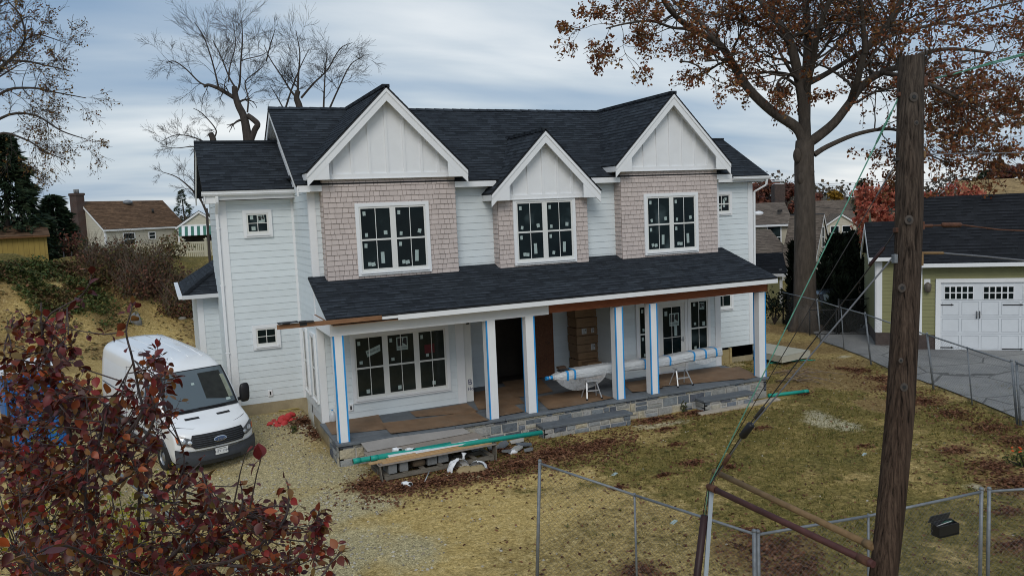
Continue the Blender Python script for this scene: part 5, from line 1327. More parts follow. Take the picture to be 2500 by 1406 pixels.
        mbw = MB(); mbw.grid(lambda u, v: sd(2.45+2.9*u, 1.46+.55*v, .004), 8, 4); mbw.build('side_panel', M('panel_white', (.76, .78, .80), .35, .02), body)
        mbw = MB(); mbw.tube([sd(2.0, 1.12, .02), sd(2.1, 1.12, .035), sd(2.18, 1.12, .02)], .018, 5); mbw.build('door_handle', K['blackpl'], body)
        # mirror
        mbw = MB(); q = sd(1.22, 1.33, .0); mbw.tube([q, q+V((-.02, s*.16, .03))], [.05, .04], 6)
        mbw.grid(lambda u, v: (lambda th, ph: q+V((-.05+.09*math.sin(ph)*math.cos(th)*(1-.25*math.cos(ph)), s*(.22+.13*abs(math.sin(ph))**.5*math.copysign(abs(math.sin(th))**.6, math.sin(th))), .17+.25*math.copysign(abs(math.cos(ph))**.6, math.cos(ph)))))(2*pi*u, pi*v), 16, 10)
        mbw.build('mirror', K['blackpl'], root)
        # wheels
        for x in (.98, 4.28):
            wy = s*.87; c_ = V((x, wy, .345))
            mbw = MB(); N_ = 28
            prof = [(-.11, .20), (-.115, .30), (-.09, .34), (-.05, .348), (.05, .348), (.09, .34), (.115, .30), (.11, .20)]
            mbw.grid(lambda u, v: (lambda k, th: V((c_.x+prof[k][1]*math.cos(th), c_.y+prof[k][0], c_.z+prof[k][1]*math.sin(th))))(round(v*7), 2*pi*u), N_, 7); wl = mbw.build('wheel', K['tyre'], root)
            mbw = MB(); rp = [(.20, s*.10), (.19, s*.07), (.12, s*.05), (.09, s*.085), (.03, s*.09), (.0, s*.09)]
            mbw.grid(lambda u, v: (lambda k, th: V((c_.x+rp[k][0]*math.cos(th), c_.y+rp[k][1], c_.z+rp[k][0]*math.sin(th))))(round(v*5), 2*pi*u), N_, 5); rim = mbw.build('rim', K['steel'], wl)
            mbw = MB()
            for a in range(8): mbw.ellipsoid((c_.x+.15*math.cos(a*pi/4), c_.y+s*.062, c_.z+.15*math.sin(a*pi/4)), .02, .006, .02, 7, 4)
            mbw.build('rim_holes', K['ink'], wl)
            w = .98+.004
            mbw = MB(); M_ = 20   # wheel arch
            arc = [(x+.41*math.cos(a*pi/M_), .345+.41*math.sin(a*pi/M_)) for a in range(M_+1)]
            mbw.poly([sd(x_, max(z_, .30), .006) for x_, z_ in arc]); mbw.build('wheel_arch', K['ink'], body)
            mbw = MB(); mbw.tube([sd(x_, max(z_, .30), .012) for x_, z_ in arc], .022, 5); mbw.build('arch_trim', K['plastic'], body)
            wl.location = (0, s*.115, 0) if False else (0, s*.05, 0)
    mbw = MB(); mbw.box(.5, 5.4, -.8, .8, .22, .32); mbw.build('underbody', K['ink'], root)
    mbw = MB()
    for k in (-.55, -.2, .2, .55): mbw.tube([V((x, k, st(x)[1]+.045*(1-(k/.7)**2)+.004)) for x in (2.2, 3., 3.8, 4.6, 5.4)], .012, 4)
    mbw.build('roof_rib', K['paint'], body)
    return root
VAN = van()
# park the van: nose towards the street, on the slight rise of the drive
VAN.location = (-2.488, .903, -.47); VAN.scale = (.925,)*3; VAN.rotation_euler = (0, -.07, math.radians(109.4))
# ------------------------------------------------------------------ things on the porch
K['hard'] = M('brown_hardboard', (.21, .13, .075), .8, .22, 2.2, .2, 30., dirt=.35, dirtcol=(.32, .27, .2))
def sheet(name, label, px, z, mat, cat, grp, curl=.0, th=.005):
    """a board lying flat, corners measured on the floor"""
    p = [at(x, y, Z=z) for x, y in px]; c_ = sum(p, V())/4
    mb = MB(); n = 10
    def fn(u, v):
        q = p[0].lerp(p[1], u).lerp(p[3].lerp(p[2], u), v); e = abs(2*u-1)**6*abs(2*v-1)**2
        return q+V((0, 0, curl*e+.0015*nz(q.x, q.y, 3., z*99)))
    mb.grid(fn, n, n, smooth=False)
    mb.grid(lambda u, v: fn(u, v)-V((0, 0, th)), n, n, smooth=False)
    o = mb.build(name, mat); return tag(o, label, cat, grp)
SH = 'hardboard sheets protecting the porch floor'
def c4(*pts): return [(x/2.5557+650, y/2.5557+650) for x, y in pts]
def c5(*pts): return [(x/2.812+1250, y/2.812+650) for x, y in pts]
sheet('hardboard_sheet', 'brown hardboard sheet at the porch corner behind the leftmost post', c4((410, 1050), (365, 972), (700, 925), (752, 1016)), .008, K['hard'], 'board', SH, .01)
sheet('hardboard_sheet', 'long brown hardboard sheet with rounded corner below the triple window', c4((780, 1046), (718, 980), (1300, 905), (1392, 962)), .017, K['hard'], 'board', SH, .02)
sheet('hardboard_sheet', 'hardboard sheet against the wall under the triple window', c4((935, 940), (898, 908), (1250, 855), (1320, 905)), .012, K['hard'], 'board', SH, .01)
sheet('hardboard_sheet', 'hardboard sheet leading into the entry behind the second post', c4((1325, 895), (1270, 790), (1520, 745), (1610, 855)), .006, K['hard'], 'board', SH, .01)
sheet('hardboard_sheet', 'dark hardboard sheet between the second and third posts', c4((1440, 935), (1360, 880), (1530, 850), (1610, 905)), .021, K['hard'], 'board', SH, .01)
sheet('hardboard_sheet', 'hardboard sheet just inside the entry doorway', c4((1560, 820), (1470, 720), (1700, 690), (1790, 780)), .010, K['hard'], 'board', SH, .01)
sheet('hardboard_sheet', 'brown hardboard sheet beneath the drooping plastic, right of the third post', c5((255, 985), (165, 900), (480, 840), (700, 905)), .011, K['hard'], 'board', SH, .02)
sheet('hardboard_sheet', 'narrow hardboard sheet with a dark curled edge between the paired right posts', c5((830, 868), (760, 800), (960, 770), (1040, 835)), .012, K['hard'], 'board', SH, .03)
sheet('hardboard_sheet', 'wide hardboard sheet under the right step stool', c5((1020, 825), (985, 745), (1420, 690), (1600, 770)), .016, K['hard'], 'board', SH, .01)
sheet('hardboard_sheet', 'hardboard sheet hanging past the right end of the porch', c5((1600, 780), (1420, 700), (1560, 690), (1700, 750)), .009, K['hard'], 'board', SH, .02)
# step stools
K['alu'] = M('aluminium', (.52, .53, .54), .5, .08, 8., metal=.6)
def stool(name, label, fl, fr_, dy, H=.46):
    a, b = at(*fl, Z=.012), at(*fr_, Z=.012); ux = (b-a).normalized(); bk = V((-ux.y, ux.x, 0)); w = (b-a).length
    root = thing(name, label, 'stool', tuple((a+b)/2+bk*dy/2), 'step stools carrying the wrapped columns')
    for s, k in ((0, a), (1, b)):
        mb = MB(); tp = a+ux*(w*(.2 if s == 0 else .8))+bk*dy*.5+V((0, 0, H)); mb.beam(k, tp, .03, .018); mb.build('leg', K['alu'], root)
        mb = MB(); mb.beam(k+bk*dy, tp+bk*.04, .03, .018); mb.build('leg', K['alu'], root)
        mb = MB(); mb.box(k.x-.02, k.x+.02, k.y-.02, k.y+.02, .012, .05); mb.build('foot', K['blackpl'], root)
    A = a.lerp(a+ux*(w*.2)+bk*dy*.5+V((0, 0, H)), .48); B_ = b.lerp(a+ux*(w*.8)+bk*dy*.5+V((0, 0, H)), .48)
    mb = MB(); mb.beam(A, B_, .07, .022); mb.build('step', K['alu'], root)
    mb = MB(); c_ = (a+b)/2+bk*(dy*.5+.02)+V((0, 0, H+.012)); mb.obox(c_, ux*(w*.36), bk*.12, V((0, 0, .016))); mb.build('top', K['alu'], root)
    return root
stool('step_stool', 'small aluminium step stool under the left end of the wrapped columns', (1433.5, 977), (1470, 973), .42)
stool('step_stool', 'small aluminium step stool under the right end of the wrapped columns', (1655.5, 945.5), (1692, 940), .42)
# the wrapped columns
t = NT('plastic_film'); nn = t.noise(t.obj((1, 4, 4)), 3.5, 7., .65, 1.2)
t.bump(nn, .8, .04); K['film'] = t.out(t.ramp(nn, [(.3, (.50, .53, .56)), (.6, (.66, .69, .71)), (.8, (.82, .84, .85))]), .25, 0, .6)
t = NT('loose_film'); nn = t.noise(t.obj(), 6., 6., .6, 1.); t.b.inputs['Alpha'].default_value = .42; t.bump(nn, .8, .03); K['loose'] = t.out(t.ramp(nn, [(.3, (.42, .42, .42)), (.7, (.75, .76, .77))]), .25, 0, .6)
A = at(1350, 925, Y=.72); A.z = .66; Bq = at(1752, 872, Y=1.15); Bq.z = .66
ux = (Bq-A).normalized(); sd_ = ux.cross(Z3).normalized(); L_ = (Bq-A).length
root = thing('wrapped_columns', 'bundle of long columns wrapped in clear plastic and blue tape across two stools', 'columns', tuple(A-V((0, 0, .1))))
def wrapf(u, v):
    q = A+ux*(L_*u); hw, hh = .20, .14; th = 2*pi*v
    x, y = math.cos(th), math.sin(th); x = math.copysign(abs(x)**.45, x)*hw; y = math.copysign(abs(y)**.5, y)*hh
    k = 1+.10*nz(u*9, v*4, 1., 2.)+.05*nz(u*40, v*9, 1., 7.); tp = min(1, .45+u*9)
    return q+sd_*(x*k*tp)+Z3*(y*k*tp+.02*math.sin(u*7))
mb = MB(); mb.grid(wrapf, 90, 22); mb.poly([wrapf(0, i/22) for i in range(22)]); mb.poly([wrapf(1, i/22) for i in range(22)]); mb.build('wrap', K['film'], root)
for u in (.055, .095, .335, .5, .655, .81, .885, .955):
    mb = MB(); mb.grid(lambda a, v: A+(wrapf(u+.011*a, v)-A)*1.0+(wrapf(u+.011*a, v)-(A+ux*(L_*(u+.011*a))))*.03, 1, 22); mb.build('tape_band', K['tape'], root)
mb = MB(); tip = A-ux*.16; mb.tube([A+ux*.03, A-ux*.05, tip], [.07, .045, .05], 8); mb.build('plastic_tail', K['film'], root)
mb = MB(); mb.tube([A-ux*.02, A-ux*.10], [.055, .05], 9); mb.build('tape_band', K['tape'], root)
mb = MB(); mb.tube([tip+ux*.03, tip-ux*.06], [.052, .054], 9); mb.build('tape_band', K['tape'], root)
def droop(u, v):
    q = A+ux*(.0+u*1.55)+sd_*.15; s_ = math.sin(pi*min(1, max(0, u)))**.7
    return q+Z3*(-.06-v*.36*s_)+sd_*(.05*v+.05*math.sin(u*9)*v)
mb = MB(); mb.grid(droop, 26, 8); mb.build('loose_film', K['loose'], root)
def droop2(u, v): return A+ux*(L_*.82+u*.75)+sd_*.15+Z3*(-.05-v*(.12+.22*u*(1-u)*2))+sd_*.04*v
mb = MB(); mb.grid(droop2, 14, 5); mb.build('loose_film', K['loose'], root)
# a dark jacket and shingle pieces thrown on the bundle
mb = MB(); q = A+ux*.34+Z3*.15; mb.obox(q, ux*.16, sd_*.1, Z3*.012); mb.obox(q+Z3*.03+sd_*-.02, (ux*.9+sd_*.3).normalized()*.12, sd_*.09, Z3*.012); tag(mb.build('shingle_bundle', K['roof_edge'], bevel=.006), 'black shingle offcuts lying on the left end of the wrapped columns', 'shingles')
mb = MB(); q = A+ux*.30-sd_*.05+Z3*.22; mb.obox(q, ux*.11, sd_*.07, Z3*.03); tag(mb.build('brown_box', M('dark_brown_box', (.06, .035, .022), .8)), 'small dark brown box on top of the black shingle offcuts', 'box')
# boxes in the entry
K['card'] = M('cardboard', (.27, .17, .095), .85, .12, 5., .1, 30.); K['label_w'] = M('paper_label', (.55, .55, .53), .7, .08)
def carton(x0, x1, y0, y1, z0, z1, label, marks=(), grp='cartons stacked in the entry'):
    c_ = ((x0+x1)/2, (y0+y1)/2, z0); root = thing('carton', label, 'box', c_, grp)
    mb = MB(); mb.box(x0, x1, y0, y1, z0, z1-.004); mb.build('box', K['card'], root, bevel=.006)
    mb = MB(); mb.box(x0+.002, x1-.002, (y0+y1)/2-.03, (y0+y1)/2+.03, z1-.004, z1-.001); mb.box((x0+x1)/2-.12, (x0+x1)/2+.2, y0-.002, y0-.001, (z0+z1)/2-.006, (z0+z1)/2+.004); mb.build('packing_tape', M('tan_tape', (.14, .085, .05), .6), root)
    for (u, v, w, h) in marks:
        mb = MB(); xx = x0+(x1-x0)*u; zz = z0+(z1-z0)*v; mb.box(xx-w, xx+w, y0-.003, y0-.001, zz-h, zz+h); lb = mb.build('paper_label', K['label_w'], root)
        mb = MB(); mb.box(xx-w*.15, xx+w*.02, y0-.004, y0-.003, zz-h*.8, zz+h*.8); mb.box(xx+w*.3, xx+w*.8, y0-.004, y0-.003, zz+h*.1, zz+h*.5); mb.build('label_print', K['ink'], lb)
rb = random.Random(8); z = .02
heights = [.27, .25, .22, .24, .26, .24, .30, .25]
names = ['bottom carton of the stack, half hidden by the wrapped plastic', 'second carton up the stack, with a white label near its left', 'third carton up the stack, plain with printed boxes', 'carton halfway up the stack with a white label at its right', 'fifth carton of the stack, plain and slightly shifted', 'sixth carton of the stack with two small white labels', 'seventh carton of the stack, in the shadow of the beam', 'top carton of the stack, nearly hidden by the beam']
mk = [((.15, .4, .05, .07),), ((.38, .5, .07, .08),), (), ((.72, .55, .07, .09),), (), ((.35, .55, .08, .08), (.75, .55, .05, .07)), (), ()]
xb0 = at(1410, 860, Y=2.95).x; xb1 = at(1463, 850, Y=2.95).x
for i, h in enumerate(heights):
    if z+h > 2.5: h = 2.48-z
    if h < .1: break
    dx = rb.uniform(-.03, .03); carton(xb0+dx, xb1+dx+rb.uniform(-.02, .02), 2.95+rb.uniform(-.03, .03), 3.52, z, z+h-.012, names[i], mk[i]); z += h
xs0 = at(1436, 880, Y=2.5).x; xs1 = at(1469, 880, Y=2.5).x
carton(xs0, xs1, 2.5, 2.9, .02, .5, 'small carton with a white label in front of the carton stack', ((.65, .55, .07, .09),))
# water jug by the first post
t = NT('jug_plastic'); t.b.inputs['Alpha'].default_value = .75; K['jug'] = t.out((.62, .66, .70), .25, 0, .5)
q = at(813, 1028, Z=.01); root = thing('water_jug', 'translucent plastic water jug on the porch behind the leftmost post', 'jug', tuple(q)); mb = MB()
mb.tube([q, q+V((0, 0, .02)), q+V((0, 0, .17)), q+V((0, 0, .22)), q+V((0, 0, .26)), q+V((0, 0, .28))], [.07, .082, .082, .06, .025, .025], 14); mb.build('bottle', K['jug'], root)
mb = MB(); mb.tube([q+V((0, 0, .28)), q+V((0, 0, .30))], .024, 10); mb.build('cap', K['tape'], root)

# ------------------------------------------------------------------ pallet bench with lumber and pipes
def frame_at(px0, px1, z): return at(*px0, Z=z), at(*px1, Z=z)
gy = gz(1.8, -1.4)
K['grey_wood'] = woodmat('weathered_wood', (.10, .088, .07), (.21, .185, .15), (1, 5, 5)); K['lumber'] = woodmat('fresh_lumber', (.40, .25, .12), (.56, .38, .20), (.6, 7, 7)); K['block'] = M('concrete_block', (.19, .195, .195), .95, .15, 5., .5, 40.)
K['teal'] = M('teal_pipe', (.01, .30, .235), .4, .06, 2., dirt=.12); K['pvc'] = M('white_pvc', (.76, .77, .78), .4, .04)
# bench axis follows the porch front
PX = [at(930, 1170, Z=gy), at(1195, 1118, Z=gy)]
PX = [p_-V((-.03, .2, 0)) for p_ in PX]; bx0, bx1 = PX[0].x, PX[1].x; ax = (PX[1]-PX[0]).normalized(); ay = V((-ax.y, ax.x, 0)); LB = (PX[1]-PX[0]).length; O = PX[0]
def LP(a, b, c_): return O+ax*a+ay*b+Z3*c_
def slabL(mb, a0, a1, b0, b1, c0, c1): mb.obox(LP((a0+a1)/2, (b0+b1)/2, (c0+c1)/2), ax*((a1-a0)/2), ay*((b1-b0)/2), Z3*((c1-c0)/2))
root = thing('pallet', 'weathered pallet on the leaves under the lumber in front of the porch', 'pallet', tuple(LP(LB/2, .5, 0)))
for b in (.02, .5, .98):
    mb = MB(); slabL(mb, 0, LB, b-.03, b+.03, .03, .12); mb.build('runner', K['grey_wood'], root)
for k in range(7):
    mb = MB(); a = k*(LB-.12)/6; slabL(mb, a, a+.11, -.02, 1.02, .122, .142); mb.build('deck_board', K['grey_wood'], root)
for k in (0, LB-.1):
    mb = MB(); slabL(mb, k, k+.1, -.01, 1.0, .0, .028); mb.build('bottom_board', K['grey_wood'], root)
CB = 'concrete blocks on the pallet'
for i, (a, w, h, b0, lb) in enumerate(((.10, .19, .38, .0, 'leftmost grey concrete block on the pallet'), (.36, .19, .38, .02, 'second grey concrete block from the pallet left end'), (1.02, .22, .36, .08, 'grey concrete block in the middle of the pallet'), (1.28, .24, .36, .1, 'dark grey block next to the middle block of the pallet'), (.66, .2, .34, .5, 'grey concrete block at the rear of the pallet'), (LB-.35, .2, .36, .45, 'grey concrete block at the right rear of the pallet'))):
    mb = MB(); slabL(mb, a, a+w, b0, b0+.4, .144, .144+h*.6); tag(mb.build('concrete_block', K['block'], bevel=.008), lb, 'block', CB)
mb = MB(); slabL(mb, .68, 1.0, .1, .4, .145, .30); tag(mb.build('cement_bag', M('brown_sack', (.14, .10, .065), .9, .3, 6.), bevel=.07), 'sagging brown cement sack between the blocks under the lumber', 'bag')
for s, (a, lb) in enumerate(((-.05, 'left'), (LB+.03, 'right'))):
    mb = MB(); mb.beam(LP(a, -.02, 0), LP(a-(.05 if s == 0 else -.02), .0, .42), .09, .02, up=ax); mb.beam(LP(a, .10, 0), LP(a+.02, .12, .38), .09, .02, up=ax)
    tag(mb.build('stake_board', K['grey_wood']), 'weathered upright boards leaning at the %s end of the pallet' % ('gravel' if s == 0 else 'rubble'), 'boards')
zt = .37
mb = MB(); slabL(mb, -.12, LB+.05, -.06, 1.1, zt, zt+.018); tag(mb.build('plywood_sheet', M('grey_plywood', (.30, .255, .215), .85, .15, 3., .2, 30.)), 'grey plywood sheet on the blocks beneath the lumber', 'board')
p = [at(970, 1109, Y=-.62), at(1165, 1070, Y=-.18), at(1148, 1054, Y=-.12), at(905, 1098, Y=-.3)]
mb = MB(); mb.prism([LP(-.05, 1.02, zt+.03), LP(LB-.1, 1.06, zt+.03), LP(LB-.25, 1.36, zt+.16), LP(-.1, 1.32, zt+.16)], V((0, 0, .012))); tag(mb.build('plywood_sheet', M('grey_board', (.30, .28, .26), .85, .12, 3., .2, 30.)), 'grey scuffed panel leaning behind the teal pipe', 'board')
LU = 'fresh lumber on the plywood'
zl = zt+.02
for i, (a0, a1, b0, z0, lb) in enumerate(((-.02, LB-.03, .0, 0, 'front fresh two-by-four at the edge of the plywood'), (-.28, LB+.02, .1, 0, 'fresh board sticking out farthest left over the plywood'), (-.06, LB+.1, .2, 0, 'fresh board third from the front edge of the plywood'), (-.12, LB+.05, .3, 0, 'fresh board beside the teal pipe'), (.1, LB-.25, .05, .041, 'fresh board lying on top of the front two-by-fours'))):
    mb = MB(); slabL(mb, a0, a1, b0, b0+.088, zl+z0, zl+z0+.04); tag(mb.build('lumber_board', K['lumber'], bevel=.003), lb, 'lumber', LU)
mb = MB(); slabL(mb, .16, LB-.3, .12, .2, zl+.085, zl+.115); tag(mb.build('white_board', K['pvc'], bevel=.003), 'longer white trim board lying on the fresh lumber', 'trim board', 'white trim boards on the lumber')
mb = MB(); slabL(mb, .75, LB-.65, .04, .11, zl+.085, zl+.11); tag(mb.build('white_board', K['pvc'], bevel=.003), 'shorter white trim board in front of the longer one', 'trim board', 'white trim boards on the lumber')
TP = 'teal drain pipes'
def pipe(p, q, r, lb, mouth=True, nm='drain_pipe'):
    root = thing(nm, lb, 'pipe', tuple(V(p)), TP); mb = MB(); mb.tube([p, q], r, 16); mb.build('barrel', K['teal'], root)
    d = (V(q)-V(p)).normalized(); mb = MB(); mb.tube([V(p)-d*.002, V(p)+d*.16], r*1.12, 16); mb.build('socket', K['teal'], root)
    mb = MB(); mb.tube([V(p)-d*.004, V(p)-d*.0025], r*.9, 14); mb.build('mouth', K['ink'], root)
zp = gy+zl+.06
pipe(at(862, 1126, Z=zp), at(1100, 1084, Z=zp), .055, 'shorter teal drain pipe sticking out at the porch corner')
pipe(at(905, 1119, Z=zp+.02), at(1323, 1055, Z=zp+.02), .055, 'long teal drain pipe running past the lumber to the steps')
root = None
def elbow(q, d, lb, sz=.055):
    root = thing('pipe_elbow', lb, 'fitting', tuple(q)); d = V(d).normalized(); mb = MB()
    mb.tube([q, q+d*sz*1.6, q+d*sz*2.4+V((0, 0, -.02))+d.cross(Z3)*sz*.5, q+d*sz*2.6+d.cross(Z3)*sz*1.7], sz, 14); mb.build('elbow', K['pvc'], root)
    e = q+d*sz*2.6+d.cross(Z3)*sz*1.7; mb = MB(); mb.tube([e, e+d.cross(Z3)*.004], sz*.82, 14); mb.build('mouth', K['ink'], root)
elbow(at(982, 1182, Z=gz(.8, -2.2)+.05), ax, 'white plastic pipe elbow lying on the leaves in front of the pallet')
elbow(LP(.62, .3, zl+.1), ax*.8+ay*.3, 'white plastic elbow lying across the teal pipe')
elbow(LP(.38, .52, zl+.1), ax, 'white plastic fitting behind the teal pipe on the grey panel')
# stone slabs heap
RS = 'broken stone slabs by the steps'
for i, (px, py, w, d, tl, m_, lb) in enumerate(((1225, 1085, .32, .28, .5, 'bluestone', 'upright dark bluestone slab in the rubble by the teal pipe'), (1262, 1074, .36, .2, .15, 'mortar', 'pale slab lying at the back of the rubble'), (1280, 1082, .38, .2, -.1, 'bluestone', 'blue-grey slab at the right of the rubble'), (1262, 1092, .3, .2, .12, 'mortar', 'tan slab at the front of the rubble'), (1240, 1098, .34, .16, -.2, 'block', 'dark slab beneath the upright bluestone'), (1290, 1095, .22, .16, .2, 'block', 'small grey slab at the rubble tip'), (1205, 1090, .3, .2, .1, 'block', 'grey slab against the pallet end'))):
    q = at(px, py, Z=gz(3.6, -1.2)+.10); rz = RNG.uniform(-.6, .6); mb = MB()
    X_ = V((math.cos(rz), math.sin(rz), tl)).normalized(); Y_ = X_.cross(Z3).normalized(); Zn = X_.cross(Y_)
    mb.prism([q+X_*(w*.5*a)+Y_*(d*.5*b) for a, b in ((-1, -.8), (.3, -1.05), (1, -.5), (.85, .8), (-.1, 1), (-.9, .7))], Zn*.04); tag(mb.build('stone_slab', K[m_]), lb, 'stone', RS)
q = at(1252, 1103, Z=gz(3.4, -1.6)+.04); mb = MB(); mb.ellipsoid(q, .13, .08, .06, 12, 7); tag(mb.build('white_bag', K['pvc']), 'small crumpled white bag at the foot of the rubble', 'bag')
# sand bag: open sack spilling
q = at(1135, 1150, Z=gz(2.2, -2.2)); root = thing('sand_bag', 'torn white sack spilling sand in front of the pallet', 'bag', tuple(q)); mb = MB()
def sack(c_, rx, ry, rz, sd, f0=0., f1=1.):
    def fn(u, v):
        th = 2*pi*(f0+(f1-f0)*u); ph = pi*v*.55
        k = 1+.16*nz(math.cos(th)*2+sd, math.sin(th)*2+v*3, 1., sd)+.06*math.sin(th*9+v*5)
        return c_+V((rx*k*math.sin(ph)*math.cos(th), ry*k*math.sin(ph)*math.sin(th), max(.0, rz*k*math.cos(ph))))
    return fn
t = NT('white_sack'); nn = t.noise(t.obj(), 16., 5., .6, 1.); t.bump(nn, .7, .02); K['sack'] = t.out(t.ramp(nn, [(.3, (.56, .57, .58)), (.65, (.78, .78, .78))]), .5, 0, .4)
K['sandm'] = M('wet_sand', (.31, .235, .125), .95, .15, 9., .4, 60.)
mb.grid(sack(q+V((-.10, .08, 0)), .27, .19, .27, 1., .02, .62), 22, 8); mb.grid(sack(q+V((.28, -.04, 0)), .22, .16, .19, 4., -.12, .40), 18, 7)
mb.tube([q+V((.02, .1, .24)), q+V((.03, .12, .31)), q+V((.05, .14, .37))], [.035, .025, .06], 8); mb.build('cloth', K['sack'], root)
mb = MB(); mb.grid(sack(q+V((-.02, -.05, -.02)), .22, .16, .15, 6.), 20, 6); mb.grid(sack(q+V((.22, -.1, -.02)), .24, .16, .14, 9.), 20, 6); mb.grid(sack(q+V((.08, -.4, -.04)), .3, .3, .07, 3.), 20, 6); mb.build('sand', K['sandm'], root)
# stakes / rods by the pallet
mb = MB(); mb.tube([at(1037, 1175, Z=gy+.01), at(1048, 1150, Z=gy+.1)], .012, 6); tag(mb.build('metal_rod', K['alu']), 'short grey rod leaning on the pallet front', 'rod')
# red bag, yellow hose, black trays in the corner
q = at(690, 1040, Z=gz(-.6, 1.7)); root = thing('red_bag', 'crumpled red mesh bag on the gravel beside the house corner', 'bag', tuple(q)); mb = MB()
for k, (ox, oy, L, r) in enumerate(((0, 0, .95, .10), (.10, -.17, .85, .095), (-.08, .16, .7, .085), (.12, -.02, .6, .09))):
    d_ = V((.80, .58+.1*k, 0)).normalized(); nb = V((-d_.y, d_.x, 0)); n_ = 22
    path = [q+V((ox, oy, .05+r*.6+(.12 if k == 3 else 0)))+d_*(L*(i/n_-.5))+nb*(.05*math.sin(i*.5+k*2))+V((0, 0, .02*math.sin(i*.9+k))) for i in range(n_+1)]
    mb.tube(path, [r*(.35+.65*math.sin(pi*min(1, .12+i/n_*.86))**.5)*(1+.22*nz(i*.9, k*3., 1., 5.)) for i in range(n_+1)], 9)
mb.build('mesh_bag', K['red'], root)
q = at(628, 1046, Z=gz(-1.2, 1.7)); mb = MB(); mb.grid(sack(q, .2, .14, .17, 3.), 18, 8); tag(mb.build('canvas_sack', M('tan_canvas', (.27, .19, .10), .9, .25, 6.)), 'tan canvas sack slumped beside the red bag', 'bag')
q = at(702, 1010, Z=gz(-.6, 3.)+.03); mb = MB()
mb.tube([q+V((.32*math.cos(a*.35)*(1-.01*a), .16*math.sin(a*.35), .012*a*.4)) for a in range(34)]+[q+V((.55, .1, .05))], .016, 6); tag(mb.build('yellow_hose', M('dull_yellow', (.42, .34, .10), .5)), 'coil of dull yellow hose behind the red bag', 'hose')
q = at(731, 1003, Z=gz(-.35, 2.8)); root = thing('black_tray', 'stack of black plastic trays against the side wall', 'trays', tuple(q)); mb = MB()
for k in range(3): mb.obox(q+V((.02*k, .0, .05+.07*k)), V((.2, -.09, 0)), V((.09, .2, 0)), V((0, 0, .027)))
mb.build('tray', K['blackpl'], root, bevel=.012); mb = MB(); mb.obox(q+V((.06, -.16, .06)), V((.18, -.08, 0)), V((.02, .05, 0)), V((0, 0, .03))); mb.build('label_strip', K['block'], root)
# right of the porch: pipes, slab, brush
def gp(px, py, h=0.): p = G(px, py); return p+V((0, 0, h))
pipe(gp(1972, 959, .055), gp(1876, 970, .055), .05, 'teal drain pipe lying on the lawn at the right porch corner')
mb = MB(); mb.tube([gp(1880, 888, .03), gp(1945, 882, .03), gp(1990, 880, .02)], .02, 8); tag(mb.build('green_conduit', K['teal']), 'thin teal pipe on the bare earth beside the right wing', 'pipe', TP)
s_ = [at(1872, 868, Z=-.32), at(1938, 862, Z=-.32), at(1872, 845, Z=-.32)]; mb = MB()
mb.prism([V((15.7, 3.1, -.5)), V((17.2, 3.35, -.5)), V((17.0, 5.3, -.5)), V((15.7, 5.3, -.5))], V((0, 0, .22))); tag(mb.build('concrete_slab', M('new_concrete', (.42, .40, .32), .85, .08, 4., .2, 40.), bevel=.01), 'pale concrete landing slab at the right end of the house', 'slab')
mb = MB(); rr = random.Random(6)
for _ in range(14):
    a = gp(rr.uniform(1885, 1960), rr.uniform(905, 935), .03); d = V((rr.uniform(.3, 1), rr.uniform(-.9, -.2), 0)); L = rr.uniform(.5, 1.6)
    mb.tube([a, a+d*L*.5+V((rr.uniform(-.1, .1), 0, rr.uniform(.05, .2))), a+d*L+V((0, 0, .02))], [.018, .014, .006], 5)
tag(mb.build('brush_pile', K['twig']), 'tangle of cut brown branches on the earth right of the porch', 'branches')
for i, (px, py, w, d, lb) in enumerate(((1600, 1005, 1.1, .08, 'pale stone curb strip in front of the porch between the steps'), (1760, 1003, .75, .1, 'pale stone curb strip below the right step'), (1850, 985, .75, .12, 'flat pale stone strip by the right porch corner'))):
    q = gp(px, py, .0); mb = MB(); mb.obox(q, V((w, w*.05, 0)), V((0, d, 0)), V((0, 0, .06))); tag(mb.build('edging_stone', M('pale_stone', (.40, .35, .28), .9, .2, 5., .4, 30.), bevel=.015), lb, 'stone', 'edging stones along the porch bed')
# small plant in the porch bed
q = gp(1672, 1006); shrub('bed_weed', 'small green weed growing at the porch base left of the right step', *pj(q+V((0, 0, .22)))[:2], pj(q)[2], .08, .14, 'weed', 61, 60, .06, stems=5)
# litter on lawn: white scraps
for (px, py, lb) in ((1645, 1275, 'white scrap of paper on the lawn left of the guy guard'), (2110, 1110, 'tiny pale scrap on the lawn beside the pole'), (1500, 1158, 'flat pale stone on the lawn by the leaf patch')):
    q = gp(px, py, .01); mb = MB(); mb.obox(q, V((.07, .03, .01)), V((-.015, .035, 0)), V((0, 0, .006))); tag(mb.build('scrap', K['sticker']), lb, 'scrap')
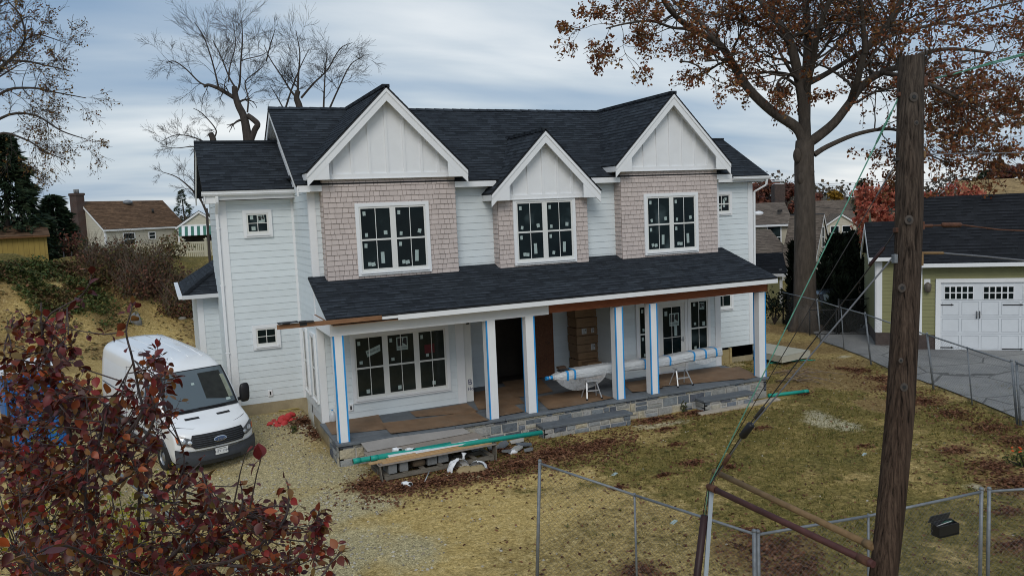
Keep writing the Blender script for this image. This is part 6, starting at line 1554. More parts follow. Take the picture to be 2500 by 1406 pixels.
# blue toilet cabin behind the red leaves
q = at(88, 1092, Z=gz(-12.5, 3.)); cx_, cy_ = q.x, q.y
root = thing('portable_toilet', 'blue portable toilet with white roof behind the red tree', 'toilet', tuple(q)); zb_ = gz(q.x, q.y)
ang = .25; fx, fy = V((math.cos(ang), math.sin(ang), 0)), V((-math.sin(ang), math.cos(ang), 0))
K['blue'] = M('blue_plastic', (.012, .13, .42), .45, .12, 4.)
hw = .60
mb = MB(); mb.obox(q+V((0, 0, 1.0)), fx*hw, fy*hw, Z3*1.0); body = mb.build('cabin', K['blue'], root, bevel=.03)
for k in range(-3, 4):
    mb = MB(); mb.obox(q+fx*(k*.16)-fy*(hw+.012)+Z3*1., fx*.035, fy*.014, Z3*.95); mb.build('rib', K['blue'], body)
mb = MB(); mb.obox(q+fx*.1-fy*(hw+.02)+Z3*1.0, fx*.38, fy*.012, Z3*.9); dd_ = mb.build('door', K['blue'], root, bevel=.01)
mb = MB(); mb.obox(q+fx*.38-fy*(hw+.035)+Z3*1.75, fx*.08, fy*.004, Z3*.07); mb.build('sign', K['pvc'], dd_)
mb = MB(); mb.obox(q+Z3*1.9-fy*(hw+.01), fx*(hw-.05), fy*.01, Z3*.05); mb.build('vent', K['ink'], root)
mb = MB(); mb.grid(lambda u, v: q+fx*((u-.5)*2*(hw+.05))+fy*((v-.5)*2*(hw+.05))+Z3*(2.02+.17*min(1, 2.6*min(u, 1-u))*min(1, 2.6*min(v, 1-v))), 10, 10); mb.obox(q+Z3*2.0, fx*(hw+.05), fy*(hw+.05), Z3*.03); mb.build('roof', K['pvc'], root)
# pale junk behind it: a light boat-like cover and boards at the left edge
q = gp(12, 985, .0); mb = MB(); mb.grid(sack(q, .8, .5, .55, 5.), 20, 8); tag(mb.build('tarp_heap', M('grey_tarp', (.40, .42, .40), .6, .15, 3.)), 'grey tarpaulin heap at the left edge beside the blue toilet', 'tarp')
# ------------------------------------------------------------------ utility pole, struts and wires
def polemat():
    t = NT('weathered_pole'); a = t.obj((13, 13, .4)); n = t.noise(a, 3., 9., .7, .4); b = t.noise(t.obj((1, 1, .5)), 1.6, 4.)
    c = t.ramp(n, [(.34, (.009, .007, .006)), (.46, (.062, .05, .042)), (.62, (.125, .102, .085)), (.8, (.21, .18, .155))])
    c = t.mix(.6, c, t.ramp(b, [(.3, (.55, .42, .36)), (.7, (1.15, 1.12, 1.1))]), 'MULTIPLY')
    sp = t.new('ShaderNodeSeparateXYZ'); t.t.links.new(t.obj(), sp.inputs[0]); hz = t.math('MULTIPLY_ADD', sp.outputs[2], .22, -.75)
    c = t.mix(t.math('MINIMUM', t.math('MAXIMUM', hz, 0.), 1.), t.mix(1., c, (.92, .77, .67, 1), 'MULTIPLY'), t.mix(1., c, (.98, 1.02, 1.02, 1), 'MULTIPLY')); t.bump(n, 1., .03); return t.out(c, .95, 0, .15)
K['pole'] = polemat()
K['rust'] = M('rusted_steel', (.10, .045, .028), .85, .4, 9., .4, 60.); K['rust2'] = M('ochre_rust', (.20, .125, .06), .85, .3, 7., .3, 50.); K['maroon'] = M('maroon_guard', (.028, .010, .010), .5, .2, 6.)
K['wire'] = M('dark_strand', (.03, .027, .027), .6, .2, 9.); K['verdi'] = M('green_copper', (.10, .28, .20), .7, .25, 20.); K['galv'] = M('galvanised', (.20, .215, .23), .55, .22, 12., metal=.3); K['greyw'] = M('grey_cable', (.14, .145, .16), .6, .15, 9.)
PD = 7.75
cl = [(2224.5, 139, 29.5), (2222, 300, 30.5), (2220, 500, 32), (2216, 640, 31), (2208, 820, 32), (2198, 1000, 32.5), (2184, 1150, 32.5), (2170, 1290, 32), (2156, 1406, 32)]
pp = [at(x, y, D=PD) for x, y, w in cl]; pr = [w*PD/FOC for *_, w in cl]
d = (pp[-1]-pp[-3]).normalized(); k = (pp[-1].z-gz(pp[-1].x, pp[-1].y)+.2)/-d.z
pp.append(pp[-1]+d*k*.5); pp.append(pp[-2]+d*k*.95); pr += [.128, .13]
root = thing('utility_pole', 'cut-off grey wooden utility pole with guy struts standing close on the right', 'pole', tuple(pp[-1]))
mb = MB(); nn_ = 40; rows = 90
def pole_pt(u, v):
    f = v*(len(pp)-1); i = min(len(pp)-2, int(f)); q = pp[i].lerp(pp[i+1], f-i); r = pr[i]+(pr[i+1]-pr[i])*(f-i); th = 2*pi*u
    g = .007*noise.noise(V((math.cos(th)*7, math.sin(th)*7, v*1.6)))+.006*min(0, noise.noise(V((math.cos(th)*4+5, math.sin(th)*4, v*2.2)))+.05)*2
    return q+V((math.cos(th), math.sin(th), 0))*(r+g)
mb.grid(pole_pt, nn_, rows); tp = [pole_pt(i/nn_, 0) for i in range(nn_)]; mb.add([pp[0]+V((0, 0, .012))]+tp, [(0, 1+i, 1+(i+1) % nn_) for i in range(nn_)]); pole = mb.build('shaft', K['pole'], root)
for (x, y, s) in ((2232, 237, 9), (2220, 537, 9), (2203, 703, 8), (2208, 945, 8), (2238, 300, 5), (2200, 880, 5)):
    q = at(x, y, D=PD-pr[2]*1.02); mb = MB(); r = s*PD/FOC
    mb.tube([q-FW*.004, q+FW*.03], [r*.55, r*.5], 10); mb.build('bolt_hole', K['ink'], pole)
    mb = MB(); mb.grid(lambda u, v: q+RT*(r*(.6+.6*v)*math.cos(2*pi*u))+UPV*(r*(.6+.7*v)*math.sin(2*pi*u))+FW*(.004*v), 14, 2); mb.build('knot', M('pale_knot', (.075, .062, .053), .9, .3, 20.), pole)
def PX_(x, y, dd=0.): return at(x, y, D=PD+dd)
def bracket(x, y, w, h, m='rust'):
    mb = MB(); q = PX_(x, y); mb.obox(q, RT*(w*PD/FOC/2), FW*.035, UPV*(h*PD/FOC/2)); return mb.build('bracket', K[m], root, bevel=.006)
bracket(2251, 200, 22, 24); bracket(2248, 379, 18, 16, 'rust2'); bracket(2246, 551, 16, 20); bracket(2243, 632, 16, 34, 'rust2'); bracket(2189, 390, 10, 9, 'wire'); bracket(2186, 632, 12, 22, 'galv'); bracket(2194, 232, 8, 10, 'rust'); bracket(2187, 562, 8, 12, 'rust')
def wire(name, lb, pts, r, mat, extras=(), grp=None, cat='wire'):
    root = thing(name, lb, cat, tuple(pts[0]), grp); mb = MB(); mb.tube(pts, r, 6); mb.build('strand', K[mat], root)
    for (nm, a, b, rr, mt) in extras:
        mb = MB(); m_ = a.lerp(b, .5); mb.tube([a, a.lerp(b, .08), m_, a.lerp(b, .92), b], [rr*.6, rr, rr, rr, rr*.6], 9); mb.build(nm, K[mt], root)
    return root
def seg(p, q, f): return p.lerp(q, f)
def sag(p, q, s, n=10): return [p.lerp(q, i/n)+V((0, 0, -s*4*(i/n)*(1-i/n))) for i in range(n+1)]
GW = 'cables running right from the pole'
p0, q0 = PX_(2256, 200), at(2760, 62, D=6.6)
r_ = wire('span_cable', 'twin green strand leaving the pole top towards the upper right', [seg(p0, q0, f) for f in (0, .06)], .018, 'rust', [('insulator', at(2312, 185, D=PD-.13), at(2347, 177, D=PD-.2), .021, 'rust')], GW)
for o in (.012, -.012):
    mb = MB(); mb.tube([at(2282, 192, D=PD-.06), at(2330, 181+o*300, D=PD-.18)+UPV*o, at(2420, 155, D=PD-.4)+UPV*o*.6, q0+UPV*o*.4], .0065, 5); mb.build('strand', K['verdi'], r_)
wire('span_cable', 'thin grey cable leaving the pole at mid height to the right', [PX_(2256, 378), at(2300, 376, D=PD), at(2760, 369, D=PD)], .006, 'greyw', [('clamp', PX_(2250, 379), PX_(2268, 377), .018, 'rust')], GW)
wire('span_cable', 'rusty cable with long insulator crossing in front of the garage roof', [PX_(2252, 550), at(2275, 551, D=PD), at(2345, 549, D=PD), at(2440, 561, D=PD-.05), at(2760, 575, D=PD-.1)], .008, 'rust', [('rod', PX_(2248, 552), PX_(2278, 551), .016, 'rust'), ('insulator', PX_(2298, 549), PX_(2348, 549), .024, 'rust')], GW)
wire('span_cable', 'thick grey cable wrapped at the pole below the rusty insulator, going right', [PX_(2250, 619), at(2300, 618, D=PD), at(2400, 626, D=PD), at(2760, 662, D=PD)], .010, 'greyw', [('wrap', PX_(2248, 618), PX_(2305, 618), .014, 'rust2')], GW)
# struts
T2, T1 = at(1730, 1187, Z=1.6), at(1744, 1150, Z=1.6)
S2, S1 = at(2122, 1372, D=PD-.04), at(2134, 1335, D=PD+.04)
def strut(p, q, mat, lb):
    root = thing('guy_strut', lb, 'strut', tuple(p), 'pipes holding the guy wires off the pole'); d = (q-p).normalized(); mb = MB(); mb.tube([p-d*.05, q], .036, 14); mb.build('pipe', K[mat], root)
    for e_, g_ in ((p, p+d*.12), (q-d*.14, q-d*.02)): mb = MB(); mb.tube([e_, g_], .046, 14); mb.build('collar', K['rust' if mat == 'mpipe' else 'rust2'], root)
    mb = MB(); mb.tube([q-d*.03, q+d*.02], [.05, .03], 12); mb.build('end_cap', K['rust' if mat == 'mpipe' else 'rust2'], root)
K['mpipe'] = M('maroon_rust_pipe', (.075, .028, .025), .7, .35, 6., .3, 60.)
strut(S2, T2, 'mpipe', 'lower dark maroon strut pipe from the pole to the guy guard'); strut(S1, T1, 'rust2', 'upper ochre-rusted strut pipe running beside the maroon one')
g2 = at(1722, 1250, D=(T2-CAM).dot(FW)); gz2 = gz(T2.x, T2.y)
GU = 'guy wires slanting from the pole to the struts'
wire('guy_wire', 'green copper guy wire slanting from the pole top to the maroon strut', [PX_(2196, 234), T2, T2+V((-.03, -.02, -.75))], .0065, 'verdi', [('grip', seg(PX_(2196, 234), T2, .03), seg(PX_(2196, 234), T2, .10), .011, 'verdi')], GU)
wire('guy_wire', 'thinnest dark guy wire, from the middle of the pole to the ochre strut', [PX_(2190, 394), T1], .0045, 'wire', [('grip', seg(PX_(2190, 394), T1, .02), seg(PX_(2190, 394), T1, .09), .008, 'greyw')], GU)
A7 = PX_(2186, 563); mid = at(1822, 1050, D=(PD*.2+(T2-CAM).dot(FW)*.8)); 
wire('guy_wire', 'dark guy wire with a rusty insulator near the garage corner', [A7, at(2150, 618, D=PD+.25), mid+V((.0, 0, .02)), T2+V((0, 0, .02))], .0065, 'wire', [('insulator', seg(A7, at(2150, 618, D=PD+.25), .72), seg(A7, mid, .15), .018, 'maroon'), ('insulator', seg(A7, mid, .86), seg(A7, mid, .93), .02, 'wire')], GU)
A8 = PX_(2187, 620)
wire('guy_wire', 'thick grey guy wire ending in the big black insulator', [A8, mid-V((0, 0, .02)), T2], .0085, 'greyw', [('insulator', seg(A8, mid, .955), seg(mid, T2, .12), .046, 'blackpl'), ('clamp', seg(mid, T2, .42), seg(mid, T2, .60), .026, 'rust')], GU)
bt = V((T2.x-.03, T2.y-.03, gz2)); D2 = (T2-CAM).dot(FW)
root = thing('guy_guard', 'maroon pipe guard and grey channel around the guy wires below the strut', 'guy guard', tuple(bt))
top2 = at(1720, 1257, D=D2); bb = at(1700, 1420, D=D2); bb = top2+(bb-top2)*((top2.z-gz2)/(top2.z-bb.z))
mb = MB(); mb.tube([top2, bb], [.045, .048], 14); mb.build('pipe', K['maroon'], root)
mb = MB(); a_, b_ = at(1737, 1200, D=D2-.02), at(1722, 1420, D=D2-.02); b_ = a_+(b_-a_)*((a_.z-gz2)/(a_.z-b_.z)); mb.beam(a_, b_, .05, .03, up=FW); mb.build('channel', M('grey_channel', (.36, .41, .46), .4, .08, 4.), root)
for o in (-.02, .0, .018):
    mb = MB(); mb.tube([T2+RT*o*.6+V((0, 0, .0)), top2+RT*o], .005, 5); mb.build('strand', K['verdi' if o == 0 else 'wire'], root)
for o in (-.02, .03):
    mb = MB(); mb.tube([T1+RT*o, T2+RT*(o+.02)], .004, 5); mb.build('strand', K['wire'], root)

# ------------------------------------------------------------------ chain-link fences
K['mesh'] = M('chain_link_wire', (.15, .155, .16), .5, .1, metal=.3); K['blackmesh'] = M('black_chain_link', (.02, .02, .022), .6)
def chain(mb, tl, tr, bl, br, pitch=.075, r=.0016):
    """diamond netting between two posts"""
    L = (tr-tl).length; H = ((tl-bl).length+(tr-br).length)/2; n = int((L+H)/pitch)
    def P_(s, h): f = s/L; return bl.lerp(br, f).lerp(tl.lerp(tr, f), h/H)
    for k in range(n):
        s = k*pitch
        for sg in (1, -1):
            a0, h0, a1, h1 = (s, 0., s-H, H)
            if a0 > L: h0 = a0-L; a0 = L
            if a1 < 0: h1 = H+a1; a1 = 0.
            if h1-h0 < .01: continue
            p, q = (P_(a0, h0), P_(a1, h1)) if sg == 1 else (P_(L-a0, h0), P_(L-a1, h1))
            mb.tube([p, q], r, 3, cap=False, smooth=False)
def fence(name, lb, posts, mat, meshmat, rr=.019, pr_=.026, pitch=.075, wr=.0016, bottom=False, thin=(), caps=True, rails=True):
    """posts = list of (base, top)"""
    root = thing(name, lb, 'fence', tuple(posts[0][0]))
    for i, (b, tp) in enumerate(posts):
        mb = MB(); r = pr_*(.6 if i in thin else 1); mb.tube([b-V((0, 0, .05)), tp+V((0, 0, .03))], r, 10)
        po = mb.build('post', K[mat], root)
        if caps and i not in thin: mb = MB(); mb.ellipsoid(tp+V((0, 0, .04)), r*1.2, r*1.2, r*1.1, 10, 6); mb.build('cap', K[mat], po)
    for i in range(len(posts)-1):
        (b0, t0), (b1, t1) = posts[i], posts[i+1]
        if rails: mb = MB(); mb.tube([t0, t1], rr, 9); mb.build('rail', K[mat], root)
        if bottom and i == 0: mb = MB(); mb.tube([b0+V((0, 0, .06)), b1+V((0, 0, .06))], rr*.9, 8); mb.build('rail', K[mat], root)
        mb = MB(); chain(mb, t0-V((0, 0, .02)), t1-V((0, 0, .02)), b0+V((0, 0, .04)), b1+V((0, 0, .04)), pitch, wr); mb.build('netting', K[meshmat], root)
    return root
def gpost(px, zt): p = at(*px, Z=zt); return (V((p.x, p.y, gz(p.x, p.y))), p)
f0 = (at(1308, 1388, D=12.15), at(1318, 1131, D=12.15)); f0 = (V((f0[0].x, f0[0].y, gz(f0[0].x, f0[0].y))), f0[1])
f1 = gpost((1549, 1208), .95); f2 = gpost((1841, 1303), .95)
f3 = gpost((2120, 1259), .95); f4 = gpost((2396, 1200), .95); f5 = gpost((2415, 1199), .95); f6 = gpost((2720, 1180), .95)
fence('chain_link_fence', 'galvanised chain-link fence panel with a bottom rail on the sandy lawn', [f0, f1, f2], 'galv', 'mesh', bottom=True, thin=(1,))
fence('chain_link_fence', 'galvanised chain-link fence running behind the pole along the street', [(f2[0]+V((.06, .0, 0)), f2[1]+V((.06, 0, -.02))), f3, f4], 'galv', 'mesh', thin=(1,))
fence('chain_link_fence', 'galvanised chain-link fence past the double post at the right edge', [f5, f6], 'galv', 'mesh')
def rp(bx, by, tx, ty): b = G(bx, by); return (b, at(tx, ty, D=(b-CAM).dot(FW)))
r0 = rp(1912, 790, 1912, 714); rposts = [rp(2004, 838, 1995, 733), rp(2061, 855, 2053, 751), rp(2127, 890, 2112, 767), rp(2191, 920, 2181, 791), rp(2280, 950, 2263, 817), rp(2374, 988, 2361, 849), rp(2484, 1036, 2470, 884)]
fence('chain_link_fence', 'long leaning chain-link fence between the lawn and the driveway', [r0]+rposts, 'galv', 'mesh', .022, .03, .085, .0013, thin=(2, 4, 6))
r9 = rp(2660, 1110, 2640, 940); fence('chain_link_fence', 'end of the driveway chain-link fence at the right picture edge', [rp(2492, 1040, 2481, 886), r9], 'galv', 'mesh', .022, .03, .085, .0013)
mb = MB(); mb.tube([r0[0], r0[1]+V((0, 0, .05))], .034, 8); tag(mb.build('fence_post', K['blackmesh']), 'black steel post where the driveway fence meets the house side', 'post')
l0, l1 = at(225, 1102, Z=.8), at(455, 1290, Z=.8); l2 = l1+(l1-l0)*.5
fence('chain_link_fence', 'chain-link fence with a silver rail half hidden by the red tree', [(V((p.x, p.y, gz(p.x, p.y))), p) for p in (l0, l1, l2)], 'galv', 'mesh', .03, .03)
# mailbox hung on the street fence
q = at(2297, 1284, Y=-10.47); root = thing('mailbox', 'black mailbox with open lid and papers hung on the fence right of the pole', 'mailbox', tuple(q)); u_ = (f4[1]-f3[1]); u_.z = 0; u_.normalize(); n_ = V((u_.y, -u_.x, 0))
K['mail'] = M('black_mailbox', (.012, .013, .015), .35, .15, 5., spec=.5)
mb = MB()
for (c_, a, b, h) in ((q-n_*.0, .17, .006, .085), (q+n_*.13, .17, .006, .07)): mb.obox(c_, u_*a, n_*b, Z3*h)
for s in (-1, 1): mb.prism([q+u_*(s*.172)-Z3*.085, q+u_*(s*.172)+n_*.136-Z3*.085, q+u_*(s*.172)+n_*.136+Z3*.055, q+u_*(s*.172)+Z3*.085], u_*(.006*s))
mb.obox(q+n_*.068-Z3*.085, u_*.17, n_*.07, Z3*.004); mb.build('box', K['mail'], root)
mb = MB(); mb.obox(q-n_*.008+Z3*.115-n_*.02+u_*.0, u_*.178, (n_*.35+Z3*.9).normalized()*.055, (n_*.9-Z3*.35).normalized()*.004); mb.build('lid', K['mail'], root)
mb = MB(); mb.obox(q+n_*.06+Z3*.06-u_*.03, (u_+Z3*.1)*.11, (n_*.7+Z3*.5).normalized()*.05, Z3*.004); mb.build('letter', K['pvc'], root)
mb = MB(); mb.obox(q+n_*.05+Z3*.07+u_*.06, (u_-Z3*.15)*.07, (n_*.7+Z3*.6).normalized()*.04, Z3*.003); mb.build('letter', M('green_letter', (.04, .20, .14), .6), root)

# ------------------------------------------------------------------ driveway
dpx = [(1985, 812), (2010, 836), (2061, 853), (2135, 885), (2200, 915), (2290, 945), (2480, 1022), (2760, 1130), (2900, 860), (2500, 800), (2240, 780), (2100, 745), (1995, 757)]
P_ = [G(*a) for a in dpx]; mb = MB()
def dl(p): return V((p.x, p.y, gz(p.x, p.y)+.035))
cx_ = sum((p.x for p in P_))/len(P_); cy_ = sum((p.y for p in P_))/len(P_)
n = len(P_); sub = 10
edge = []
for i in range(n):
    for k in range(sub): edge.append(P_[i].lerp(P_[(i+1) % n], k/sub))
rings = 22; vs = []; fs = []
for r in range(rings):
    f = 1-r/rings
    for e in edge: p = V((cx_+(e.x-cx_)*f, cy_+(e.y-cy_)*f, 0)); vs.append(dl(p))
m_ = len(edge); vs.append(dl(V((cx_, cy_, 0))))
for r in range(rings-1): fs += [(r*m_+i, r*m_+(i+1) % m_, (r+1)*m_+(i+1) % m_, (r+1)*m_+i) for i in range(m_)]
fs += [((rings-1)*m_+i, (rings-1)*m_+(i+1) % m_, rings*m_) for i in range(m_)]
mb.add(vs, fs, 0, True)
t = NT('old_asphalt'); ob = t.obj(); nf = t.noise(ob, 45., 4., .8); nb = t.noise(ob, .7, 6., .6); vo = t.n.new('ShaderNodeTexVoronoi'); vo.feature = 'DISTANCE_TO_EDGE'; t.set(vo.inputs['Vector'], t.mix(.12, ob, t.n.new('ShaderNodeTexNoise').outputs['Color'])); vo.inputs['Scale'].default_value = .55
c = t.ramp(nf, [(.3, (.12, .12, .12)), (.5, (.235, .235, .232)), (.7, (.36, .355, .345))]); c = t.mix(1., c, t.ramp(nb, [(.3, (.75, .75, .76)), (.7, (1.2, 1.18, 1.14))]), 'MULTIPLY')
c = t.mix(t.math('MULTIPLY', t.math('LESS_THAN', vo.outputs['Distance'], .012), .6), c, (.03, .03, .03, 1)); t.bump(nf, .4, .01)
tag(mb.build('driveway', t.out(c, .9, 0, .2)), kind='structure')

# ------------------------------------------------------------------ neighbouring houses
def fpx(fr, px, py):
    p = atp(px, py, fr.o, fr.n)-fr.o; return p.dot(fr.ux), p.z
K['sageside'] = M('sage_siding', (.245, .24, .115), .7, .06, 2.5); K['saged'] = M('sage_lip_shade', (.10, .10, .06), .8)  # darker sage on the lap undersides paints their shade
K['beige'] = M('beige_siding', (.47, .43, .33), .7, .06, 2.); K['beiged'] = M('beige_lip_shade', (.22, .20, .16), .8)  # darker beige likewise paints shade under the laps
K['cream'] = M('cream_siding', (.52, .49, .40), .7, .06, 2.); K['yellow'] = M('mustard_boards', (.33, .235, .06), .75, .12, 2.5, stretch=(4, 4, .4), dirt=.3)
K['brownroof'] = roofmat('brown_shingle', (.135, .082, .05), .3, .2, .4); K['greyroof'] = roofmat('grey_brown_shingle', (.15, .122, .10), .25, .2, .4); K['tanroof'] = roofmat('tan_shingle', (.30, .215, .11), .2, .2, .4); K['blackroof'] = roofmat('black_shingle', (.02, .022, .026), .25, .16, .34)
K['brick'] = M('dark_brick', (.075, .055, .048), .9, .3, 8., .3, 30.)
def ghouse(name, lb, p0, ang, L, W, H, rise, mw, md, mr, wins=(), ov=.3, grp=None, chim=None, expo=.16, cat='house', base=None):
    """gabled house: p0 front left corner, ux along the front eave"""
    ux = V((math.cos(ang), math.sin(ang), 0)); nf_ = V((ux.y, -ux.x, 0)); p0 = V(p0); dp = -nf_
    root = thing(name, lb, cat, tuple(p0+ux*L/2+dp*W/2), grp)
    ff = F(p0, ux, nf_); fr = F(p0+ux*L, dp, ux); fl = F(p0+dp*W, -dp, -ux); fk = F(p0+ux*L+dp*W, -ux, dp)
    mb = MB()
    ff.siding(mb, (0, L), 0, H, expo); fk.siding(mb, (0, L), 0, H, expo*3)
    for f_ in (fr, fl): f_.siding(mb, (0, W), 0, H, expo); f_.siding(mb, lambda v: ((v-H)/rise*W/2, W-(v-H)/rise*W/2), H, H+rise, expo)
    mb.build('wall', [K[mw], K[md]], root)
    o = ov; sl = rise/(W/2); a = [ff.p(-o, H-sl*o, o), ff.p(L+o, H-sl*o, o), ff.p(L+o, H+rise, -W/2), ff.p(-o, H+rise, -W/2)]; b = [ff.p(L+o, H-sl*o, -W-o), ff.p(-o, H-sl*o, -W-o), a[3], a[2]]
    mb = MB()
    for q_ in (a, b): shingles(mb, *q_, expo=.2); slab(mb, q_, .08)
    roof = mb.build('roof', [K[mr], K['roof_edge']], root)
    mb = MB()
    for (f_, wd) in ((fr, W), (fl, W)):
        for s in (0, 1):
            e0 = (-o, H-sl*o) if s == 0 else (wd+o, H-sl*o); e1 = (wd/2, H+rise)
            mb.prism([f_.p(e0[0], e0[1]-.06, o+.01), f_.p(e1[0], e1[1]-.06, o+.01), f_.p(e1[0], e1[1]-.26, o+.01), f_.p(e0[0], e0[1]-.24, o+.01)], f_.n*-.04)
    ff.box(mb, -o, L+o, H-sl*o-.18, H-sl*o-.03, o-.02, o+.06); ff.box(mb, 0, .12, 0, H, 0, .03); ff.box(mb, L-.12, L, 0, H, 0, .03); fr.box(mb, 0, .12, 0, H, 0, .03); fl.box(mb, W-.12, W, 0, H, 0, .03)
    mb.build('white_trim', K['trim'], root)
    for (sd, u0, u1, v0, v1) in wins:
        f_ = {'f': ff, 'r': fr, 'l': fl}[sd]; mb = MB(); tw = .08
        f_.box(mb, u0-tw, u0, v0-tw, v1+tw, 0, .05); f_.box(mb, u1, u1+tw, v0-tw, v1+tw, 0, .05); f_.box(mb, u0, u1, v1, v1+tw, 0, .05); f_.box(mb, u0, u1, v0-tw, v0, 0, .05); f_.box(mb, u0, u1, (v0+v1)/2-.03, (v0+v1)/2+.03, .0, .04)
        w_ = mb.build('window', K['trim'], root); mb = MB(); mb.poly([f_.p(u0, v0, .024), f_.p(u1, v0, .024), f_.p(u1, v1, .024), f_.p(u0, v1, .024)]); mb.build('pane', K['glass'], w_)
    return root, ff, fr, fl, roof
LAT = math.atan2(RT.y, RT.x)   # direction across the view
def pix(D): return D/FOC
# garage on the right
g0 = at(2282, 854, Z=-.60); g1 = at(2500, 857, Z=-.60); gx = (g1-g0); gx.z = 0; gx.normalize(); gn = V((gx.y, -gx.x, 0))
fg = F(g0, gx, gn)
gr = thing('garage', 'sage-green garage with wide white carriage door and black roof right of the pole', 'garage', tuple(g0))
def FPg(px, py): return fpx(fg, px, py)
uC = FPg(2243, 800)[0]; vB = FPg(2260, 817)[1]; vE = FPg(2300, 640)[1]; vD = FPg(2290, 682)[1]; uL = -.0
GL = 7.5
mb = MB(); fg.siding(mb, (uC, uL), vB, vE, .13); fg.siding(mb, (uL, uC+GL), vD, vE, .13); 
fgl = F(fg.p(uC, 0, 0), -gn*1., -gx); fgl = F(fg.p(uC, 0, -7.), gn, -gx); fgl.siding(mb, (0, 7.), vB, vE, .13); fgl.siding(mb, lambda v: ((v-vE)/.85, 7.-(v-vE)/.85), vE, vE+2.9, .13)
lw = -.75; uLL = fpx(F(fg.p(0, 0, lw), gx, gn), 2139, 800)[0]; fs2 = F(fg.p(0, 0, lw), gx, gn); vE2 = fpx(fs2, 2150, 626)[1]
fs2.siding(mb, (uLL, uC+.1), vB-.05, vE2, .13); fsl = F(fs2.p(uLL, 0, -4.2), gn, -gx); fsl.siding(mb, (0, 4.2), vB-.05, vE2, .13); fsl.siding(mb, lambda v: ((v-vE2)/.8, 4.2-(v-vE2)/.8), vE2, vE2+1.65, .13)
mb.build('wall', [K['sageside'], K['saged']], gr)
mb = MB(); fg.box(mb, uC+.02, uC+GL, -.3, vE, -7, -.02); fs2.box(mb, uLL+.02, uC, -.2, vE2, -4.1, -.02); fg.box(mb, uC-.02, uL, -.1, vB, -.2, .02); fs2.box(mb, uLL-.02, uC, -.1, vB-.05, -.2, .02); mb.build('brick_base', K['brick'], gr)
def groof(fr_, u0, u1, w0, ve, sl, run):
    a = [fr_.p(u0, ve, w0), fr_.p(u1, ve, w0), fr_.p(u1, ve+sl*run, w0-run), fr_.p(u0, ve+sl*run, w0-run)]; b = [fr_.p(u1, ve, w0-2*run), fr_.p(u0, ve, w0-2*run), a[3], a[2]]
    mb = MB()
    for q_ in (a, b): shingles(mb, *q_, expo=.16); slab(mb, q_, .06)
    mb.build('roof', [K['blackroof'], K['roof_edge']], gr)
    mb = MB()
    for (p, q_) in ((a[0], a[3]), (b[1], b[2])): mb.prism([p-gx*.02-Z3*.07, q_-gx*.02-Z3*.07, q_-gx*.02-Z3*.3, p-gx*.02-Z3*.28], gx*.05)
    mb.build('rake_board', K['trim'], gr)
    mb = MB(); fr_.box(mb, u0, u1, ve-.15, ve-.02, w0-.02, w0+.09); mb.build('gutter', K['trim'], gr)
def run_for(fr_, u, w0, ve, sl, ypx):
    r = .5
    while r < 9 and pj(fr_.p(u, ve+sl*r, w0-r))[1] > ypx: r += .02
    return r
rg = run_for(fg, 2.2, .35, vE, .85, 475); groof(fg, uC-.25, uC+GL, .35, vE, .85, min(rg, 5.))
rg2 = run_for(fs2, uLL+.3, .3, vE2, .8, 542); groof(fs2, uLL-.28, uC+.6, .3, vE2, .8, min(rg2, 4.))
mb = MB(); fg.box(mb, uC, uC+.1, vB, vE, 0, .03); fs2.box(mb, uLL, uLL+.2, vB-.05, vE2, 0, .03); fsl.box(mb, 3.95, 4.2, vB-.05, vE2, 0, .03)
dw = .16; uR = FPg(2760, 800)[0]; uD0, uD1 = uL+.005, uR
fg.box(mb, uD0, uD0+dw, 0, vD, 0, .06); fg.box(mb, uD0, uD1, vD-.12, vD+.02, 0, .062); mb.build('white_trim', K['trim'], gr)
mb = MB(); fg.box(mb, uD0+dw, uD1, .02, vD-.12, -.05, .0); 
door = mb.build('garage_door', M('white_garage_door', (.66, .69, .72), .5, .04, 3.), gr)
dh = vD-.14; mb = MB()
for i in range(1, 4): fg.box(mb, uD0+dw, uD1, dh*i/4-.006, dh*i/4+.006, .0, .004)
for k in range(8):
    u = uD0+dw+.06+k*.62
    for i in range(3):
        z0, z1 = dh*i/4+.07, dh*(i+1)/4-.07
        for (a0, a1, b0, b1) in ((u, u+.54, z0, z0+.012), (u, u+.54, z1-.012, z1), (u, u+.012, z0, z1), (u+.528, u+.54, z0, z1)): fg.box(mb, a0, a1, b0, b1, .0, .006)
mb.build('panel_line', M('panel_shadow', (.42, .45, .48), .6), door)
for (x0, y0, x1, y1) in ((2305, 698, 2377, 731), (2400, 698, 2476, 731), (2497, 696, 2575, 731)):
    a, b = FPg(x0, y1), FPg(x1, y0); mb = MB(); fg.box(mb, a[0], b[0], a[1], b[1], 0, .02); w_ = mb.build('window', K['pvc'], door)
    for i in range(5):
        for j in range(2):
            cw, ch = (b[0]-a[0])/5, (b[1]-a[1])/2; mb = MB(); fg.box(mb, a[0]+cw*i+.022, a[0]+cw*(i+1)-.022, a[1]+ch*j+.022, a[1]+ch*(j+1)-.022, .02, .024); mb.build('pane', K['glass'], w_)
def strap(x0, y0, x1, y1):
    a, b = FPg(x0, y0), FPg(x1, y1); mb = MB(); v = (a[1]+b[1])/2; fg.box(mb, a[0], b[0]-.05, v-.018, v+.018, .005, .018); c_ = b[0]-.05; mb.add([fg.p(c_-.06, v-.04, .012), fg.p(c_+.04, v, .012), fg.p(c_-.06, v+.04, .012)], [(0, 1, 2)]); mb.build('strap_hinge', K['ink'], door)
strap(2293, 744, 2330, 744); strap(2448, 744, 2500, 744); strap(2293, 848, 2330, 848); strap(2446, 852, 2500, 852)
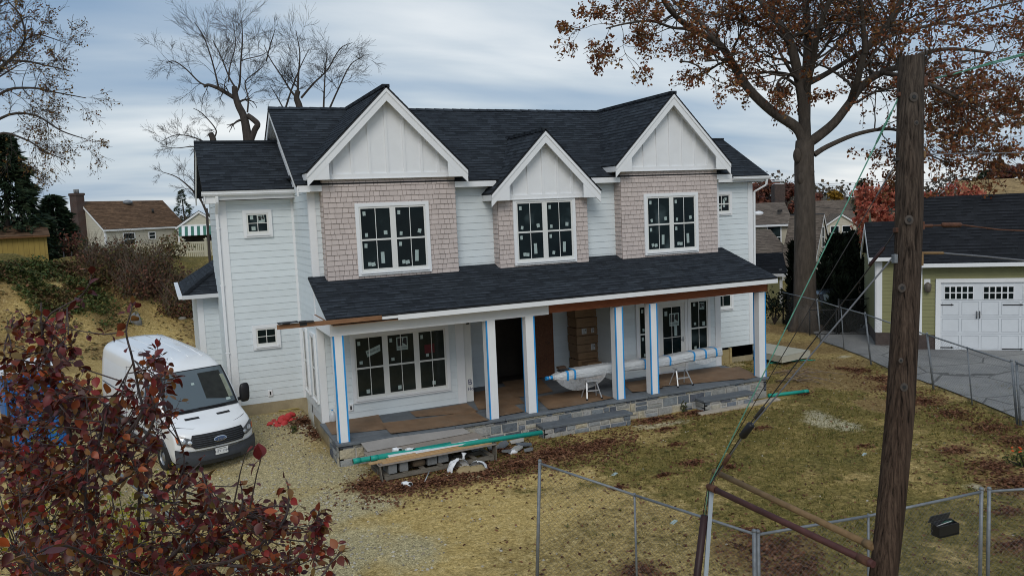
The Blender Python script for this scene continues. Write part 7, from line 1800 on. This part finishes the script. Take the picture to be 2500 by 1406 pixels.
for x in (2384, 2391):
    a, b = FPg(x, 776), FPg(x, 760); mb = MB(); mb.tube([fg.p(a[0], a[1], .02), fg.p(a[0], a[1], .06), fg.p(a[0], b[1], .06), fg.p(a[0], b[1], .02)], .016, 6); mb.build('pull_handle', K['ink'], door)
a, b = FPg(2256, 700), FPg(2271, 681); mb = MB(); fg.box(mb, a[0], b[0], a[1], b[1], .0, .03); lp = mb.build('wall_lamp', K['pvc'], gr)
a = FPg(2264, 702); mb = MB(); mb.tube([fg.p(a[0], a[1]+.2, .1), fg.p(a[0], a[1]+.12, .12), fg.p(a[0], a[1]-.1, .12), fg.p(a[0], a[1]-.16, .12)], [.03, .12, .10, .05], 6); mb.build('lantern', M('bronze_lantern', (.12, .10, .08), .5), lp)
a = fpx(F(fg.p(0, vE, 0), gx, gn), 2285, 483); mb = MB(); mb.beam(fg.p(.0, vE+2.1, -2.3), fg.p(.75, vE+2.05, -2.3), .12, .05); mb.build('roof_vent', K['pvc'], gr)

# houses beyond the oak
D = 62; c_ = at(1927, 545, D=D); c_.z = gz(c_.x, c_.y); ux_ = V((math.cos(LAT-.12), math.sin(LAT-.12), 0)); He = at(1927, 541, D=D).z-c_.z
h1, ff, *_r = ghouse('beige_house', 'beige two-storey house with white roof vent left of the oak', c_-ux_*7, LAT-.12, 7, 6, He, 1.5, 'beige', 'beiged', 'greyroof', [('f', 7-1.62, 7-.68, He-2.05, He-.35+.05)])
mb = MB(); q = at(1852, 522, D=D+1.5); mb.ellipsoid(q, .45, .3, .22, 12, 7); mb.ellipsoid(q-V((0, 0, .3)), .5, .35, .12, 12, 6); mb.build('roof_vent', K['pvc'], h1)
mb = MB(); q = at(1904, 515, D=D+1.); mb.obox(q, RT*.15, FW*.15, Z3*.08); mb.build('vent_pipe', K['ink'], h1)
mb = MB(); q = at(1900, 480, D=D+6); mb.obox(V((q.x, q.y, q.z-1.2)), RT*.45, FW*.45, Z3*2.2); mb.build('chimney', K['brick'], h1); mb = MB(); mb.obox(q+V((0, 0, .95)), RT*.38, FW*.38, Z3*.12); mb.obox(q+V((0, 0, 1.3)), RT*.4, FW*.4, Z3*.05); mb.build('chimney_cap', K['pvc'], h1)
# low wing: gable end towards us at the left, brown roof
D = 57; pk = at(1840, 581, D=D); zb = gz(pk.x, pk.y); H_ = at(1880, 612, D=D).z-zb
ghouse('beige_annex', 'low beige annex with brown shingle roof in front of the two-storey house', V((pk.x, pk.y, zb))-ux_*2+V((0, 0, 0)), LAT+.25, 4.9, 4.6, H_-.1, at(1910, 571, D=D+2).z-zb-H_+.4, 'beige', 'beiged', 'greyroof', ov=.2)
# gable end seen right of the oak
D = 56; a_ = at(1984, 620, D=D); zb = gz(a_.x, a_.y); pkz = at(2012, 521, D=D+1.5).z-zb
ang = LAT+math.radians(52)
ghouse('beige_gable_house', 'beige house gable with steep brown roof right of the oak trunk', V((a_.x, a_.y, zb))-V((math.cos(ang-pi/2), math.sin(ang-pi/2), 0))*-0.0-V((math.cos(ang-pi/2), math.sin(ang-pi/2), 0))*2.2, ang-pi/2, 2.2, 4.6, pkz-3.6, 3.6, 'cream', 'beiged', 'greyroof', [('r', 2.05, 2.5, pkz-2.4, pkz-1.0), ('r', .5, 1.1, pkz-5.6, pkz-4.6)], ov=.12)
# far pale house with front gable and paired windows
D = 92; a_ = at(2017, 600, D=D); zb = gz(a_.x, a_.y); He = at(2050, 545, D=D).z-zb; W_ = 74*pix(D)
ghouse('pale_house', 'pale yellow house with small front gable and paired white windows', V((a_.x, a_.y, zb))-V((RT.x, RT.y, 0))*W_*.55+V((FW.x, FW.y, 0))*2, LAT, W_*1.75, 6, He+.35, at(2060, 487, D=D+5).z-zb-He-.4, 'cream', 'beiged', 'greyroof', ov=.25)
ghouse('front_gable', 'projecting front gable with paired dark windows on the pale yellow house', V((a_.x, a_.y, zb))+V((FW.x, FW.y, 0))*3, LAT+pi/2-pi, 3, W_, He, at(2050, 521, D=D).z-zb-He, 'cream', 'beiged', 'greyroof', [('r', .5, 1.45, He-1.75, He-.4), ('r', 1.85, 2.8, He-1.75, He-.4)], ov=.2) if False else None
dpv = V((FW.x, FW.y, 0)).normalized(); lat = V((RT.x, RT.y, 0)).normalized()
ghouse('front_gable_house', 'small pale gable with paired dark windows in front of the red maple', V((a_.x, a_.y, zb))+dpv*4-lat*0., LAT-pi/2, 4, W_, He, at(2050, 521, D=D).z-zb-He, 'cream', 'beiged', 'greyroof', [('r', .55, 1.45, He-1.75, He-.35), ('r', 1.9, 2.8, He-1.75, He-.35)], ov=.2)
# small green shed with white double doors
D = 42; c_ = at(1909, 700, D=D); zb = gz(c_.x, c_.y); He = at(1909, 657, D=D).z-zb; a2 = LAT-.15; ux_ = V((math.cos(a2), math.sin(a2), 0))
sh, ff, fr, *_r = ghouse('garden_shed', 'small sage shed with black roof and white double doors left of the oak', V((c_.x, c_.y, zb))-ux_*3.2, a2, 3.2, 2.2, He, at(1922, 616, D=D+1).z-zb-He, 'sageside', 'saged', 'blackroof', ov=.25, cat='shed', expo=.13)
mb = MB()
for s in (0, 1): 
    u = .35+s*.78; fr.box(mb, u, u+.1, .05, He-.15, 0, .04); fr.box(mb, u+.62, u+.72, .05, He-.15, 0, .04); fr.box(mb, u+.1, u+.62, He-.27, He-.15, 0, .04); fr.box(mb, u+.1, u+.62, .05, .2, 0, .04); fr.box(mb, u+.1, u+.62, He*.5-.05, He*.5+.05, 0, .04)
    fr.box(mb, u+.32, u+.4, .2, He-.27, 0, .035)
mb.build('door', K['pvc'], sh)
# tan roofed house at the right edge
D = 70; a_ = at(2395, 500, D=D); zb = gz(a_.x, a_.y)
tz = at(2440, 437, D=D+3).z-zb; ghouse('tan_roof_house', 'house with plain tan shingle roof behind the garage at the right edge', V((a_.x, a_.y, zb)), LAT+.1, 9, 7, tz-2.4, 2.4, 'beige', 'beiged', 'tanroof', ov=.4)
# house with the brick chimney on the left rise
D = 72; p_ = at(258.7, 600, D=D); zb = gz(p_.x, p_.y); He = at(258.7, 557, D=D).z-zb; an = LAT+math.radians(60); ux_ = V((math.cos(an), math.sin(an), 0)); dpv2 = V((-ux_.y, ux_.x, 0))
rise = at(230, 491, D=D+1.5).z-zb-He
lh, ff, fr, fl, rf = ghouse('chimney_house', 'cream house with brown shingle roof and tall brick chimney on the left rise', V((p_.x, p_.y, zb)), an, 8.4, 6.3, He, rise, 'cream', 'beiged', 'brownroof', [('f', *sorted((fpx(F((p_.x, p_.y, zb), ux_, V((ux_.y, -ux_.x, 0))), x0, y0)[0] for x0, y0 in ((302, 580), (328, 580)))), *sorted(fpx(F((p_.x, p_.y, zb), ux_, V((ux_.y, -ux_.x, 0))), 315, yy)[1] for yy in (570, 598))), ('f', *sorted((fpx(F((p_.x, p_.y, zb), ux_, V((ux_.y, -ux_.x, 0))), x0, 575)[0] for x0 in (364, 378))), *sorted(fpx(F((p_.x, p_.y, zb), ux_, V((ux_.y, -ux_.x, 0))), 370, yy)[1] for yy in (568, 582)))], ov=.15)
mb = MB(); cw = .52
cq = fl.p(3.15, 0, .35); ctop = at(200, 472, D=(cq-CAM).dot(FW)).z
mb.obox(V((cq.x, cq.y, (zb+ctop)/2)), fl.ux*cw, fl.n*.38, Z3*((ctop-zb)/2)); mb.obox(V((cq.x, cq.y, ctop-.12)), fl.ux*(cw+.06), fl.n*.44, Z3*.1)
t = NT('brick_courses'); tcb = t.obj(); br = t.n.new('ShaderNodeTexBrick'); mp2 = t.n.new('ShaderNodeMapping'); mp2.inputs['Rotation'].default_value = (pi/2, 0, 0); t.set(mp2.inputs[0], tcb); t.set(br.inputs['Vector'], mp2.outputs[0]); br.inputs['Scale'].default_value = 3.; br.inputs['Color1'].default_value = (.075, .034, .027, 1); br.inputs['Color2'].default_value = (.05, .027, .023, 1); br.inputs['Mortar'].default_value = (.12, .105, .095, 1); br.inputs['Mortar Size'].default_value = .03
mb.build('chimney', t.out(br.outputs['Color'], .9), lh)
mb = MB()
for s in (-.2, .2): mb.tube([V((cq.x, cq.y, ctop-.03))+fl.ux*s, V((cq.x, cq.y, ctop+.35))+fl.ux*s], .12, 8)
mb.build('chimney_pot', K['block'], lh)
mb = MB(); q = ff.p(4.4, He+rise*.86, -2.75); mb.ellipsoid(q+V((0, 0, .18)), .45, .4, .24, 12, 7); mb.build('roof_vent', K['galv'], lh); mb = MB(); q = ff.p(6.2, He+rise*.5, -1.6); mb.tube([q, q+V((0, 0, .4))], .1, 7); mb.build('vent_pipe', K['ink'], lh)
pq = fr.p(0, 0, 0); e0 = at(437, 600, D=D+3.5); zb2 = gz(e0.x, e0.y)
He2 = at(437, 551, D=D+3.5).z-zb2; rs_ = at(484, 514, D=D+3.5).z-zb2-He2
w2 = 96*pix(D+3.5)/math.cos(.35)
an2 = LAT+.35; u2 = V((math.cos(an2), math.sin(an2), 0))
# cross wing with its gable towards us, striped awning beneath
an3 = an2-pi/2; v3 = V((math.cos(an3), math.sin(an3), 0)); wr, f1_, f2_, f3_, _x = ghouse('cream_annex', 'cream annex with a front gable and a green striped awning beside the chimney house', V((e0.x, e0.y, zb2))-v3*5, an3, 5, w2, He2, rs_, 'cream', 'beiged', 'tanroof', ov=.15)
for k in range(14):
    u = .1+k*(w2-.2)/14; mb = MB(); mb.prism([f2_.p(u, He2-.1, .05), f2_.p(u+(w2-.2)/14, He2-.1, .05), f2_.p(u+(w2-.2)/14, He2-.95, 1.3), f2_.p(u, He2-.95, 1.3)], V((0, 0, -.03))); mb.build('awning_stripe', K['pvc'] if k % 2 else M('awning_green', (.05, .16, .12), .6) if k == 0 else bpy.data.materials['awning_green'], wr)
mb = MB(); f2_.box(mb, 0, w2, He2-.12, He2+.02, 0, .1); mb.build('white_trim', K['trim'], wr)
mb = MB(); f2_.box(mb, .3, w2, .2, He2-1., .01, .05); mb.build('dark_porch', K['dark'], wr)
# yellow shed at the left edge
D = 41; c_ = at(122, 668, D=D); zb = min(c_.z, gz(c_.x, c_.y)+.1); He = at(122, 571, D=D).z-zb; an = LAT+.58; ux_ = V((math.cos(an), math.sin(an), 0)); nn2 = V((ux_.y, -ux_.x, 0)); P0 = V((c_.x, c_.y, zb))-ux_*5
sr = thing('yellow_shed', 'mustard-yellow board shed with brown roof at the left edge', 'shed', tuple(P0+ux_*2.5)); fy_ = F(P0, ux_, nn2); mb = MB(); fy_.box(mb, 0, 5, -.3, He, -3., 0)
for k in range(22): fy_.box(mb, .05+k*.23, .062+k*.23, -.3, He, 0, .004, 1)
fy_.box(mb, 0, 5, He-.06, He+.02, 0, .05, 1); mb.build('wall', [K['yellow'], M('mustard_groove', (.16, .11, .03), .8)], sr)
rz_ = at(97, 549, D=D+1.5).z-zb; mb = MB(); a = [fy_.p(-.2, He-.05, .3), fy_.p(5.15, He-.05, .3), fy_.p(5.15, rz_, -1.5), fy_.p(-.2, rz_, -1.5)]; b = [fy_.p(5.15, He-.05, -3.3), fy_.p(-.2, He-.05, -3.3), a[3], a[2]]
for q_ in (a, b): shingles(mb, *q_, expo=.2); slab(mb, q_, .08)
mb.build('roof', [K['brownroof'], K['oldwood']], sr)
mb = MB(); fyr = F(fy_.p(5, 0, 0), -nn2, ux_); fyr.box(mb, 0, 3, -.3, He, .0, .01); fyr.siding(mb, lambda v: ((v-He)*1.5/(rz_-He+.01), 3-(v-He)*1.5/(rz_-He+.01)), He, rz_, .2); mb.build('end_wall', K['yellow'], sr)
# lattice panel
q = at(-40, 690, D=38.5); mb = MB(); fl_ = F(q, lat, -dpv); 
for k in range(16): mb.beam(fl_.p(k*.1, 0), fl_.p(k*.1+.25, .55), .025, .012, up=dpv); mb.beam(fl_.p(k*.1+.25, 0), fl_.p(k*.1, .55), .025, .012, up=dpv)
mb.beam(fl_.p(0, .56), fl_.p(1.8, .56), .05, .04, up=dpv); mb.beam(fl_.p(0, 0), fl_.p(1.8, 0), .05, .04, up=dpv); tag(mb.build('lattice_panel', K['pvc']), 'white lattice panel lying before the yellow shed', 'lattice')
# cream picket fence along the rise
root = None; D0_, D1_ = 50, 47
A_ = at(130, 607, D=D0_); B_ = at(560, 588, D=D1_); n_p = 9
root = thing('picket_fence', 'cream vinyl picket fence with capped posts along the top of the left rise', 'fence', tuple(A_)); L_ = (B_-A_).length; ufn = (B_-A_); ufn.z = 0; ufn.normalize(); nfn = V((ufn.y, -ufn.x, 0)); K['vfence'] = M('cream_vinyl', (.55, .52, .40), .5, .05)
H_f = 1.75
for i in range(n_p):
    q = A_.lerp(B_, i/(n_p-1)); mb = MB(); mb.obox(q-V((0, 0, H_f/2-.05)), ufn*.07, nfn*.07, Z3*(H_f/2+.1)); po = mb.build('post', K['vfence'], root); mb = MB(); mb.obox(q+V((0, 0, .17)), ufn*.1, nfn*.1, Z3*.025); mb.tube([q+V((0, 0, .19)), q+V((0, 0, .27))], [.09, .01], 4); mb.build('cap', K['vfence'], po)
for dz in (-.02, -.55, -1.6): mb = MB(); mb.beam(A_+V((0, 0, dz)), B_+V((0, 0, dz)), .05, .12); mb.build('rail', K['vfence'], root)
mb = MB(); nP = int(L_/.13)
for k in range(nP): q = A_.lerp(B_, k/nP); mb.obox(q+V((0, 0, -.83)), ufn*.042, nfn*.012, Z3*.76)
pk = mb.build('pickets', K['vfence'], root); pk['kind'] = 'stuff'
# garden stakes and a white sack by the fence
for i, (x, y0, y1, lb) in enumerate(((33, 625, 662, 'dark steel stake in front of the yellow shed wall'), (155, 615, 660, 'dark steel stake leaning near the shed corner'), (175, 615, 660, 'dark steel stake straight up beside the white sack'), (205, 600, 655, 'tall dark stake in the brush by the cream fence'))):
    mb = MB(); q = at(x, y0, D=39.5); b = at(x+(4 if i == 1 else 0), y1, D=39.5); mb.tube([V((b.x, b.y, min(b.z, gz(b.x, b.y)))), q], .03, 5); tag(mb.build('garden_stake', K['wire']), lb, 'stake', 'garden stakes near the shed')
q = at(187, 648, D=40); mb = MB(); mb.ellipsoid(q, .28, .2, .22, 10, 7); tag(mb.build('white_sack', K['sack']), 'white sack lying among the weeds by the stakes', 'sack')
# boulder on the sandy bank and scraps at its foot
q = GH(333, 790, 16, 60); mb = MB(); mb.grid(lambda u, v: q+V((.25*math.sin(pi*v)*math.cos(2*pi*u), .22*math.sin(pi*v)*math.sin(2*pi*u), .08+.36*math.cos(pi*v)))*(1+.35*nz(math.cos(2*pi*u)*1.7+v*2, math.sin(2*pi*u)*1.7, 1., 3.)), 18, 12, smooth=False); tag(mb.build('boulder', K['block']), 'upright grey boulder on the sandy bank behind the van', 'rock')
for (x, y, s, lb) in ((445, 780, .18, 'pale rubble lump left of the low rear extension'), (478, 782, .2, 'pale rubble lump touching the low rear extension')):
    q = GH(x, y, 16, 60); mb = MB(); mb.ellipsoid(q+V((0, 0, s*.3)), s, s*.7, s*.5, 9, 6); tag(mb.build('rubble', K['mortar']), lb, 'rock')
# black gate across the driveway, bins and car behind it
ga, gb = G(1977, 818), G(2134, 820); gh = at(2134, 726, D=(gb-CAM).dot(FW)).z
mid = ga.lerp(gb, .42)
root = fence('chain_gate', 'black chain-link gate across the driveway beside the garage', [(ga, V((ga.x, ga.y, ga.z+1.05))), (mid, V((mid.x, mid.y, mid.z+1.06)))], 'blackmesh', 'blackmesh', .02, .03, .07, .0016, bottom=True)
root = fence('chain_gate', 'taller black chain-link gate leaf next to the garage wall', [(mid+V((.08, -.05, 0)), V((mid.x+.08, mid.y-.05, gh-.12))), (gb, V((gb.x, gb.y, gh)))], 'blackmesh', 'blackmesh', .02, .04, .07, .0016, bottom=True)
K['carp'] = M('dark_car_paint', (.010, .013, .016), .2, .1, 2., spec=.6, coat=.5)
q = at(2096, 812, Z=-.60)+dpv*1.6; root = thing('parked_car', 'rear of a dark car parked behind the black gate', 'car', (q.x, q.y, gz(q.x, q.y))); zc = gz(q.x, q.y)+.03; cl_, cd_ = lat*.83, dpv
def carp(prof, hw0, hw1, mat, nm, par=None):
    mb = MB(); n = len(prof); vs = []
    for s in (-1, 1): vs += [V((q.x, q.y, zc))+lat*(s*(hw0+(hw1-hw0)*(z-.3)/1.2))+cd_*x+Z3*z for x, z in prof]
    mb.add(vs, [tuple(range(n)), tuple(range(2*n-1, n-1, -1))]+[(i, i+n, (i+1) % n+n, (i+1) % n) for i in range(n)]); return mb.build(nm, K[mat], par or root, bevel=.05, recalc=True)
bd = carp([(0, .25), (-.02, .6), (.05, .95), (.35, 1.0), (.8, 1.36), (1.4, 1.45), (2.4, 1.4), (3.1, 1.0), (4.1, .85), (4.2, .3)], .86, .70, 'carp', 'body')
mb = MB(); o_ = V((q.x, q.y, zc)); mb.poly([o_+lat*(a*.62)+cd_*x+Z3*z for a, x, z in ((-1, .37, 1.03), (1, .37, 1.03), (.85, .77, 1.35), (-.85, .77, 1.35))]); mb.build('rear_window', M('sky_glass', (.10, .13, .14), .05), bd)
for s in (-1, 1):
    mb = MB(); mb.obox(o_+lat*(s*.64)-cd_*.02+Z3*.78, lat*.13, cd_*.03, Z3*.07); mb.build('tail_lamp', M('tail_red', (.25, .02, .02), .3), bd)
    for x in (.75, 3.4): mb = MB(); mb.tube([o_+lat*(s*.88)+cd_*x+Z3*.31, o_+lat*(s*.66)+cd_*x+Z3*.31], .31, 18); mb.build('wheel', K['tyre'], root)
mb = MB(); mb.obox(o_-cd_*.035+Z3*.6, lat*.22, cd_*.01, Z3*.06); mb.build('number_plate', K['pvc'], bd)
# far power lines and the service drop
for i, (y0, y1, D_, lb) in enumerate(((446, 428, 85, 'uppermost thin black power line far behind the oak'), (451, 434, 86, 'middle thin black power line far behind the oak'), (456, 441, 87, 'lowest thin black power line far behind the oak'))):
    a, b = at(1780, y0+6, D=D_), at(2640, y1-20, D=D_); mb = MB(); mb.tube(sag(a, b, .5, 14), .014, 4); tag(mb.build('power_line', K['wire']), lb, 'wire', 'distant power lines')
a, b = at(1850, 478, D=45), at(2200, 514, D=34); mb = MB(); mb.tube(sag(a, b, .25, 12), .010, 4); tag(mb.build('service_wire', K['wire']), 'slack black service wire passing in front of the red maple and oak', 'wire')
# ------------------------------------------------------------------ camera, sky, sun
cd = bpy.data.cameras.new('camera'); cam = bpy.data.objects.new('camera', cd); C.objects.link(cam)
cam.matrix_world = Matrix((( RT.x, UPV.x, -FW.x, CAM.x), (RT.y, UPV.y, -FW.y, CAM.y), (RT.z, UPV.z, -FW.z, CAM.z), (0, 0, 0, 1)))
cd.sensor_width = 36; cd.lens = FOC/2500*36; cd.clip_start = .1; cd.clip_end = 4000
sc_ = bpy.context.scene; sc_.camera = cam
SUN_AZ, SUN_EL = math.radians(-152), math.radians(40)      # azimuth from +Y towards +X: the bright part of the overcast
w = bpy.data.worlds.new('World'); sc_.world = w; w.use_nodes = True; nt = w.node_tree; N = nt.nodes
bg = N['Background']; outw = N['World Output']
sky = N.new('ShaderNodeTexSky'); sky.sky_type = 'NISHITA'; sky.sun_disc = False; sky.sun_elevation = SUN_EL; sky.sun_rotation = SUN_AZ
sky.air_density = 1.; sky.dust_density = 2.; sky.ozone_density = 1.5
nt.links.new(sky.outputs[0], bg.inputs[0]); bg.inputs[1].default_value = .09
def Wm(op, a, b=0., c=None):
    n = N.new('ShaderNodeMath'); n.operation = op
    for i, v in enumerate((a, b, c)):
        if v is None: continue
        if isinstance(v, bpy.types.NodeSocket): nt.links.new(v, n.inputs[i])
        else: n.inputs[i].default_value = v
    return n.outputs[0]
tc = N.new('ShaderNodeTexCoord'); sep = N.new('ShaderNodeSeparateXYZ'); nt.links.new(tc.outputs['Generated'], sep.inputs[0])
zz = Wm('ADD', Wm('MAXIMUM', sep.outputs[2], 0.), .16)
cmb = N.new('ShaderNodeCombineXYZ'); nt.links.new(Wm('DIVIDE', sep.outputs[0], zz), cmb.inputs[0]); nt.links.new(Wm('DIVIDE', sep.outputs[1], zz), cmb.inputs[1])
mp = N.new('ShaderNodeMapping'); nt.links.new(cmb.outputs[0], mp.inputs[0]); mp.inputs['Rotation'].default_value = (0, 0, math.radians(24)); mp.inputs['Scale'].default_value = (.42, 1.05, 1); mp.inputs['Location'].default_value = (2.1, .9, 0)
def Wn(scale, det, rough, dist):
    n = N.new('ShaderNodeTexNoise'); nt.links.new(mp.outputs[0], n.inputs['Vector']); n.inputs['Scale'].default_value = scale
    n.inputs['Detail'].default_value = det; n.inputs['Roughness'].default_value = rough; n.inputs['Distortion'].default_value = dist; return n.outputs['Fac']
n1 = Wn(.62, 4, .5, .3); n2 = Wn(1.9, 6, .55, .3)
f = Wm('ADD', Wm('MULTIPLY', n1, .82), Wm('MULTIPLY', n2, .18))
# brighter cloud where the hidden sun stands, bluer away from it
d = ray(1000, 20).normalized()
dp = N.new('ShaderNodeVectorMath'); dp.operation = 'DOT_PRODUCT'; nt.links.new(tc.outputs['Generated'], dp.inputs[0]); dp.inputs[1].default_value = d
glow = Wm('POWER', Wm('MAXIMUM', dp.outputs['Value'], 0.), 12.)
f = Wm('ADD', f, Wm('MULTIPLY', glow, .10))
cr = N.new('ShaderNodeValToRGB'); nt.links.new(f, cr.inputs[0]); r = cr.color_ramp
for k in range(3): r.elements.new(.5)
for e_, (p, c) in zip(r.elements, ((.39, (.21, .34, .52)), (.455, (.30, .425, .59)), (.52, (.42, .53, .66)), (.585, (.63, .71, .78)), (.66, (.93, .965, .98)))): e_.position = p; e_.color = (*c, 1)
bg2 = N.new('ShaderNodeBackground'); nt.links.new(cr.outputs[0], bg2.inputs[0]); bg2.inputs[1].default_value = 1.0
mx = N.new('ShaderNodeMixShader'); mx.inputs[0].default_value = .86
nt.links.new(bg.outputs[0], mx.inputs[1]); nt.links.new(bg2.outputs[0], mx.inputs[2]); nt.links.new(mx.outputs[0], outw.inputs[0])
sl = bpy.data.lights.new('sun', 'SUN'); so = bpy.data.objects.new('sun', sl); C.objects.link(so); sl.energy = 1.2; sl.angle = math.radians(28); sl.color = (1, .96, .9)
sd = V((math.sin(SUN_AZ)*math.cos(SUN_EL), math.cos(SUN_AZ)*math.cos(SUN_EL), math.sin(SUN_EL)))
so.rotation_euler = sd.to_track_quat('Z', 'Y').to_euler()
sc_.view_settings.view_transform = 'Standard'; sc_.view_settings.look = 'None'; sc_.view_settings.exposure = 0; sc_.view_settings.gamma = 1
sc_.cycles.filter_width = 1.0; sc_.cycles.max_bounces = 6; sc_.cycles.diffuse_bounces = 3; sc_.cycles.transparent_max_bounces = 8; sc_.cycles.caustics_reflective = False; sc_.cycles.caustics_refractive = False
